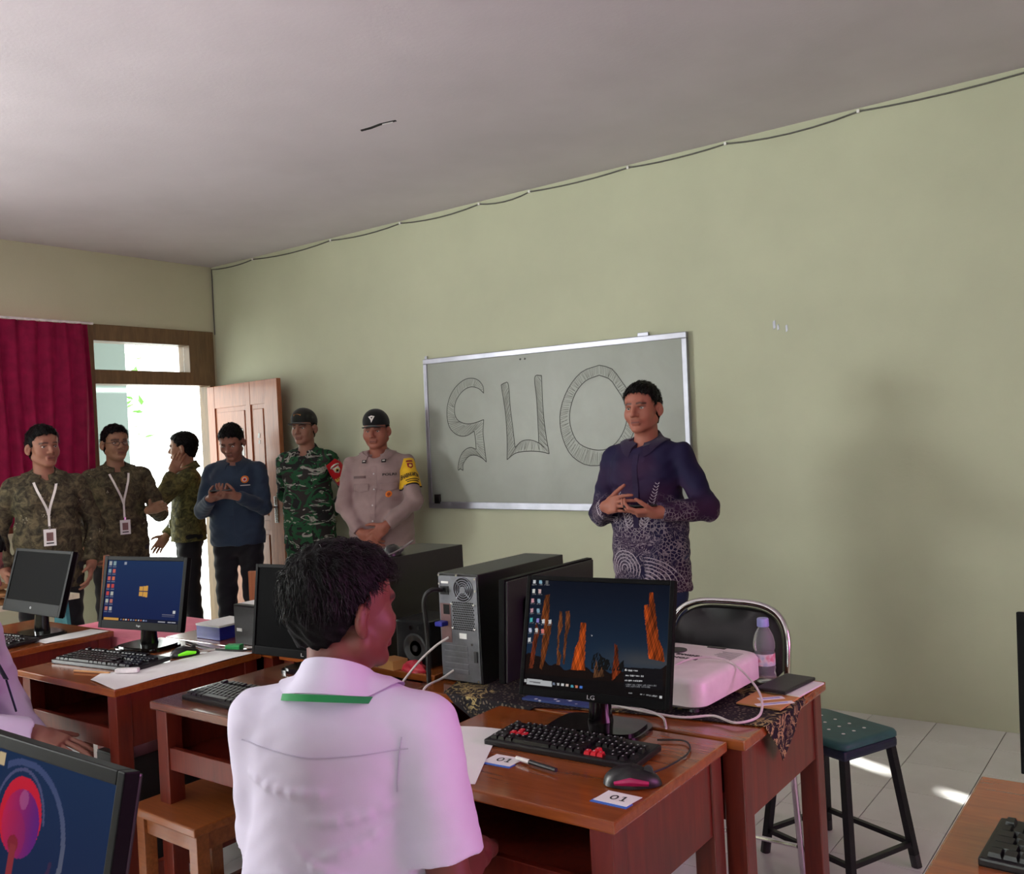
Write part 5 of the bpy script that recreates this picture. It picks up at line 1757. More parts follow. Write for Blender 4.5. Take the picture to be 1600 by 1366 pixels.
class Person:
    """local frame: feet at the origin, facing +Y, right hand side +X"""
    def __init__(s, label, loc, facing, H=1.70, seat=None, lean=0.0, skin=(150, 100, 78), fat=1.0, belly=0.0, h_body=0.0055, twist=0.0, shoulder=0.165, cat='person', hunch=0.0):
        s.t = thing('person', label, cat, loc, math.atan2(-facing[0], facing[1]))
        s.k = H / 1.70
        s.h = h_body
        s.skin = skin
        s.fat, s.belly, s.sw = fat, belly, shoulder
        s.pel = np.array([0, 0, 0.93 * s.k if seat is None else seat + 0.10])
        s.seat = seat
        s.R = rot('Z', twist) @ rot('X', -lean)          # torso frame
        s.hands = []
    def T(s, p):
        """torso frame -> person frame (metres, scaled)"""
        return s.pel + s.R @ (np.array(p, float) * s.k)
    def tx(s, prim):
        return xf(prim, s.R, s.pel)
    def head_frame(s, yaw=0, pitch=0, roll=0, fwd=0.0, up=0.0, side=0.0):
        s.HR = s.R @ rot('Z', yaw) @ rot('X', pitch) @ rot('Y', roll)
        s.HC = s.T((side, 0.012 + fwd, 0.652 + up))
        return s
    def HP(s, p):
        return s.HC + s.HR @ np.array(p, float)
    def arm(s, side, wrist, pole, curl=(0.3, 0.4, 0.3), f=None, n=None, thumb=0.5, curls=None, frame='torso', hand=True, hsc=1.0, spread=0.06):
        """wrist in torso units; side +1 = his right"""
        S = s.T((side * s.sw, -0.008, 0.428))
        if frame == 'world':
            W = np.array(s.t.rotation_euler.to_matrix().inverted() @ (Vector(wrist) - s.t.location))
        else:
            W = s.T(wrist)
        E = elbow(S, W, 0.285 * s.k, 0.255 * s.k, s.R @ np.array(pole, float))
        d = W - E
        if np.linalg.norm(d) > 0.262 * s.k:
            W = E + nrm(d) * 0.258 * s.k
        s.hands.append(dict(side=side, S=S, E=E, W=W, f=nrm(W - E) if f is None else s.R @ nrm(f), n=s.R @ nrm(n if n is not None else (-side, 0, 0)), curl=curl, thumb=thumb, curls=curls, hand=hand, sc=hsc * s.k, spread=spread))
        return s
    def torso_prims(s, e, hem=None):
        """e = ease over the body"""
        k = s.k
        o = []
        w = s.fat
        o.append((flat(cap((0, 0, -0.02 * k), (0, 0, 0.14 * k), (0.148 * w + e) * k, (0.140 * w + e) * k), 0.70), 0.03))
        o.append((flat(cap((0, 0, 0.14 * k), (0, 0, 0.34 * k), (0.140 * w + e) * k, (0.152 * (0.5 + w / 2) + e) * k), 0.70), 0.04))
        o.append((cap((-0.105 * k, -0.010 * k, 0.418 * k), (0.105 * k, -0.010 * k, 0.418 * k), (0.056 + e * 0.8) * k), 0.05))
        for sd in (-1, 1):
            o.append((cap((0, -0.018 * k, 0.476 * k), (sd * 0.125 * k, -0.012 * k, 0.438 * k), (0.034 + e * 0.4) * k, (0.036 + e * 0.5) * k), 0.03))
            o.append((ell((sd * 0.070 * k, 0.050 * k, 0.35 * k), ((0.070 + e) * k, (0.045 + e) * k, (0.07 + e) * k)), 0.04))
        if s.belly:
            o.append((ell((0, 0.045 * k, 0.10 * k), ((0.155 + e) * k, (0.10 + s.belly + e) * k, (0.16 + e) * k)), 0.06))
        return [(s.tx(p), kk) for p, kk in o]
    def legs(s, spread=0.085, knees=None, feet=None):
        k = s.k
        s.leg = []
        for sd in (-1, 1):
            hip = s.pel + np.array([sd * 0.088 * k, 0, -0.04 * k])
            if s.seat is None:
                kn = np.array([sd * (spread + 0.008), 0.015, 0.49 * k])
                an = np.array([sd * (spread + 0.02), -0.02, 0.085])
            else:
                kn = np.array(knees[0 if sd < 0 else 1], float)
                an = np.array(feet[0 if sd < 0 else 1], float)
            s.leg.append((hip, kn, an))
        return s
    def bounds(s, pts, m):
        P = np.array(pts)
        return P.min(0) - m, P.max(0) + m
    def build_body(s, ears=True):
        k = s.k
        pts = [s.T((x, y, z)) for x in (-0.2, 0.2) for y in (-0.12, 0.12) for z in (-0.1, 0.5)] + [s.HP((x, y, z)) for x in (-0.09, 0.09) for y in (-0.12, 0.12) for z in (-0.12, 0.13)]
        for h in s.hands:
            pts += [h['S'], h['E'], h['W'], h['W'] + h['f'] * 0.2 * h['sc']]
            pts += [h['W'] + h['n'] * 0.12, h['W'] - h['n'] * 0.05]
        for hip, kn, an in s.leg:
            pts += [hip, kn, an]
        lo, hi = s.bounds(pts, 0.09)
        v = Vol(lo, hi, s.h)
        for p, kk in s.torso_prims(-0.012):
            v.put(p, kk)
        nb, nt = s.T((0, -0.012, 0.47)), s.HP((0, -0.022, -0.055))
        v.put(cap(nb, nt, 0.058 * k, 0.052 * k * (0.5 + s.fat / 2)), 0.03)
        for hip, kn, an in s.leg:
            v.put(cap(hip, kn, 0.072 * k, 0.050 * k), 0.03)
            v.put(cap(kn, an, 0.050 * k, 0.034 * k), 0.02)
        for h in s.hands:
            v.put(cap(h['S'], h['E'], 0.046 * k, 0.038 * k), 0.02)
            v.put(cap(h['E'], h['W'], 0.038 * k, 0.026 * k), 0.015)
            if h['hand']:
                for p, kk in hand_prims(h['W'], h['f'], h['n'], h['side'] * -1 if h.get('flip') else h['side'], h['curl'], h['thumb'], h['spread'], h['sc'], h['curls'], 1.14 if s.h > 0.005 else 1.05):
                    v.put(p, kk)
        for p, kk in head_prims(s.fat):
            v.put(xf(p, s.HR, s.HC), kk)
        for sd in (-1, 1):
            v.put(xf(ell((sd * 0.033, 0.090, -0.001), (0.019, 0.013, 0.010)), s.HR, s.HC), 0.008, 's')
            if ears:
                ER = s.HR @ rot('Z', sd * 0.45) @ rot('X', -0.2)
                EC = s.HP((sd * 0.078, -0.008, -0.012))
                for p, kk in EAR:
                    v.put(xf(p, ER, EC), kk)
                v.put(xf(ell((sd * 0.008, 0.0, 0.0), (0.006, 0.0085, 0.016)), ER, EC), 0.004, 's')
        V, F = v.surface()
        # tones of the skin itself
        L = (V - s.HC) @ s.HR
        base = np.array([lin(s.skin)[:3]])
        c = np.repeat(base, len(V), 0)
        x, y, z = L[:, 0], L[:, 1], L[:, 2]
        def blend(w, col):
            w = np.clip(w, 0, 1)[:, None]
            c[:] = c * (1 - w) + np.array(lin(col)[:3]) * w
        sk = np.array(s.skin, float)
        inh = (np.abs(x) < 0.1) & (np.abs(z) < 0.13) & (np.abs(y) < 0.13)
        lips = np.exp(-(((z + 0.0655) / 0.0095) ** 4)) * (np.abs(x) < 0.023) * (y > 0.07) * inh
        blend(lips * 0.75, tuple(sk * np.array([0.82, 0.60, 0.62])))
        mouth = np.exp(-(((z + 0.0655) / 0.003) ** 2)) * (np.abs(x) < 0.021) * (y > 0.07) * inh
        blend(mouth * 0.7, tuple(sk * 0.35))
        zb = 0.0235 + 0.10 * (np.abs(x) - 0.03) * (np.abs(x) < 0.032) - 0.18 * (np.abs(x) - 0.032) * (np.abs(x) >= 0.032)
        brow = np.exp(-(((z - zb) / 0.0052) ** 4)) * (np.abs(x) > 0.011) * (np.abs(x) < 0.053) * (y > 0.04) * inh
        blend(brow * 0.85, (30, 22, 20))
        lid = np.exp(-(((z - 0.007) / 0.0035) ** 2)) * (np.abs(np.abs(x) - 0.033) < 0.018) * (y > 0.05) * inh
        blend(lid * 0.7, (40, 26, 22))
        stub = np.exp(-(((z + 0.049) / 0.006) ** 2)) * (np.abs(x) < 0.026) * (y > 0.06) * inh
        blend(stub * 0.35, tuple(sk * 0.5))
        me = raw_mesh('body', V, F, skin_mat(), True, c)
        s.body = mobj('body', me, s.t)
        # eyes
        for sd in (-1, 1):
            Vs, Fs, Cs = [], [], []
            n, m = 14, 9
            for j in range(m + 1):
                th = PI * j / m
                for i in range(n):
                    a = 2 * PI * i / n
                    p = np.array([math.sin(th) * math.cos(a), math.cos(th), math.sin(th) * math.sin(a)])
                    Vs.append(s.HP(np.array([sd * 0.033, 0.0695, 0.0]) + p * np.array([0.0125, 0.0125, 0.0075])))
                    Cs.append(lin((18, 11, 9))[:3] if th < 0.62 else lin((205, 196, 188))[:3])
            for j in range(m):
                for i in range(n):
                    Fs.append((j * n + i, j * n + (i + 1) % n, (j + 1) * n + (i + 1) % n, (j + 1) * n + i))
            mobj('eye', raw_mesh('eye', Vs, Fs, M['eye'], True, np.array(Cs)), s.t)
        return s
    def build_hair(s, thick=0.010, top=0.012, line=None, h=0.005, rough=0.003, side=0.006, seed=0.0, mat='hair'):
        pts = [s.HP((x, y, z)) for x in (-0.1, 0.1) for y in (-0.13, 0.11) for z in (-0.09, 0.15)]
        lo, hi = s.bounds(pts, 0.01)
        v = Vol(lo, hi, h)
        v.put(xf(ell((0, -0.016, 0.036), (0.074 + side, 0.094 + thick, 0.082 + top)), s.HR, s.HC), 0)
        v.put(xf(ell((0, 0.028, 0.062), (0.064 + side, 0.054 + thick * 0.7, 0.042 + top)), s.HR, s.HC), 0.02)
        v.put(xf(cap((0, -0.04, -0.02), (0, -0.035, -0.06), 0.062 + side * 0.3, 0.054 + side * 0.2), s.HR, s.HC), 0.02)
        ys, zs = line or ([-0.12, -0.07, -0.045, -0.02, 0.0, 0.022, 0.034, 0.05, 0.075, 0.10], [-0.075, -0.07, -0.05, -0.015, 0.012, 0.008, 0.035, 0.058, 0.072, 0.078])
        R, C = np.array(s.HR, np.float32), v3(s.HC)
        def loc(x, y, z):
            px, py, pz = x - C[0], y - C[1], z - C[2]
            return [px * R[0, i] + py * R[1, i] + pz * R[2, i] for i in range(3)]
        def f(x, y, z):
            a, b, c_ = loc(x, y, z)
            return (np.interp(b, ys, zs) + 0.003 * np.sin(b * 260) - c_) * 0.75
        v.cut(f)
        def w(x, y, z):
            a, b, c_ = loc(x, y, z)
            return rough * (np.sin(a * 150 + b * 40 + seed) * np.sin(b * 120 + c_ * 60 + seed) + 0.6 * np.sin(a * 330 + c_ * 210 + seed * 2))
        v.warp(w)
        V, F = v.surface()
        s.hair = mobj('hair', raw_mesh('hair', V, F, M[mat], True), s.t)
        return s
    def build_shirt(s, mat, e=0.016, hem=-0.16, sleeve=1.0, cuff=0.0, loose=0.010, h=0.0075, name='shirt', fold=0.0035, seed=0.0, extra=None, sl=(0.056, 0.050, 0.041)):
        """sleeve: fraction of the whole arm covered (1 = to the wrist)"""
        k = s.k
        pts = [s.T((x, y, z)) for x in (-0.21, 0.21) for y in (-0.13, 0.15 + s.belly) for z in (hem - 0.02, 0.56)]
        for q in s.hands:
            pts += [q['S'], q['E'], q['W']]
        lo, hi = s.bounds(pts, 0.075)
        v = Vol(lo, hi, h)
        for p, kk in s.torso_prims(e):
            v.put(p, kk)
        w = s.fat
        v.put(s.tx(flat(cap((0, 0.0, (hem - 0.1) * k), (0, 0, 0.10 * k), (0.158 * w + e + loose) * k, (0.146 * w + e + loose * 0.6) * k), 0.72)), 0.04)
        if s.belly:
            v.put(s.tx(flat(cap((0, 0.05 * k, (hem - 0.1) * k), (0, 0.05 * k, 0.05 * k), (0.135 + e) * k, (0.15 + e) * k), 0.9)), 0.05)
        if extra:
            for p, kk in extra:
                v.put(p, kk)
        nu = s.R @ np.array([0, 0, 1.0])
        hp = s.T((0, 0, hem))
        v.cut(lambda x, y, z: -((x - hp[0]) * nu[0] + (y - hp[1]) * nu[1] + (z - hp[2]) * nu[2]))
        # neck opening
        v.put(cap(s.T((0, 0.030, 0.503)), s.T((0, 0.062, 0.70)), 0.057 * k, 0.09 * k), 0.010, 's')
        for q in s.hands:
            S, E, W = q['S'], q['E'], q['W']
            a = sl
            if sleeve >= 1.0:
                v2 = v.sub(*s.bounds([S, E, W], 0.08))
                v2.put(cap(S, E, (a[0] + e * 0.25) * k, (a[1] + e * 0.2) * k), 0.02)
                v4 = v.sub(*s.bounds([S, E, W], 0.08))
                v4.put(cap(E, W + nrm(W - E) * 0.05, (a[1] + e * 0.2) * k, a[2] * k), 0.02)
                d = nrm(W - E)
                Q = W - d * cuff
                v4.put(cap(Q - d * 0.045, Q + d * 0.02, (a[2] + 0.0025) * k), 0.004)
                v4.cut(lambda x, y, z: (x - Q[0]) * d[0] + (y - Q[1]) * d[1] + (z - Q[2]) * d[2])
                hh = np.clip(0.5 + 0.5 * (v2.G - v4.G) / 0.02, 0, 1)
                v2.G = v2.G + (v4.G - v2.G) * hh - 0.02 * hh * (1 - hh)
            else:
                L = nrm(E - S)
                Q = S + (E - S) * sleeve
                v2 = v.sub(*s.bounds([S, E], 0.09))
                v2.put(cap(S, S + (E - S) * (sleeve + 0.3), (a[0] + e * 0.25) * k, (a[1] + 0.012) * k), 0.02)
                v2.put(cap(Q - L * 0.02, Q + L * 0.02, (a[1] + 0.0135) * k), 0.0)
                v2.cut(lambda x, y, z: (x - Q[0]) * L[0] + (y - Q[1]) * L[1] + (z - Q[2]) * L[2])
            # blend the sleeve into the trunk
            sl_ = tuple(slice(v2.off[i], v2.off[i] + v2.n[i]) for i in range(3))
            g, d2 = v.G[sl_], v2.G
            kk = 0.025
            hh = np.clip(0.5 + 0.5 * (g - d2) / kk, 0, 1)
            v.G[sl_] = g + (d2 - g) * hh - kk * hh * (1 - hh)
        Rm, P0 = s.R, s.pel
        def wf(x, y, z):
            q = (np.stack([x, y, z], -1) - P0) @ Rm
            a, b, c = q[:, 0], q[:, 1], q[:, 2]
            return fold * (np.sin(c * 62 + a * 26 * np.sign(a + 1e-6) + 2.0 * np.sin(a * 19 + seed) + seed) * 0.6 + 0.5 * np.sin(a * 55 + c * 20 + b * 30 + seed * 1.7) + 0.35 * np.sin(c * 120 + b * 70 + 2 * np.sin(a * 40 + seed)))
        v.warp(wf)
        V, F = v.surface()
        s.shirt_V, s.shirt_F = V, F
        s.shirt = mobj(name, raw_mesh(name, V, F, mat, True), s.t)
        s.bvh = BVHTree.FromPolygons([tuple(p) for p in V], [tuple(int(i) for i in f) for f in F])
        return s
    def build_trousers(s, mat, h=0.009, top=0.06, e=0.014, shoes=True, fold=0.003):
        k = s.k
        pts = [s.pel + np.array([x, y, z]) for x in (-0.2, 0.2) for y in (-0.17, 0.17 + s.belly) for z in (-0.1, 0.1)]
        for hip, kn, an in s.leg:
            pts += [hip, kn, an]
        lo, hi = s.bounds(pts, 0.1)
        v = Vol(lo, hi, h)
        v.put(s.tx(flat(cap((0, 0, -0.03 * k), (0, 0, 0.10 * k), (0.150 * s.fat + e) * k, (0.142 * s.fat + e) * k), 0.70)), 0.03)
        if s.belly:
            v.put(s.tx(ell((0, 0.04 * k, 0.02 * k), ((0.15 + e) * k, (0.10 + s.belly * 0.8) * k, 0.13 * k))), 0.05)
        for hip, kn, an in s.leg:
            v.put(cap(hip, kn, (0.080 + e) * k, (0.058 + e) * k), 0.03)
            v.put(cap(kn, an, (0.058 + e) * k, (0.044 + e) * k), 0.02)
        tp = s.T((0, 0, top))
        nu = s.R @ np.array([0, 0, 1.0])
        nf = s.R @ np.array([0, 1.0, 0])
        v.cut(lambda x, y, z: np.maximum(((x - tp[0]) * nu[0] + (y - tp[1]) * nu[1] + (z - tp[2]) * nu[2]) - 2 * np.maximum(0, (x - tp[0]) * nf[0] + (y - tp[1]) * nf[1] + (z - tp[2]) * nf[2] - 0.10), 0.035 - z))
        v.warp(lambda x, y, z: fold * (np.sin(z * 70 + x * 40) + 0.6 * np.sin(z * 33 + y * 60)))
        V, F = v.surface()
        mobj('trousers', raw_mesh('trousers', V, F, mat, True), s.t)
        if shoes:
            for hip, kn, an in s.leg:
                w = Vol((an[0] - 0.08, an[1] - 0.14, -0.002), (an[0] + 0.08, an[1] + 0.26, 0.16), 0.008)
                w.put(ell((an[0], an[1] + 0.055, 0.035), (0.046, 0.135, 0.045)), 0)
                w.put(cap((an[0], an[1] - 0.01, 0.04), (an[0], an[1] - 0.01, 0.11), 0.042, 0.036), 0.02)
                w.cut(lambda x, y, z: 0.004 - z)
                V, F = w.surface()
                mobj('shoe', raw_mesh('shoe', V, F, M['sole'], True), s.t)
        return s
    # ---- things sewn on or lying against the cloth
    def drape_pts(s, pts, d, off=0.002, reach=0.5):
        """project points of the person frame onto the shirt along direction d"""
        d = Vector(nrm(d))
        out = []
        for p in pts:
            p = Vector(p)
            hit = s.bvh.ray_cast(p - d * reach, d, reach * 2)
            out.append((hit[0] if hit[0] is not None else p) - d * off)
        return out
    def patch(s, name, poly, O, U, Vv, d, mat, off=0.0025, res=0.012, parent=None, col=None):
        """a flat 2-D polygon (u, v) draped on the shirt"""
        bm = bmesh.new()
        bm.faces.new([bm.verts.new((p[0], p[1], 0)) for p in poly])
        bmesh.ops.triangulate(bm, faces=bm.faces[:])
        for _ in range(5):
            ed = [e for e in bm.edges if e.calc_length() > res]
            if not ed:
                break
            bmesh.ops.subdivide_edges(bm, edges=ed, cuts=1)
            bmesh.ops.triangulate(bm, faces=bm.faces[:])
        bm.verts.index_update()
        O, U, Vv = np.array(O, float), nrm(U), nrm(Vv)
        P = [O + U * q.co.x + Vv * q.co.y for q in bm.verts]
        D = s.drape_pts(P, d, off)
        F = [tuple(q.index for q in f.verts) for f in bm.faces]
        bm.free()
        me = raw_mesh(name, [tuple(p) for p in D], F, mat, True)
        o = mobj(name, me, parent or s.t)
        so = o.modifiers.new('thick', 'SOLIDIFY')
        so.thickness = 0.0012
        so.offset = 0
        return o
    def text(s, name, body, w, h, O, U, Vv, d, mat, off=0.004, parent=None, bold=0.0008):
        me = fit_text(text_mesh(body, 0.03, mat, bold=bold, depth=0.0), w, h)
        bm = bmesh.new()
        bm.from_mesh(me)
        bmesh.ops.triangulate(bm, faces=bm.faces[:])
        bmesh.ops.subdivide_edges(bm, edges=[e for e in bm.edges if e.calc_length() > 0.008], cuts=2)
        bmesh.ops.triangulate(bm, faces=bm.faces[:])
        bm.to_mesh(me)
        bm.free()
        O, U, Vv = np.array(O, float), nrm(U), nrm(Vv)
        D = s.drape_pts([O + U * q.co.x + Vv * q.co.y for q in me.vertices], d, off)
        for q, p in zip(me.vertices, D):
            q.co = p
        return mobj(name, me, parent or s.t)
    def strap(s, name, pts, d, w, mat, off=0.004, parent=None, n=10):
        """a ribbon draped through points of the person frame"""
        P = spline([Vector(p) for p in pts], n)
        D = s.drape_pts(P, d, off)
        V, F = [], []
        dv = Vector(nrm(d))
        for i, p in enumerate(D):
            t = (D[min(i + 1, len(D) - 1)] - D[max(i - 1, 0)]).normalized()
            q = t.cross(dv).normalized() * (w / 2)
            V += [p + q, p - q, p - q - dv * 0.0015, p + q - dv * 0.0015]
        for i in range(len(D) - 1):
            a, b = 4 * i, 4 * i + 4
            for j in range(4):
                F.append((a + j, a + (j + 1) % 4, b + (j + 1) % 4, b + j))
        return mobj(name, raw_mesh(name, [tuple(v) for v in V], F, mat), parent or s.t)
    def collar(s, mat, height=0.036, open_=0.28, flap=0.050, point=0.036, r=0.060, zc=0.484, tilt=0.032, spread_=0.032):
        k = s.k
        V, F = [], []
        n = 44
        m = 7
        for i in range(n + 1):
            a = open_ + (2 * PI - 2 * open_) * i / n          # angle from the front (+Y), going round
            fr = math.cos(a)
            ends = max(0.0, 1 - min(i, n - i) / 6.0)
            rx, ry = r * 1.02, r * 1.08
            z0 = zc - tilt * fr
            fl_ = flap + point * ends
            prof = [(0.000, -0.040), (-0.001, height), (0.003, height + 0.003), (0.007, height - 0.001), (0.006 + spread_ * 0.5, height - fl_ * 0.55), (0.008 + spread_ + 0.012 * ends, height - fl_), (0.004 + spread_ * 0.6, height - fl_ + 0.002)]
            up = s.R @ np.array([0, 0, 1.0])
            out = s.R @ np.array([math.sin(a), math.cos(a), 0])
            for j, (dr, dz) in enumerate(prof):
                q = s.T(((rx + dr) * math.sin(a), -0.012 + (ry + dr) * math.cos(a), z0 + dz))
                if j in (4, 5, 6):
                    best = None
                    for ray in (up * 0.85 + out * 0.55,):
                        ray = ray / np.linalg.norm(ray)
                        hit = s.bvh.ray_cast(Vector(q + ray * 0.12), Vector(-ray), 0.2)
                        if hit[0] is not None and np.dot(np.array(hit[0]) - q, ray) > -0.004:
                            q = np.array(hit[0]) + ray * (0.0075, 0.0065, 0.003)[j - 4]
                V.append(q)
        for i in range(n):
            for j in range(m):
                F.append((i * m + j, i * m + (j + 1) % m, (i + 1) * m + (j + 1) % m, (i + 1) * m + j))
        F += [tuple(range(m)), tuple(range(n * m, n * m + m))[::-1]]
        mb = MB()
        mb.V, mb.F = [tuple(v) for v in V], F
        return mb.build('collar', mat, s.t, True)
    def lanyard(s, mat, badge=True, low=0.17, lx=0.0, photo=True, bw=0.032, tip=0.235):
        d = s.R @ np.array([0, -1.0, 0])
        for sd in (-1, 1):
            s.strap('lanyard_strap', [s.T((sd * 0.060, 0.1, 0.452)), s.T((sd * 0.045 + lx * 0.3, 0.1, 0.40)), s.T((sd * 0.012 + lx * 0.8, 0.1, tip + 0.05)), s.T((lx, 0.1, tip))], d, 0.013, mat, 0.006)
        s.strap('lanyard_strap', [s.T((lx, 0.1, tip + 0.01)), s.T((lx, 0.1, tip - 0.03)), s.T((lx, 0.1, low + 0.01))], d, 0.012, mat, 0.007)
        if not badge:
            return
        c = np.array(s.drape_pts([s.T((lx, 0.1, low - 0.05))], d, 0.012)[0])
        U, W = s.R @ np.array([-1.0, 0, 0]), s.R @ np.array([0, 0, 1.0])
        N = -d
        def quad(name, u0, u1, v0, v1, dd, m, th=0.002):
            P = [c + U * u + W * v + N * (dd + e_) for e_ in (0, th) for u, v in ((u0, v0), (u1, v0), (u1, v1), (u0, v1))]
            mb = MB()
            mb.add([tuple(p) for p in P], [(0, 1, 2, 3), (4, 5, 6, 7), (0, 1, 5, 4), (1, 2, 6, 5), (2, 3, 7, 6), (3, 0, 4, 7)])
            return mb.build(name, m, s.t)
        b = quad('badge_card', -bw, bw, -0.05, 0.045, 0, M['paper'])
        q = quad('badge_photo', -bw * 0.55, bw * 0.55, -0.022, 0.026, 0.0025, M['badge_photo'], 0.0006)
        q = quad('badge_print', -bw * 0.6, bw * 0.6, -0.038, -0.031, 0.0025, M['ink_black'], 0.0006)
        quad('badge_clip', -0.006, 0.006, 0.043, 0.062, 0.0, M['steel'], 0.003)
M['badge_photo'] = simple('badge_photo', (120, 88, 84), 0.5)

def cap_hat(s, mat, brim_mat, label=None, brim_len=0.088, h=0.004, pitch=0.06):
    """baseball-style cap on the head; returns its object and a function to place emblems"""
    pts = [s.HP((x, y, z)) for x in (-0.11, 0.11) for y in (-0.13, 0.19) for z in (0.0, 0.16)]
    lo, hi = s.bounds(pts, 0.01)
    v = Vol(lo, hi, h)
    CR = s.HR @ rot('X', pitch)
    v.put(xf(ell((0, -0.010, 0.050), (0.086, 0.104, 0.094)), CR, s.HC), 0)
    v.put(xf(ell((0, 0.026, 0.066), (0.074, 0.068, 0.072)), CR, s.HC), 0.02)
    R, C = np.array(CR, np.float32), v3(s.HC)
    def loc(x, y, z, i):
        return (x - C[0]) * R[0, i] + (y - C[1]) * R[1, i] + (z - C[2]) * R[2, i]
    v.cut(lambda x, y, z: (0.036 - loc(x, y, z, 2)) * 0.9)
    V, F = v.surface()
    o = mobj('cap', raw_mesh('cap', V, F, mat, True), s.t)
    s.bvh_cap = BVHTree.FromPolygons([tuple(p) for p in V], [tuple(int(i) for i in f) for f in F])
    # brim
    V, F = [], []
    n = 22
    for j, (rr, dz) in enumerate(((0.90, 0.0), (1.0, 0.0), (1.0, -0.004), (0.9, -0.004))):
        for i in range(n + 1):
            a = PI * (0.10 + 0.80 * i / n)
            ex = brim_len * math.sin((a - PI * 0.10) / 0.8 * 1.0) ** 0.8 if j in (1, 2) else 0
            x, y = 0.086 * math.cos(a), 0.104 * math.sin(a) - 0.010
            y2 = y + ex
            z = 0.038 + dz - 0.018 * (x / 0.086) ** 2 - 0.12 * max(0, y2 - 0.09)
            V.append(s.HC + CR @ np.array([x * (rr if j in (0, 3) else 0.98), y2 if j in (1, 2) else y * 0.9, z]))
    for j in range(4):
        k = (j + 1) % 4
        for i in range(n):
            F.append((j * (n + 1) + i, j * (n + 1) + i + 1, k * (n + 1) + i + 1, k * (n + 1) + i))
    mb = MB()
    mb.V, mb.F = [tuple(p) for p in V], F
    b = mb.build('brim', brim_mat, o, True)
    def emblem(name, poly, zc, m, off=0.002):
        d = Vector(CR @ np.array([0, -1.0, -0.1]))
        P = []
        for p in poly:
            q = Vector(s.HC + CR @ np.array([-p[0], 0.2, zc + p[1]]))
            hit = s.bvh_cap.ray_cast(q, d, 0.4)
            P.append((hit[0] if hit[0] is not None else q) - d * off)
        c = sum(P, Vector()) / len(P)
        mb = MB()
        mb.add(P + [p + d * 0.002 for p in P], [tuple(range(len(P)))] + [(k, (k + 1) % len(P), len(P) + (k + 1) % len(P), len(P) + k) for k in range(len(P))])
        return mb.build(name, m, o)
    return o, emblem

def strands(s, n, length, seed=0, r=0.0007, zmin=-0.02, lift=0.006, forward=0.5):
    """loose hair strands combed over the hair mass"""
    me = s.hair.data
    V = np.empty(len(me.vertices) * 3, np.float32)
    me.vertices.foreach_get('co', V)
    V = V.reshape(-1, 3).astype(float)
    N = np.empty(len(me.vertices) * 3, np.float32)
    me.vertex_normals.foreach_get('vector', N)
    N = N.reshape(-1, 3).astype(float)
    L = (V - s.HC) @ s.HR
    NL = N @ s.HR
    ok = np.nonzero(L[:, 2] > zmin)[0]
    rg = np.random.default_rng(seed)
    pick = rg.choice(ok, n)
    P, Nn = L[pick], NL[pick]
    crown = np.array([0.0, -0.055, 0.115])
    flow = (P - crown)
    flow[:, 1] += forward * 0.06 * (P[:, 2] > 0.05)
    flow += rg.normal(0, 0.022, flow.shape)
    flow -= Nn * (flow * Nn).sum(1)[:, None]
    flow /= np.linalg.norm(flow, axis=1)[:, None] + 1e-9
    ln = length * rg.uniform(0.5, 1.2, n)[:, None]
    up = lift * rg.uniform(0.2, 1.3, n)[:, None]
    pts = [P - Nn * 0.002, P + flow * ln * 0.35 + Nn * up * 0.6, P + flow * ln * 0.7 + Nn * up * 0.7 - np.array([0, 0, 0.004]), P + flow * ln - Nn * ln * 0.12 - np.array([0, 0, 0.008])]
    side = np.cross(flow, Nn)
    Vs = []
    for j, p in enumerate(pts):
        rr = r * (1.0, 1.0, 0.8, 0.3)[j]
        for a in range(3):
            an = 2 * PI * a / 3
            Vs.append(p + side * rr * math.cos(an) + Nn * rr * math.sin(an))
    Vs = np.stack(Vs, 1)                       # n, 12, 3
    F = []
    for j in range(3):
        for a in range(3):
            F.append((j * 3 + a, j * 3 + (a + 1) % 3, j * 3 + 3 + (a + 1) % 3, j * 3 + 3 + a))
    F = np.array(F)
    Fa = (F[None] + 12 * np.arange(n)[:, None, None]).reshape(-1, 4)
    W = Vs.reshape(-1, 3) @ s.HR.T + s.HC
    o = mobj('hair_strands', raw_mesh('hair_strands', W, Fa, M['strand'], True), s.hair)
    o['kind'] = 'stuff'
    return o
M['strand'] = simple('hair_strand', (5, 5, 6), 0.4, 0, 0.2, 60, 0.0, 200, 0.3)

def fold_prims(s, a, b, r, bend=0.0, n=7):
    """a soft crease ridge lying on the already built shirt between two torso points"""
    A, B = s.T(a), s.T(b)
    P = []
    d = s.R @ np.array([0, 1.0, 0])
    for k in range(n + 1):
        t = k / n
        q = A * (1 - t) + B * t + s.R @ np.array([0, 0, 1.0]) * bend * math.sin(PI * t)
        h = s.bvh.ray_cast(Vector(q - d * 0.4), Vector(d), 0.8)
        P.append(np.array(h[0]) if h[0] is not None else q)
    out = []
    for k in range(n):
        r0, r1 = r * math.sin(PI * (0.06 + 0.88 * k / n)), r * math.sin(PI * (0.06 + 0.88 * (k + 1) / n))
        out.append((cap(P[k] + d * r * 0.30, P[k + 1] + d * r * 0.30, r0, r1), 0.009))
    return out

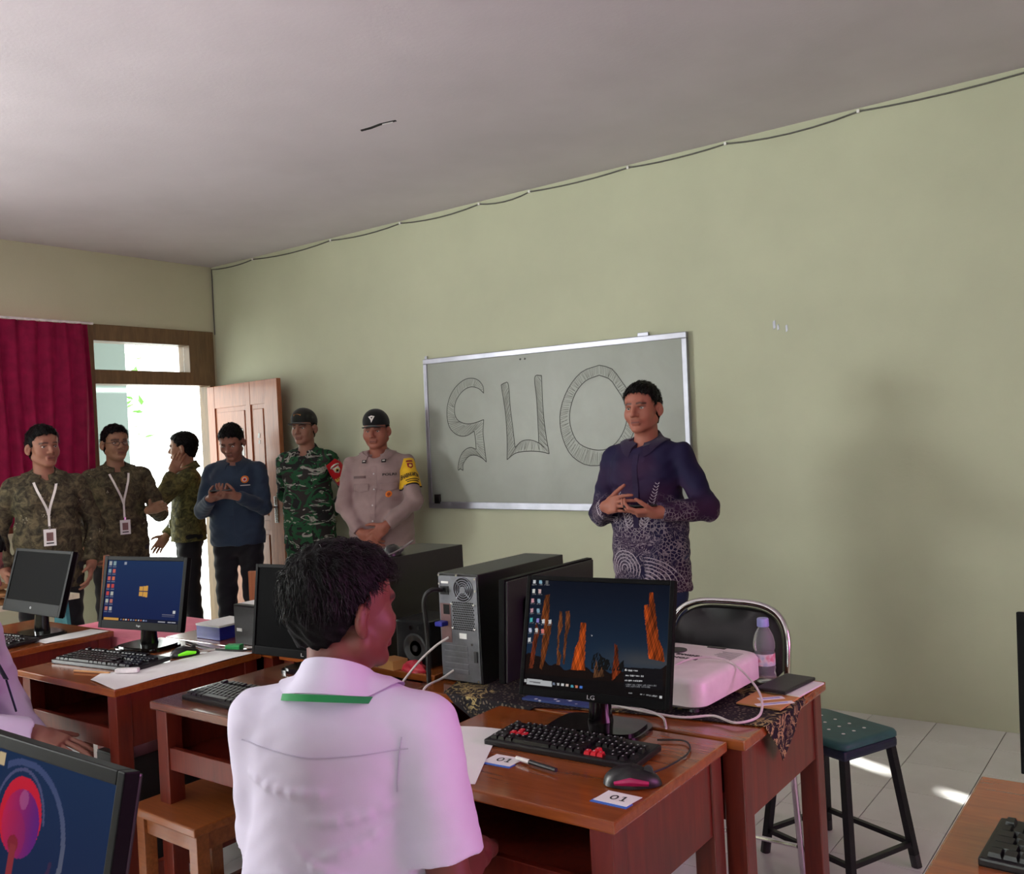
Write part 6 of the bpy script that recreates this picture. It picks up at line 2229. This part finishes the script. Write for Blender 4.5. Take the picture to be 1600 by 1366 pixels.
def print_lines(s, name, lines, w, mat, off=0.0018):
    """thin printed strokes on the front of the shirt; lines = polylines of torso (x, z)"""
    f = s.R @ np.array([0, -1.0, 0])
    V, F = [], []
    dv = Vector(f)
    for ln in lines:
        P = s.drape_pts([Vector(s.T((x, 0.1, z))) for x, z in ln], f, off)
        k = len(V)
        for i, p in enumerate(P):
            t = (P[min(i + 1, len(P) - 1)] - P[max(i - 1, 0)]).normalized()
            q = t.cross(dv).normalized() * (w / 2 * (0.35 if i in (0, len(P) - 1) else 1.0))
            V += [tuple(p + q), tuple(p - q)]
        F += [(k + 2 * i, k + 2 * i + 1, k + 2 * i + 3, k + 2 * i + 2) for i in range(len(P) - 1)]
    o = mobj(name, raw_mesh(name, V, F, mat), s.shirt)
    o['kind'] = 'stuff'
    return o

# ------------------------------------------------------------------ cloth of the people
def cloth(name, c, rough=0.8, var=0.06, weave=0.15):
    g = NT(name)
    v = g.coord()
    g.col(g.ramp(g.noise(v, 7.0, 4), [(0.3, tuple(x * (1 - var) for x in c)), (0.7, tuple(min(255, x * (1 + var)) for x in c))]))
    g.bump(g.noise(v, 420.0, 2), weave, 0.001)
    g.b.inputs['Sheen Weight'].default_value = 0.15
    return g.done(rough, 0, 0.2)
def batik_olive(name, a, b, seed):
    g = NT(name)
    v = g.coord(rot=(seed, seed * 0.7, 0.3))
    n1 = g.noise(v, 24.0, 5, 0.65, 0.9)
    c = g.ramp(n1, [(0.36, a), (0.5, tuple((x + y) / 2 for x, y in zip(a, b))), (0.64, b)])
    vo = g.n('ShaderNodeTexVoronoi')
    vo.inputs['Scale'].default_value = 9.0
    g.l(v, vo.inputs[0])
    spot = g.ramp(vo.outputs[0], [(0.20, (255, 255, 255)), (0.27, (0, 0, 0))])
    d = g.n('ShaderNodeTexVoronoi')
    d.inputs['Scale'].default_value = 75.0
    g.l(v, d.inputs[0])
    dots = g.ramp(d.outputs[0], [(0.22, (210, 210, 210)), (0.34, (0, 0, 0))])
    fac = g.mix(1.0, spot, dots, 'MULTIPLY')
    g.col(g.mix(fac, c, (190, 186, 160)))
    g.bump(g.noise(v, 400.0, 2), 0.12, 0.001)
    return g.done(0.8, 0, 0.2)
M['batik_a'] = batik_olive('olive_batik', (40, 37, 30), (104, 96, 72), 0.2)
M['batik_b'] = batik_olive('olive_batik_b', (44, 42, 32), (106, 98, 72), 1.3)
M['batik_c'] = batik_olive('olive_batik_c', (54, 54, 34), (118, 112, 66), 2.1)
M['navy_jacket'] = cloth('slate_blue_twill', (40, 54, 72))
M['beige_uniform'] = cloth('mauve_beige_twill', (148, 126, 124))
M['white_shirt'] = cloth('white_cotton_lilac_light', (202, 194, 216), 0.75, 0.02)  # white cotton; the lilac light of the room is put into its base colour
M['black_trouser'] = cloth('black_trouser', (22, 23, 27))
M['jean_navy'] = cloth('navy_jeans', (36, 46, 78))
g = NT('camouflage')
v = g.coord(scale=(1.0, 1.0, 1.35))
n1 = g.noise(v, 5.5, 3, 0.5, 1.6)
c = g.ramp(n1, [(0.0, (34, 32, 34)), (0.43, (34, 32, 34)), (0.435, (36, 78, 50)), (0.53, (36, 78, 50)), (0.535, (46, 42, 42)), (1.0, (46, 42, 42))], 'CONSTANT')
vb = g.coord(scale=(0.8, 0.8, 2.0), rot=(0.4, 0.3, 0.5))
n2 = g.noise(vb, 6.5, 3, 0.5, 2.2)
st_ = g.ramp(n2, [(0.0, (0, 0, 0)), (0.585, (255, 255, 255)), (0.66, (0, 0, 0))], 'CONSTANT')
g.col(g.mix(st_, c, (150, 148, 140)))
g.bump(g.noise(v, 400.0, 2), 0.12, 0.001)
M['camo'] = g.done(0.85, 0, 0.2)
# the speaker's batik: plain violet-navy above, fine pale ornaments below
g = NT('navy_batik')
v = g.coord()
sep = g.n('ShaderNodeSeparateXYZ')
g.l(v, sep.inputs[0])
base = g.ramp(g.noise(v, 3.0, 2), [(0.4, (30, 26, 58)), (0.65, (58, 30, 58))])
n1 = g.noise(v, 15.0, 4, 0.55, 2.2)
ln1 = g.ramp(n1, [(0.44, (0, 0, 0)), (0.475, (230, 230, 230)), (0.50, (0, 0, 0)), (0.56, (0, 0, 0)), (0.58, (170, 170, 170)), (0.60, (0, 0, 0))])
vo = g.n('ShaderNodeTexVoronoi', feature='DISTANCE_TO_EDGE')
vo.inputs['Scale'].default_value = 60.0
g.l(v, vo.inputs[0])
ln2 = g.ramp(vo.outputs[0], [(0.05, (200, 200, 200)), (0.12, (0, 0, 0))])
area = g.ramp(g.noise(v, 5.5, 2), [(0.46, (0, 0, 0)), (0.52, (255, 255, 255))])
orn = g.mix(area, ln1, ln2)
ad = g.n('ShaderNodeMath', operation='MULTIPLY_ADD')
g.l(g.noise(v, 8.0, 2), ad.inputs[0])
ad.inputs[1].default_value = 0.30
g.l(sep.outputs[2], ad.inputs[2])
low = g.ramp(ad.outputs[0], [(0.0, (255, 255, 255)), (0.9, (255, 255, 255)), (1.0, (0, 0, 0))])
mr = g.n('ShaderNodeMapRange')
mr.inputs['From Min'].default_value = 1.30
mr.inputs['From Max'].default_value = 1.24
g.l(ad.outputs[0], mr.inputs[0])
fac = g.mix(1.0, orn, mr.outputs[0], 'MULTIPLY')
fac2 = g.mix(1.0, fac, (225, 225, 225), 'MULTIPLY')
g.col(g.mix(fac2, base, (190, 176, 182)))
g.bump(g.noise(v, 400.0, 2), 0.12, 0.001)
M['navy_batik'] = g.done(0.75, 0, 0.2)
M['collar_navy'] = cloth('collar_navy', (40, 28, 58))
M['lanyard_white'] = cloth('white_ribbon', (226, 224, 218))
M['green_ribbon'] = cloth('green_ribbon', (34, 128, 70))
M['dark_ribbon'] = cloth('dark_ribbon', (30, 32, 48))
M['red_patch'] = cloth('red_patch', (190, 24, 34))
M['yellow_patch'] = cloth('yellow_patch', (226, 180, 40))
M['patch_white'] = cloth('patch_white', (214, 210, 204))
M['patch_orange'] = cloth('patch_orange', (224, 120, 40))
M['patch_gold'] = cloth('patch_gold', (226, 190, 90))
M['cap_black'] = cloth('cap_black', (20, 21, 23))
M['cap_olive'] = cloth('cap_olive', (30, 32, 28))
M['thread_black'] = simple('thread_black', (16, 15, 16), 0.8)
M['specs'] = simple('spectacle_frame', (24, 22, 22), 0.3)
M['button'] = simple('button', (196, 190, 190), 0.35)

def circle(r, n=20, c=(0, 0)):
    return [(c[0] + r * math.cos(2 * PI * k / n), c[1] + r * math.sin(2 * PI * k / n)) for k in range(n)]
def front(s):
    """origin helper axes for the chest: u to the viewer's right when he faces you"""
    return dict(U=s.R @ np.array([-1.0, 0, 0]), Vv=s.R @ np.array([0, 0, 1.0]), d=s.R @ np.array([0, -1.0, 0]))
def placket(s, mat, z0, z1, buttons=True, w=0.032):
    f = front(s)
    s.strap('placket', [s.T((0, 0.1, z0)), s.T((0, 0.1, (z0 + z1) / 2)), s.T((0, 0.1, z1))], f['d'], w, mat, 0.002, n=14)
    if buttons:
        n = 5
        for k in range(n):
            p = s.drape_pts([s.T((0, 0.1, z0 + (z1 - z0) * (k + 0.5) / n))], f['d'], 0.005)[0]
            dd = Vector(f['d'])
            MB().cyl(p, p - dd * 0.003, 0.0055, n=10).build('button', M['button'], s.t)

def hand_phone(label, P, R, size=(0.036, 0.075, 0.004)):
    t = thing('phone', label, 'phone', P)
    t.rotation_euler = Matrix(R).to_euler()
    a, b, c = size
    MB().box(-a, a, -b, b, -c, c, 0.002).build('body', M['black_plastic'], t)
    MB().box(-a + 0.003, a - 0.003, -b + 0.004, b - 0.004, c, c + 0.0006).build('screen', M['dark_panel'], t)
    return t
def world_pt(s, p):
    return s.t.location + s.t.rotation_euler.to_matrix() @ Vector(p)

# ---- 1 the speaker
p = Person('man in a violet navy batik shirt speaking before the whiteboard', (4.43, -0.86, 0), (0.02, -1.0), 1.70, skin=(160, 98, 80), shoulder=0.173, fat=1.06, h_body=0.0045)
p.head_frame(0.02, 0.02, 0.04)
p.arm(1, (4.34, -1.09, 1.14), (0.55, -0.4, -0.8), f=(-0.75, 0.45, 0.15), n=(-0.35, -0.85, -0.25), curls=[(0.2, 0.3, 0.2), (0.3, 0.4, 0.3), (0.45, 0.5, 0.3), (0.55, 0.5, 0.3)], thumb=0.15, frame='world')
p.arm(-1, (4.60, -1.10, 1.115), (-0.75, -0.4, -0.7), f=(0.85, 0.40, 0.0), n=(0.1, -0.35, 0.95), curl=(0.35, 0.6, 0.5), thumb=0.7, frame='world')
p.legs().build_body().build_hair(0.010, 0.016, seed=1.0)
p.build_shirt(M['navy_batik'], 0.018, -0.20, 1.0, 0.015, 0.012, 0.0065, seed=0.4)
p.build_trousers(M['jean_navy'])
p.collar(M['collar_navy'], open_=0.30)
placket(p, M['collar_navy'], 0.10, 0.44, False, 0.028)
lines = []
for x0, z0, x1, z1 in ((0.035, 0.10, 0.105, 0.27), (-0.035, 0.10, -0.105, 0.30), (0.13, 0.12, 0.15, 0.25)):
    for k in range(15):
        t = k / 14
        cx, cz = x0 + (x1 - x0) * t, z0 + (z1 - z0) * t
        for sg in (-1, 1):
            l_ = 0.022 * (1 - 0.6 * t)
            lines.append([(cx, cz), (cx + sg * l_ * 0.7, cz + l_ * 0.5), (cx + sg * l_, cz + l_ * 1.1)])
for k in range(7):
    r_ = 0.05 + k * 0.020
    lines.append([(-0.03 - r_ * math.sin(a_) * 0.9, -0.17 + r_ * math.cos(a_) * 0.8) for a_ in [0.15 * q for q in range(11)]])
for k in range(5):
    r_ = 0.02 + k * 0.016
    lines.append([(0.075 + r_ * math.cos(a_), -0.09 + r_ * math.sin(a_)) for a_ in [-0.6 + 0.35 * q for q in range(13)]])
print_lines(p, 'printed_motif', lines, 0.0045, cloth('pale_print', (176, 164, 176)))
strands(p, 900, 0.016, 11, 0.0009)
hh = p.hands[1]
P = world_pt(p, hh['W'] + hh['f'] * 0.075 + hh['n'] * 0.024)
hand_phone('dark phone held flat in the speaking man\'s hand', P, p.t.rotation_euler.to_matrix() @ Matrix(np.stack([np.cross(hh['f'], hh['n']), hh['f'], hh['n']], 1).tolist()))

# ---- 2 the policeman
p = Person('stout policeman in mauve beige uniform with yellow armband and black cap', (2.17, -0.36, 0), (0.50, -0.87), 1.69, skin=(150, 92, 74), fat=1.22, belly=0.045, shoulder=0.183)
p.head_frame(-0.05, -0.08, 0.0)
p.arm(1, (0.075, 0.225, -0.005), (1, -0.1, -0.3), f=(-0.75, 0.25, -0.6), n=(-0.2, -0.95, 0.0), curl=(0.5, 0.5, 0.4), thumb=0.3)
p.arm(-1, (-0.085, 0.235, 0.035), (-1, -0.1, -0.3), f=(0.75, 0.25, -0.65), n=(0.2, -0.95, 0.0), curl=(0.5, 0.5, 0.4), thumb=0.3)
p.legs().build_body().build_hair(0.006, 0.002)
p.build_shirt(M['beige_uniform'], 0.02, -0.115, 1.0, 0.02, 0.012, 0.007, seed=1.4)
p.build_trousers(M['black_trouser'])
p.collar(M['beige_uniform'], open_=0.45, point=0.035)
placket(p, M['beige_uniform'], -0.08, 0.42)
f = front(p)
for sx in (-1, 1):
    p.patch('pocket_flap', [(-0.055, -0.022), (0.0, -0.034), (0.055, -0.022), (0.055, 0.022), (-0.055, 0.022)], p.T((sx * 0.092, 0.2, 0.285)), mat=M['beige_uniform'], off=0.004, **f)
    p.patch('collar_insignia', [(-0.014, -0.010), (0.014, -0.010), (0.014, 0.010), (-0.014, 0.010)], p.T((sx * 0.066, 0.2, 0.452)), mat=M['thread_black'], off=0.016, **f)
    p.patch('collar_bar', [(-0.008, -0.003), (0.008, -0.003), (0.008, 0.004), (-0.008, 0.004)], p.T((sx * 0.066, 0.2, 0.454)), mat=M['patch_white'], off=0.019, **f)
p.text('lettering', 'POLRI', 0.085, 0.016, p.T((-0.10, 0.2, 0.362)), mat=M['thread_black'], **f)
p.patch('name_tape', [(-0.045, -0.008), (0.045, -0.008), (0.045, 0.008), (-0.045, 0.008)], p.T((0.10, 0.2, 0.352)), mat=cloth('name_tape', (112, 92, 92)), **f)
b = p.patch('pocket_badge', circle(0.02), p.T((-0.095, 0.2, 0.235)), mat=M['patch_orange'], off=0.005, **f)
p.patch('badge_core', circle(0.011), p.T((-0.095, 0.2, 0.235)), mat=cloth('badge_brown', (150, 70, 40)), off=0.007, **f)
# armband on his left sleeve
hh = p.hands[1]
ax = nrm(hh['E'] - hh['S'])
outw = nrm(p.R @ np.array([-0.55, 0.83, 0.0]))
outw = nrm(outw - ax * np.dot(outw, ax))
U = np.cross(ax, outw) * -1
U = nrm(U)
O = hh['S'] + ax * 0.075
V_ = -ax
if np.dot(np.cross(U, V_), outw) < 0:
    U = -U
bd = p.patch('armband', [(-0.072, -0.105), (0.072, -0.105), (0.068, 0.0), (0.035, 0.075), (-0.03, 0.08), (-0.066, 0.0)], O, U, V_, -outw, M['yellow_patch'], 0.004)
p.patch('armband_edge', [(-0.073, -0.113), (0.073, -0.113), (0.073, -0.104), (-0.073, -0.104)], O, U, V_, -outw, M['thread_black'], 0.0055)
p.text('lettering', 'BHABINKAMTIBMAS', 0.13, 0.030, O + V_ * -0.045, U, V_, -outw, M['thread_black'], 0.008)
for dz, w_ in ((-0.076, 0.045), (-0.090, 0.04)):
    p.patch('small_print', [(-w_, -0.003), (w_, -0.003), (w_, 0.003), (-w_, 0.003)], O + V_ * dz, U, V_, -outw, M['thread_black'], 0.006, 0.01)
p.patch('shield_emblem', [(-0.02, 0.02), (0.02, 0.02), (0.018, -0.008), (0.0, -0.022), (-0.018, -0.008)], O + V_ * 0.02, U, V_, -outw, cloth('shield_red', (150, 40, 44)), 0.006)
p.patch('shield_core', circle(0.010), O + V_ * 0.02, U, V_, -outw, M['patch_gold'], 0.008)
p.patch('shield_scroll', [(-0.024, 0.026), (0.024, 0.026), (0.02, 0.038), (-0.02, 0.038)], O + V_ * 0.022, U, V_, -outw, cloth('scroll_red', (150, 60, 50)), 0.006)
co, emb = cap_hat(p, M['cap_black'], M['cap_black'])
emb('cap_emblem', [(-0.020, 0.018), (0.0, 0.026), (0.022, 0.020), (0.012, 0.0), (0.0, -0.022), (-0.004, -0.004)], 0.085, M['patch_white'])
emb('cap_emblem_core', [(-0.004, 0.010), (0.010, 0.014), (0.004, 0.002)], 0.087, M['cap_black'], 0.004)

# ---- 3 the soldier
p = Person('soldier in green camouflage with red arm patch and dark cap', (1.43, -0.33, 0), (0.42, -0.91), 1.745, skin=(138, 96, 78), shoulder=0.166)
p.head_frame(-0.10, -0.02, 0.0)
p.arm(1, (0.06, -0.17, 0.02), (1, -0.35, 0.0), f=(-0.9, -0.1, -0.3), n=(0, -1, 0))
p.arm(-1, (-0.06, -0.17, 0.02), (-1, -0.35, 0.0), f=(0.9, -0.1, -0.3), n=(0, -1, 0))
p.legs().build_body().build_hair(0.005, 0.001)
p.build_shirt(M['camo'], 0.018, -0.14, 1.0, 0.015, 0.014, 0.007, seed=2.1)
p.build_trousers(M['camo'])
p.collar(M['camo'], open_=0.42)
hh = p.hands[1]
ax = nrm(hh['E'] - hh['S'])
outw = nrm(p.R @ np.array([-0.48, 0.88, 0.0]))
outw = nrm(outw - ax * np.dot(outw, ax))
V_ = -ax
U = nrm(np.cross(V_, outw))
O = hh['S'] + ax * 0.085
p.patch('arm_patch', [(-0.050, -0.115), (0.060, -0.095), (0.058, 0.03), (0.03, 0.09), (-0.05, 0.085), (-0.058, 0.0)], O, U, V_, -outw, M['red_patch'], 0.005)
p.text('lettering', 'BABINSA', 0.095, 0.030, O + V_ * -0.058, U, V_, -outw, M['patch_gold'], 0.0095)
p.patch('crest', [(-0.024, 0.026), (0.024, 0.026), (0.022, -0.008), (0.0, -0.026), (-0.022, -0.008)], O + V_ * 0.012, U, V_, -outw, M['patch_white'], 0.0075)
p.patch('crest_core', circle(0.014), O + V_ * 0.014, U, V_, -outw, M['patch_gold'], 0.009)
p.patch('crest_figure', [(-0.012, -0.008), (0.002, -0.012), (0.010, 0.0), (-0.002, 0.010)], O + V_ * 0.014, U, V_, -outw, M['thread_black'], 0.0105)
p.patch('name_arc', [(-0.034, 0.0), (-0.02, 0.010), (0.0, 0.014), (0.02, 0.010), (0.034, 0.0), (0.034, 0.012), (0.02, 0.022), (0.0, 0.026), (-0.02, 0.022), (-0.034, 0.012)], O + V_ * 0.036, U, V_, -outw, M['patch_white'], 0.0075)
co, emb = cap_hat(p, M['cap_olive'], M['cap_olive'])
emb('cap_badge', [(-0.028, -0.004), (0.028, -0.004), (0.028, 0.006), (0.0, 0.010), (-0.028, 0.006)], 0.098, cloth('cap_badge_brown', (150, 100, 50)))

# ---- 4 the man in the slate jacket
p = Person('man in a slate blue jacket looking down at his phone beside the door', (0.97, -0.60, 0), (0.62, -0.78), 1.68, skin=(134, 90, 74), shoulder=0.170, fat=1.04)
p.head_frame(-0.12, -0.42, 0.0, 0.03, -0.012)
p.arm(1, (0.10, 0.265, 0.255), (0.45, -0.3, -0.9), f=(-0.8, 0.45, 0.2), n=(-0.2, -0.4, 0.9), curl=(0.45, 0.7, 0.5), thumb=0.7)
p.arm(-1, (-0.075, 0.27, 0.26), (-0.5, -0.3, -0.9), f=(0.8, 0.45, 0.2), n=(0.2, -0.5, 0.85), curl=(0.45, 0.7, 0.5), thumb=0.7)
p.legs().build_body().build_hair(0.012, 0.02, seed=2.0)
p.build_shirt(M['navy_jacket'], 0.022, -0.10, 1.0, 0.015, 0.014, 0.007, seed=3.0, name='jacket')
p.build_trousers(M['black_trouser'])
strands(p, 700, 0.016, 12, 0.0009)
p.collar(M['navy_jacket'], open_=0.34)
placket(p, M['navy_jacket'], -0.08, 0.42, False, 0.035)
f = front(p)
p.patch('chest_badge', circle(0.026), p.T((-0.10, 0.2, 0.37)), mat=M['patch_orange'], off=0.004, **f)
p.patch('badge_core', circle(0.016), p.T((-0.10, 0.2, 0.37)), mat=M['patch_white'], off=0.006, **f)
p.patch('badge_centre', circle(0.009), p.T((-0.10, 0.2, 0.37)), mat=M['red_patch'], off=0.008, **f)
for dz in (-0.042,):
    p.patch('badge_caption', [(-0.032, -0.003), (0.032, -0.003), (0.032, 0.003), (-0.032, 0.003)], p.T((-0.10, 0.2, 0.37 + dz)), mat=M['patch_white'], off=0.004, **f)
ha, hb = p.hands
mid = (ha['W'] + ha['f'] * 0.07 + hb['W'] + hb['f'] * 0.07) / 2 + np.array([0, 0.01, 0.025])
hand_phone('dark phone in both hands of the slate jacketed man', world_pt(p, mid), p.t.rotation_euler.to_matrix() @ Matrix.Rotation(0.35, 3, 'X') @ Matrix.Rotation(PI / 2, 3, 'Z'))

# ---- 5 the man in the doorway
p = Person('man in olive batik turned sideways in the doorway with a hand at his ear', (0.36, -0.585, 0), (-0.50, -0.87), 1.645, skin=(150, 110, 84), shoulder=0.160)
p.head_frame(-0.35, 0.0, 0.0)
p.arm(1, (0.185, 0.16, -0.04), (0.6, -0.8, 0), curl=(0.3, 0.4, 0.3))
p.arm(-1, (-0.125, 0.105, 0.475), (-0.35, 0.0, -1.0), f=(0.12, -0.42, 0.90), n=(0.95, -0.2, -0.2), curl=(0.15, 0.25, 0.2), thumb=0.2)
p.legs().build_body().build_hair(0.008, 0.010, seed=3.0)
p.build_shirt(M['batik_c'], 0.018, -0.07, 1.0, 0.015, 0.012, 0.007, seed=4.0)
p.build_trousers(M['black_trouser'])
strands(p, 500, 0.014, 15, 0.0009)
p.collar(M['batik_c'], open_=0.3)
p.lanyard(M['lanyard_white'], True, 0.14, 0.02)

# ---- 6 the man with glasses
p = Person('man with glasses in olive batik and lanyard before the doorway', (0.70, -1.345, 0), (0.93, -0.36), 1.695, skin=(140, 104, 80), shoulder=0.164)
p.head_frame(0.22, 0.03, 0.0)
p.arm(1, (0.215, 0.13, -0.02), (0.8, -0.8, 0), curl=(0.6, 0.7, 0.5), f=(-0.1, 0.5, -0.85), n=(-1, 0, 0))
p.arm(-1, (-0.165, 0.235, 0.205), (-0.5, -0.5, -0.8), f=(-0.55, 0.75, 0.25), n=(0.7, 0.3, -0.6), curl=(0.3, 0.4, 0.3), thumb=0.3)
p.legs().build_body().build_hair(0.012, 0.018, seed=4.0)
p.build_shirt(M['batik_b'], 0.018, -0.16, 1.0, 0.015, 0.012, 0.007, seed=5.0)
p.build_trousers(M['black_trouser'])
strands(p, 700, 0.018, 14, 0.0009)
p.collar(M['batik_b'], open_=0.3)
p.lanyard(M['lanyard_white'], True, 0.15, -0.015, tip=0.25)
for sd in (-1, 1):
    ring = [tuple(p.HP((sd * 0.033 + 0.022 * math.cos(2 * PI * k / 18), 0.098, -0.002 + 0.016 * math.sin(2 * PI * k / 18)))) for k in range(18)]
    MB().tube(ring, 0.0016, 5, closed=True).build('spectacle_rim', M['specs'], p.t, True)
    MB().tube([tuple(p.HP((sd * 0.056, 0.096, 0.0))), tuple(p.HP((sd * 0.075, 0.04, 0.004))), tuple(p.HP((sd * 0.082, -0.005, 0.0)))], 0.0015, 5).build('spectacle_temple', M['specs'], p.t, True)
MB().tube([tuple(p.HP((-0.012, 0.100, 0.0))), tuple(p.HP((0, 0.103, 0.003))), tuple(p.HP((0.012, 0.100, 0.0)))], 0.0016, 5).build('spectacle_bridge', M['specs'], p.t, True)
hh = p.hands[0]
hand_phone('black phone in the lowered hand of the man with glasses', world_pt(p, hh['W'] + hh['f'] * 0.075 + hh['n'] * 0.022), p.t.rotation_euler.to_matrix() @ Matrix(np.stack([np.cross(hh['f'], hh['n']), hh['f'], hh['n']], 1).tolist()))

# ---- 7 the man by the curtain
p = Person('man in olive batik with white lanyard badge before the crimson curtain', (1.15, -2.055, 0), (0.90, -0.44), 1.68, skin=(150, 104, 84), shoulder=0.166)
p.head_frame(0.42, 0.02, 0.02)
p.arm(1, (0.225, 0.03, -0.05), (0.5, -0.8, 0), curl=(0.3, 0.4, 0.3))
p.arm(-1, (-0.225, 0.03, -0.05), (-0.5, -0.8, 0), curl=(0.3, 0.4, 0.3))
p.legs().build_body().build_hair(0.014, 0.020, seed=5.0)
p.build_shirt(M['batik_a'], 0.018, -0.17, 1.0, 0.015, 0.012, 0.007, seed=6.0)
p.build_trousers(M['black_trouser'])
strands(p, 700, 0.018, 13, 0.0009)
p.collar(M['batik_a'], open_=0.3)
p.lanyard(M['lanyard_white'], True, 0.185, -0.01, tip=0.26)

# ---- 8 the seated man in front
p = Person('seated young man in a white short sleeved shirt seen from behind', (5.262, -3.64, 0), (-0.33, 0.944), 1.66, 0.45, 0.10, skin=(108, 58, 50), shoulder=0.170, fat=1.10, h_body=0.0038)
p.head_frame(-0.52, 0.06, 0.04, 0.0, -0.016)
p.arm(1, (5.36, -3.36, 0.66), (0.25, -0.6, -0.8), frame='world', f=(-0.3, 0.9, -0.2), n=(0, 0, -1), curl=(0.3, 0.4, 0.3))
p.arm(-1, (5.08, -3.39, 0.66), (-0.25, -0.6, -0.8), frame='world', f=(0.3, 0.9, -0.2), n=(0, 0, -1), curl=(0.3, 0.4, 0.3))
p.legs(knees=[(-0.11, 0.42, 0.46), (0.11, 0.42, 0.46)], feet=[(-0.11, 0.36, 0.085), (0.11, 0.36, 0.085)])
p.build_body()
p.build_hair(0.020, 0.018, ([-0.12, -0.07, -0.045, -0.02, 0.0, 0.022, 0.034, 0.05, 0.075, 0.10], [-0.056, -0.052, -0.034, 0.004, 0.042, 0.052, 0.058, 0.064, 0.072, 0.078]), 0.0035, 0.0022, 0.012)
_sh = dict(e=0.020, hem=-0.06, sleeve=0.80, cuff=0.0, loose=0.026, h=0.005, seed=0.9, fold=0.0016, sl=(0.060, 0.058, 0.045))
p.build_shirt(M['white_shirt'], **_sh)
folds = []
for a, b, r0, bd in (((0.15, -0.1, 0.315), (-0.02, -0.1, 0.285), 0.010, -0.012), ((0.15, -0.1, 0.285), (0.02, -0.1, 0.225), 0.009, -0.01), ((0.135, -0.1, 0.15), (-0.06, -0.1, 0.20), 0.011, -0.018), ((0.125, -0.1, 0.185), (-0.03, -0.1, 0.235), 0.008, -0.014), ((-0.15, -0.1, 0.345), (0.05, -0.1, 0.335), 0.008, -0.012), ((-0.14, -0.1, 0.12), (-0.10, -0.1, 0.0), 0.008, 0.0)):
    folds += fold_prims(p, a, b, r0, bd)
bpy.data.objects.remove(p.shirt)
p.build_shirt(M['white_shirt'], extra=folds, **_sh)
p.build_trousers(M['black_trouser'], top=0.02)
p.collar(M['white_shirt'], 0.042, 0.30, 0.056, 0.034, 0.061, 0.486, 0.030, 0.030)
strands(p, 2600, 0.024, 3, zmin=0.01)
db = p.R @ np.array([0, 1.0, 0])
p.strap('yoke_seam', [p.T((-0.17, -0.2, 0.405)), p.T((-0.08, -0.2, 0.395)), p.T((0.0, -0.2, 0.39)), p.T((0.08, -0.2, 0.395)), p.T((0.17, -0.2, 0.405))], db, 0.0022, cloth('seam_grey', (180, 172, 196)), 0.0004)
for sx in (1,):
    p.strap('armhole_seam', [p.T((sx * 0.158, -0.2, 0.425)), p.T((sx * 0.150, -0.2, 0.37)), p.T((sx * 0.148, -0.2, 0.33))], db, 0.002, cloth('seam_grey', (184, 176, 200)), 0.0004)
# green lanyard round the neck, below the collar
V_, F_ = [], []
n = 40
for i in range(n + 1):
    a = 0.55 + (2 * PI - 1.1) * i / n
    for dr, dz in ((0.044, 0.468), (0.041, 0.480), (0.038, 0.480), (0.041, 0.468)):
        V_.append(tuple(p.T(((0.062 + dr) * math.sin(a), -0.014 + (0.064 + dr) * math.cos(a), dz - 0.02 * math.cos(a)))))
for i in range(n):
    for j in range(4):
        F_.append((i * 4 + j, i * 4 + (j + 1) % 4, i * 4 + 4 + (j + 1) % 4, i * 4 + 4 + j))
mb = MB()
mb.V, mb.F = V_, F_
mb.build('lanyard', M['green_ribbon'], p.t, True)
SEATED = p

# ---- 9 the person at the left edge
p = Person('person in a white long sleeved shirt cut off at the left edge', (3.30, -3.55, 0), (0.78, 0.62), 1.64, 0.45, 0.22, skin=(132, 88, 74), shoulder=0.158, h_body=0.0045)
p.head_frame(0.0, -0.1, 0.0)
p.arm(1, (3.615, -3.365, 0.635), (0.8, -0.5, -0.5), frame='world', f=(0.15, 0.97, -0.12), n=(-0.25, 0.0, -0.95), curls=[(0.12, 0.2, 0.15), (0.12, 0.2, 0.15), (0.2, 0.25, 0.2), (0.35, 0.3, 0.2)], thumb=0.0, spread=0.14)
p.arm(-1, (-0.12, 0.28, 0.06), (-0.8, -0.5, -0.5), f=(0.3, 0.9, -0.2), n=(0, 0, -1))
p.legs(knees=[(-0.10, 0.40, 0.44), (0.10, 0.40, 0.44)], feet=[(-0.10, 0.36, 0.085), (0.10, 0.36, 0.085)])
p.build_body().build_hair(0.012, 0.018, seed=7.0)
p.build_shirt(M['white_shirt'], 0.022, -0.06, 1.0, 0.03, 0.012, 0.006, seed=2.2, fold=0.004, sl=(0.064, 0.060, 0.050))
p.build_trousers(M['black_trouser'], top=0.02)
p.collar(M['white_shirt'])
f = front(p)
A_ = Vector(p.drape_pts([p.T((0.03, 0.15, 0.43))], f['d'], 0.012)[0])
B_ = A_ + Vector((0.0, 0.035, -0.075))
C_ = B_ + Vector((-0.02, 0.012, -0.05))
MB().tube([A_ + Vector((0.02, -0.05, 0.06)), A_, B_, C_], 0.017, 8, flat=0.2).build('dark_lanyard', M['dark_ribbon'], p.t, True)
MB().box(-0.034, 0.034, -0.003, 0.003, -0.105, 0.0, 0.002, Matrix.Translation(C_) @ Matrix.Rotation(0.25, 4, 'X') @ Matrix.Rotation(0.5, 4, 'Z')).build('badge_holder', M['dark_ribbon'], p.t)
MB().box(-0.029, 0.029, 0.003, 0.0036, -0.10, -0.006, 0, Matrix.Translation(C_) @ Matrix.Rotation(0.25, 4, 'X') @ Matrix.Rotation(0.5, 4, 'Z')).build('badge_card', M['cap'], p.t)
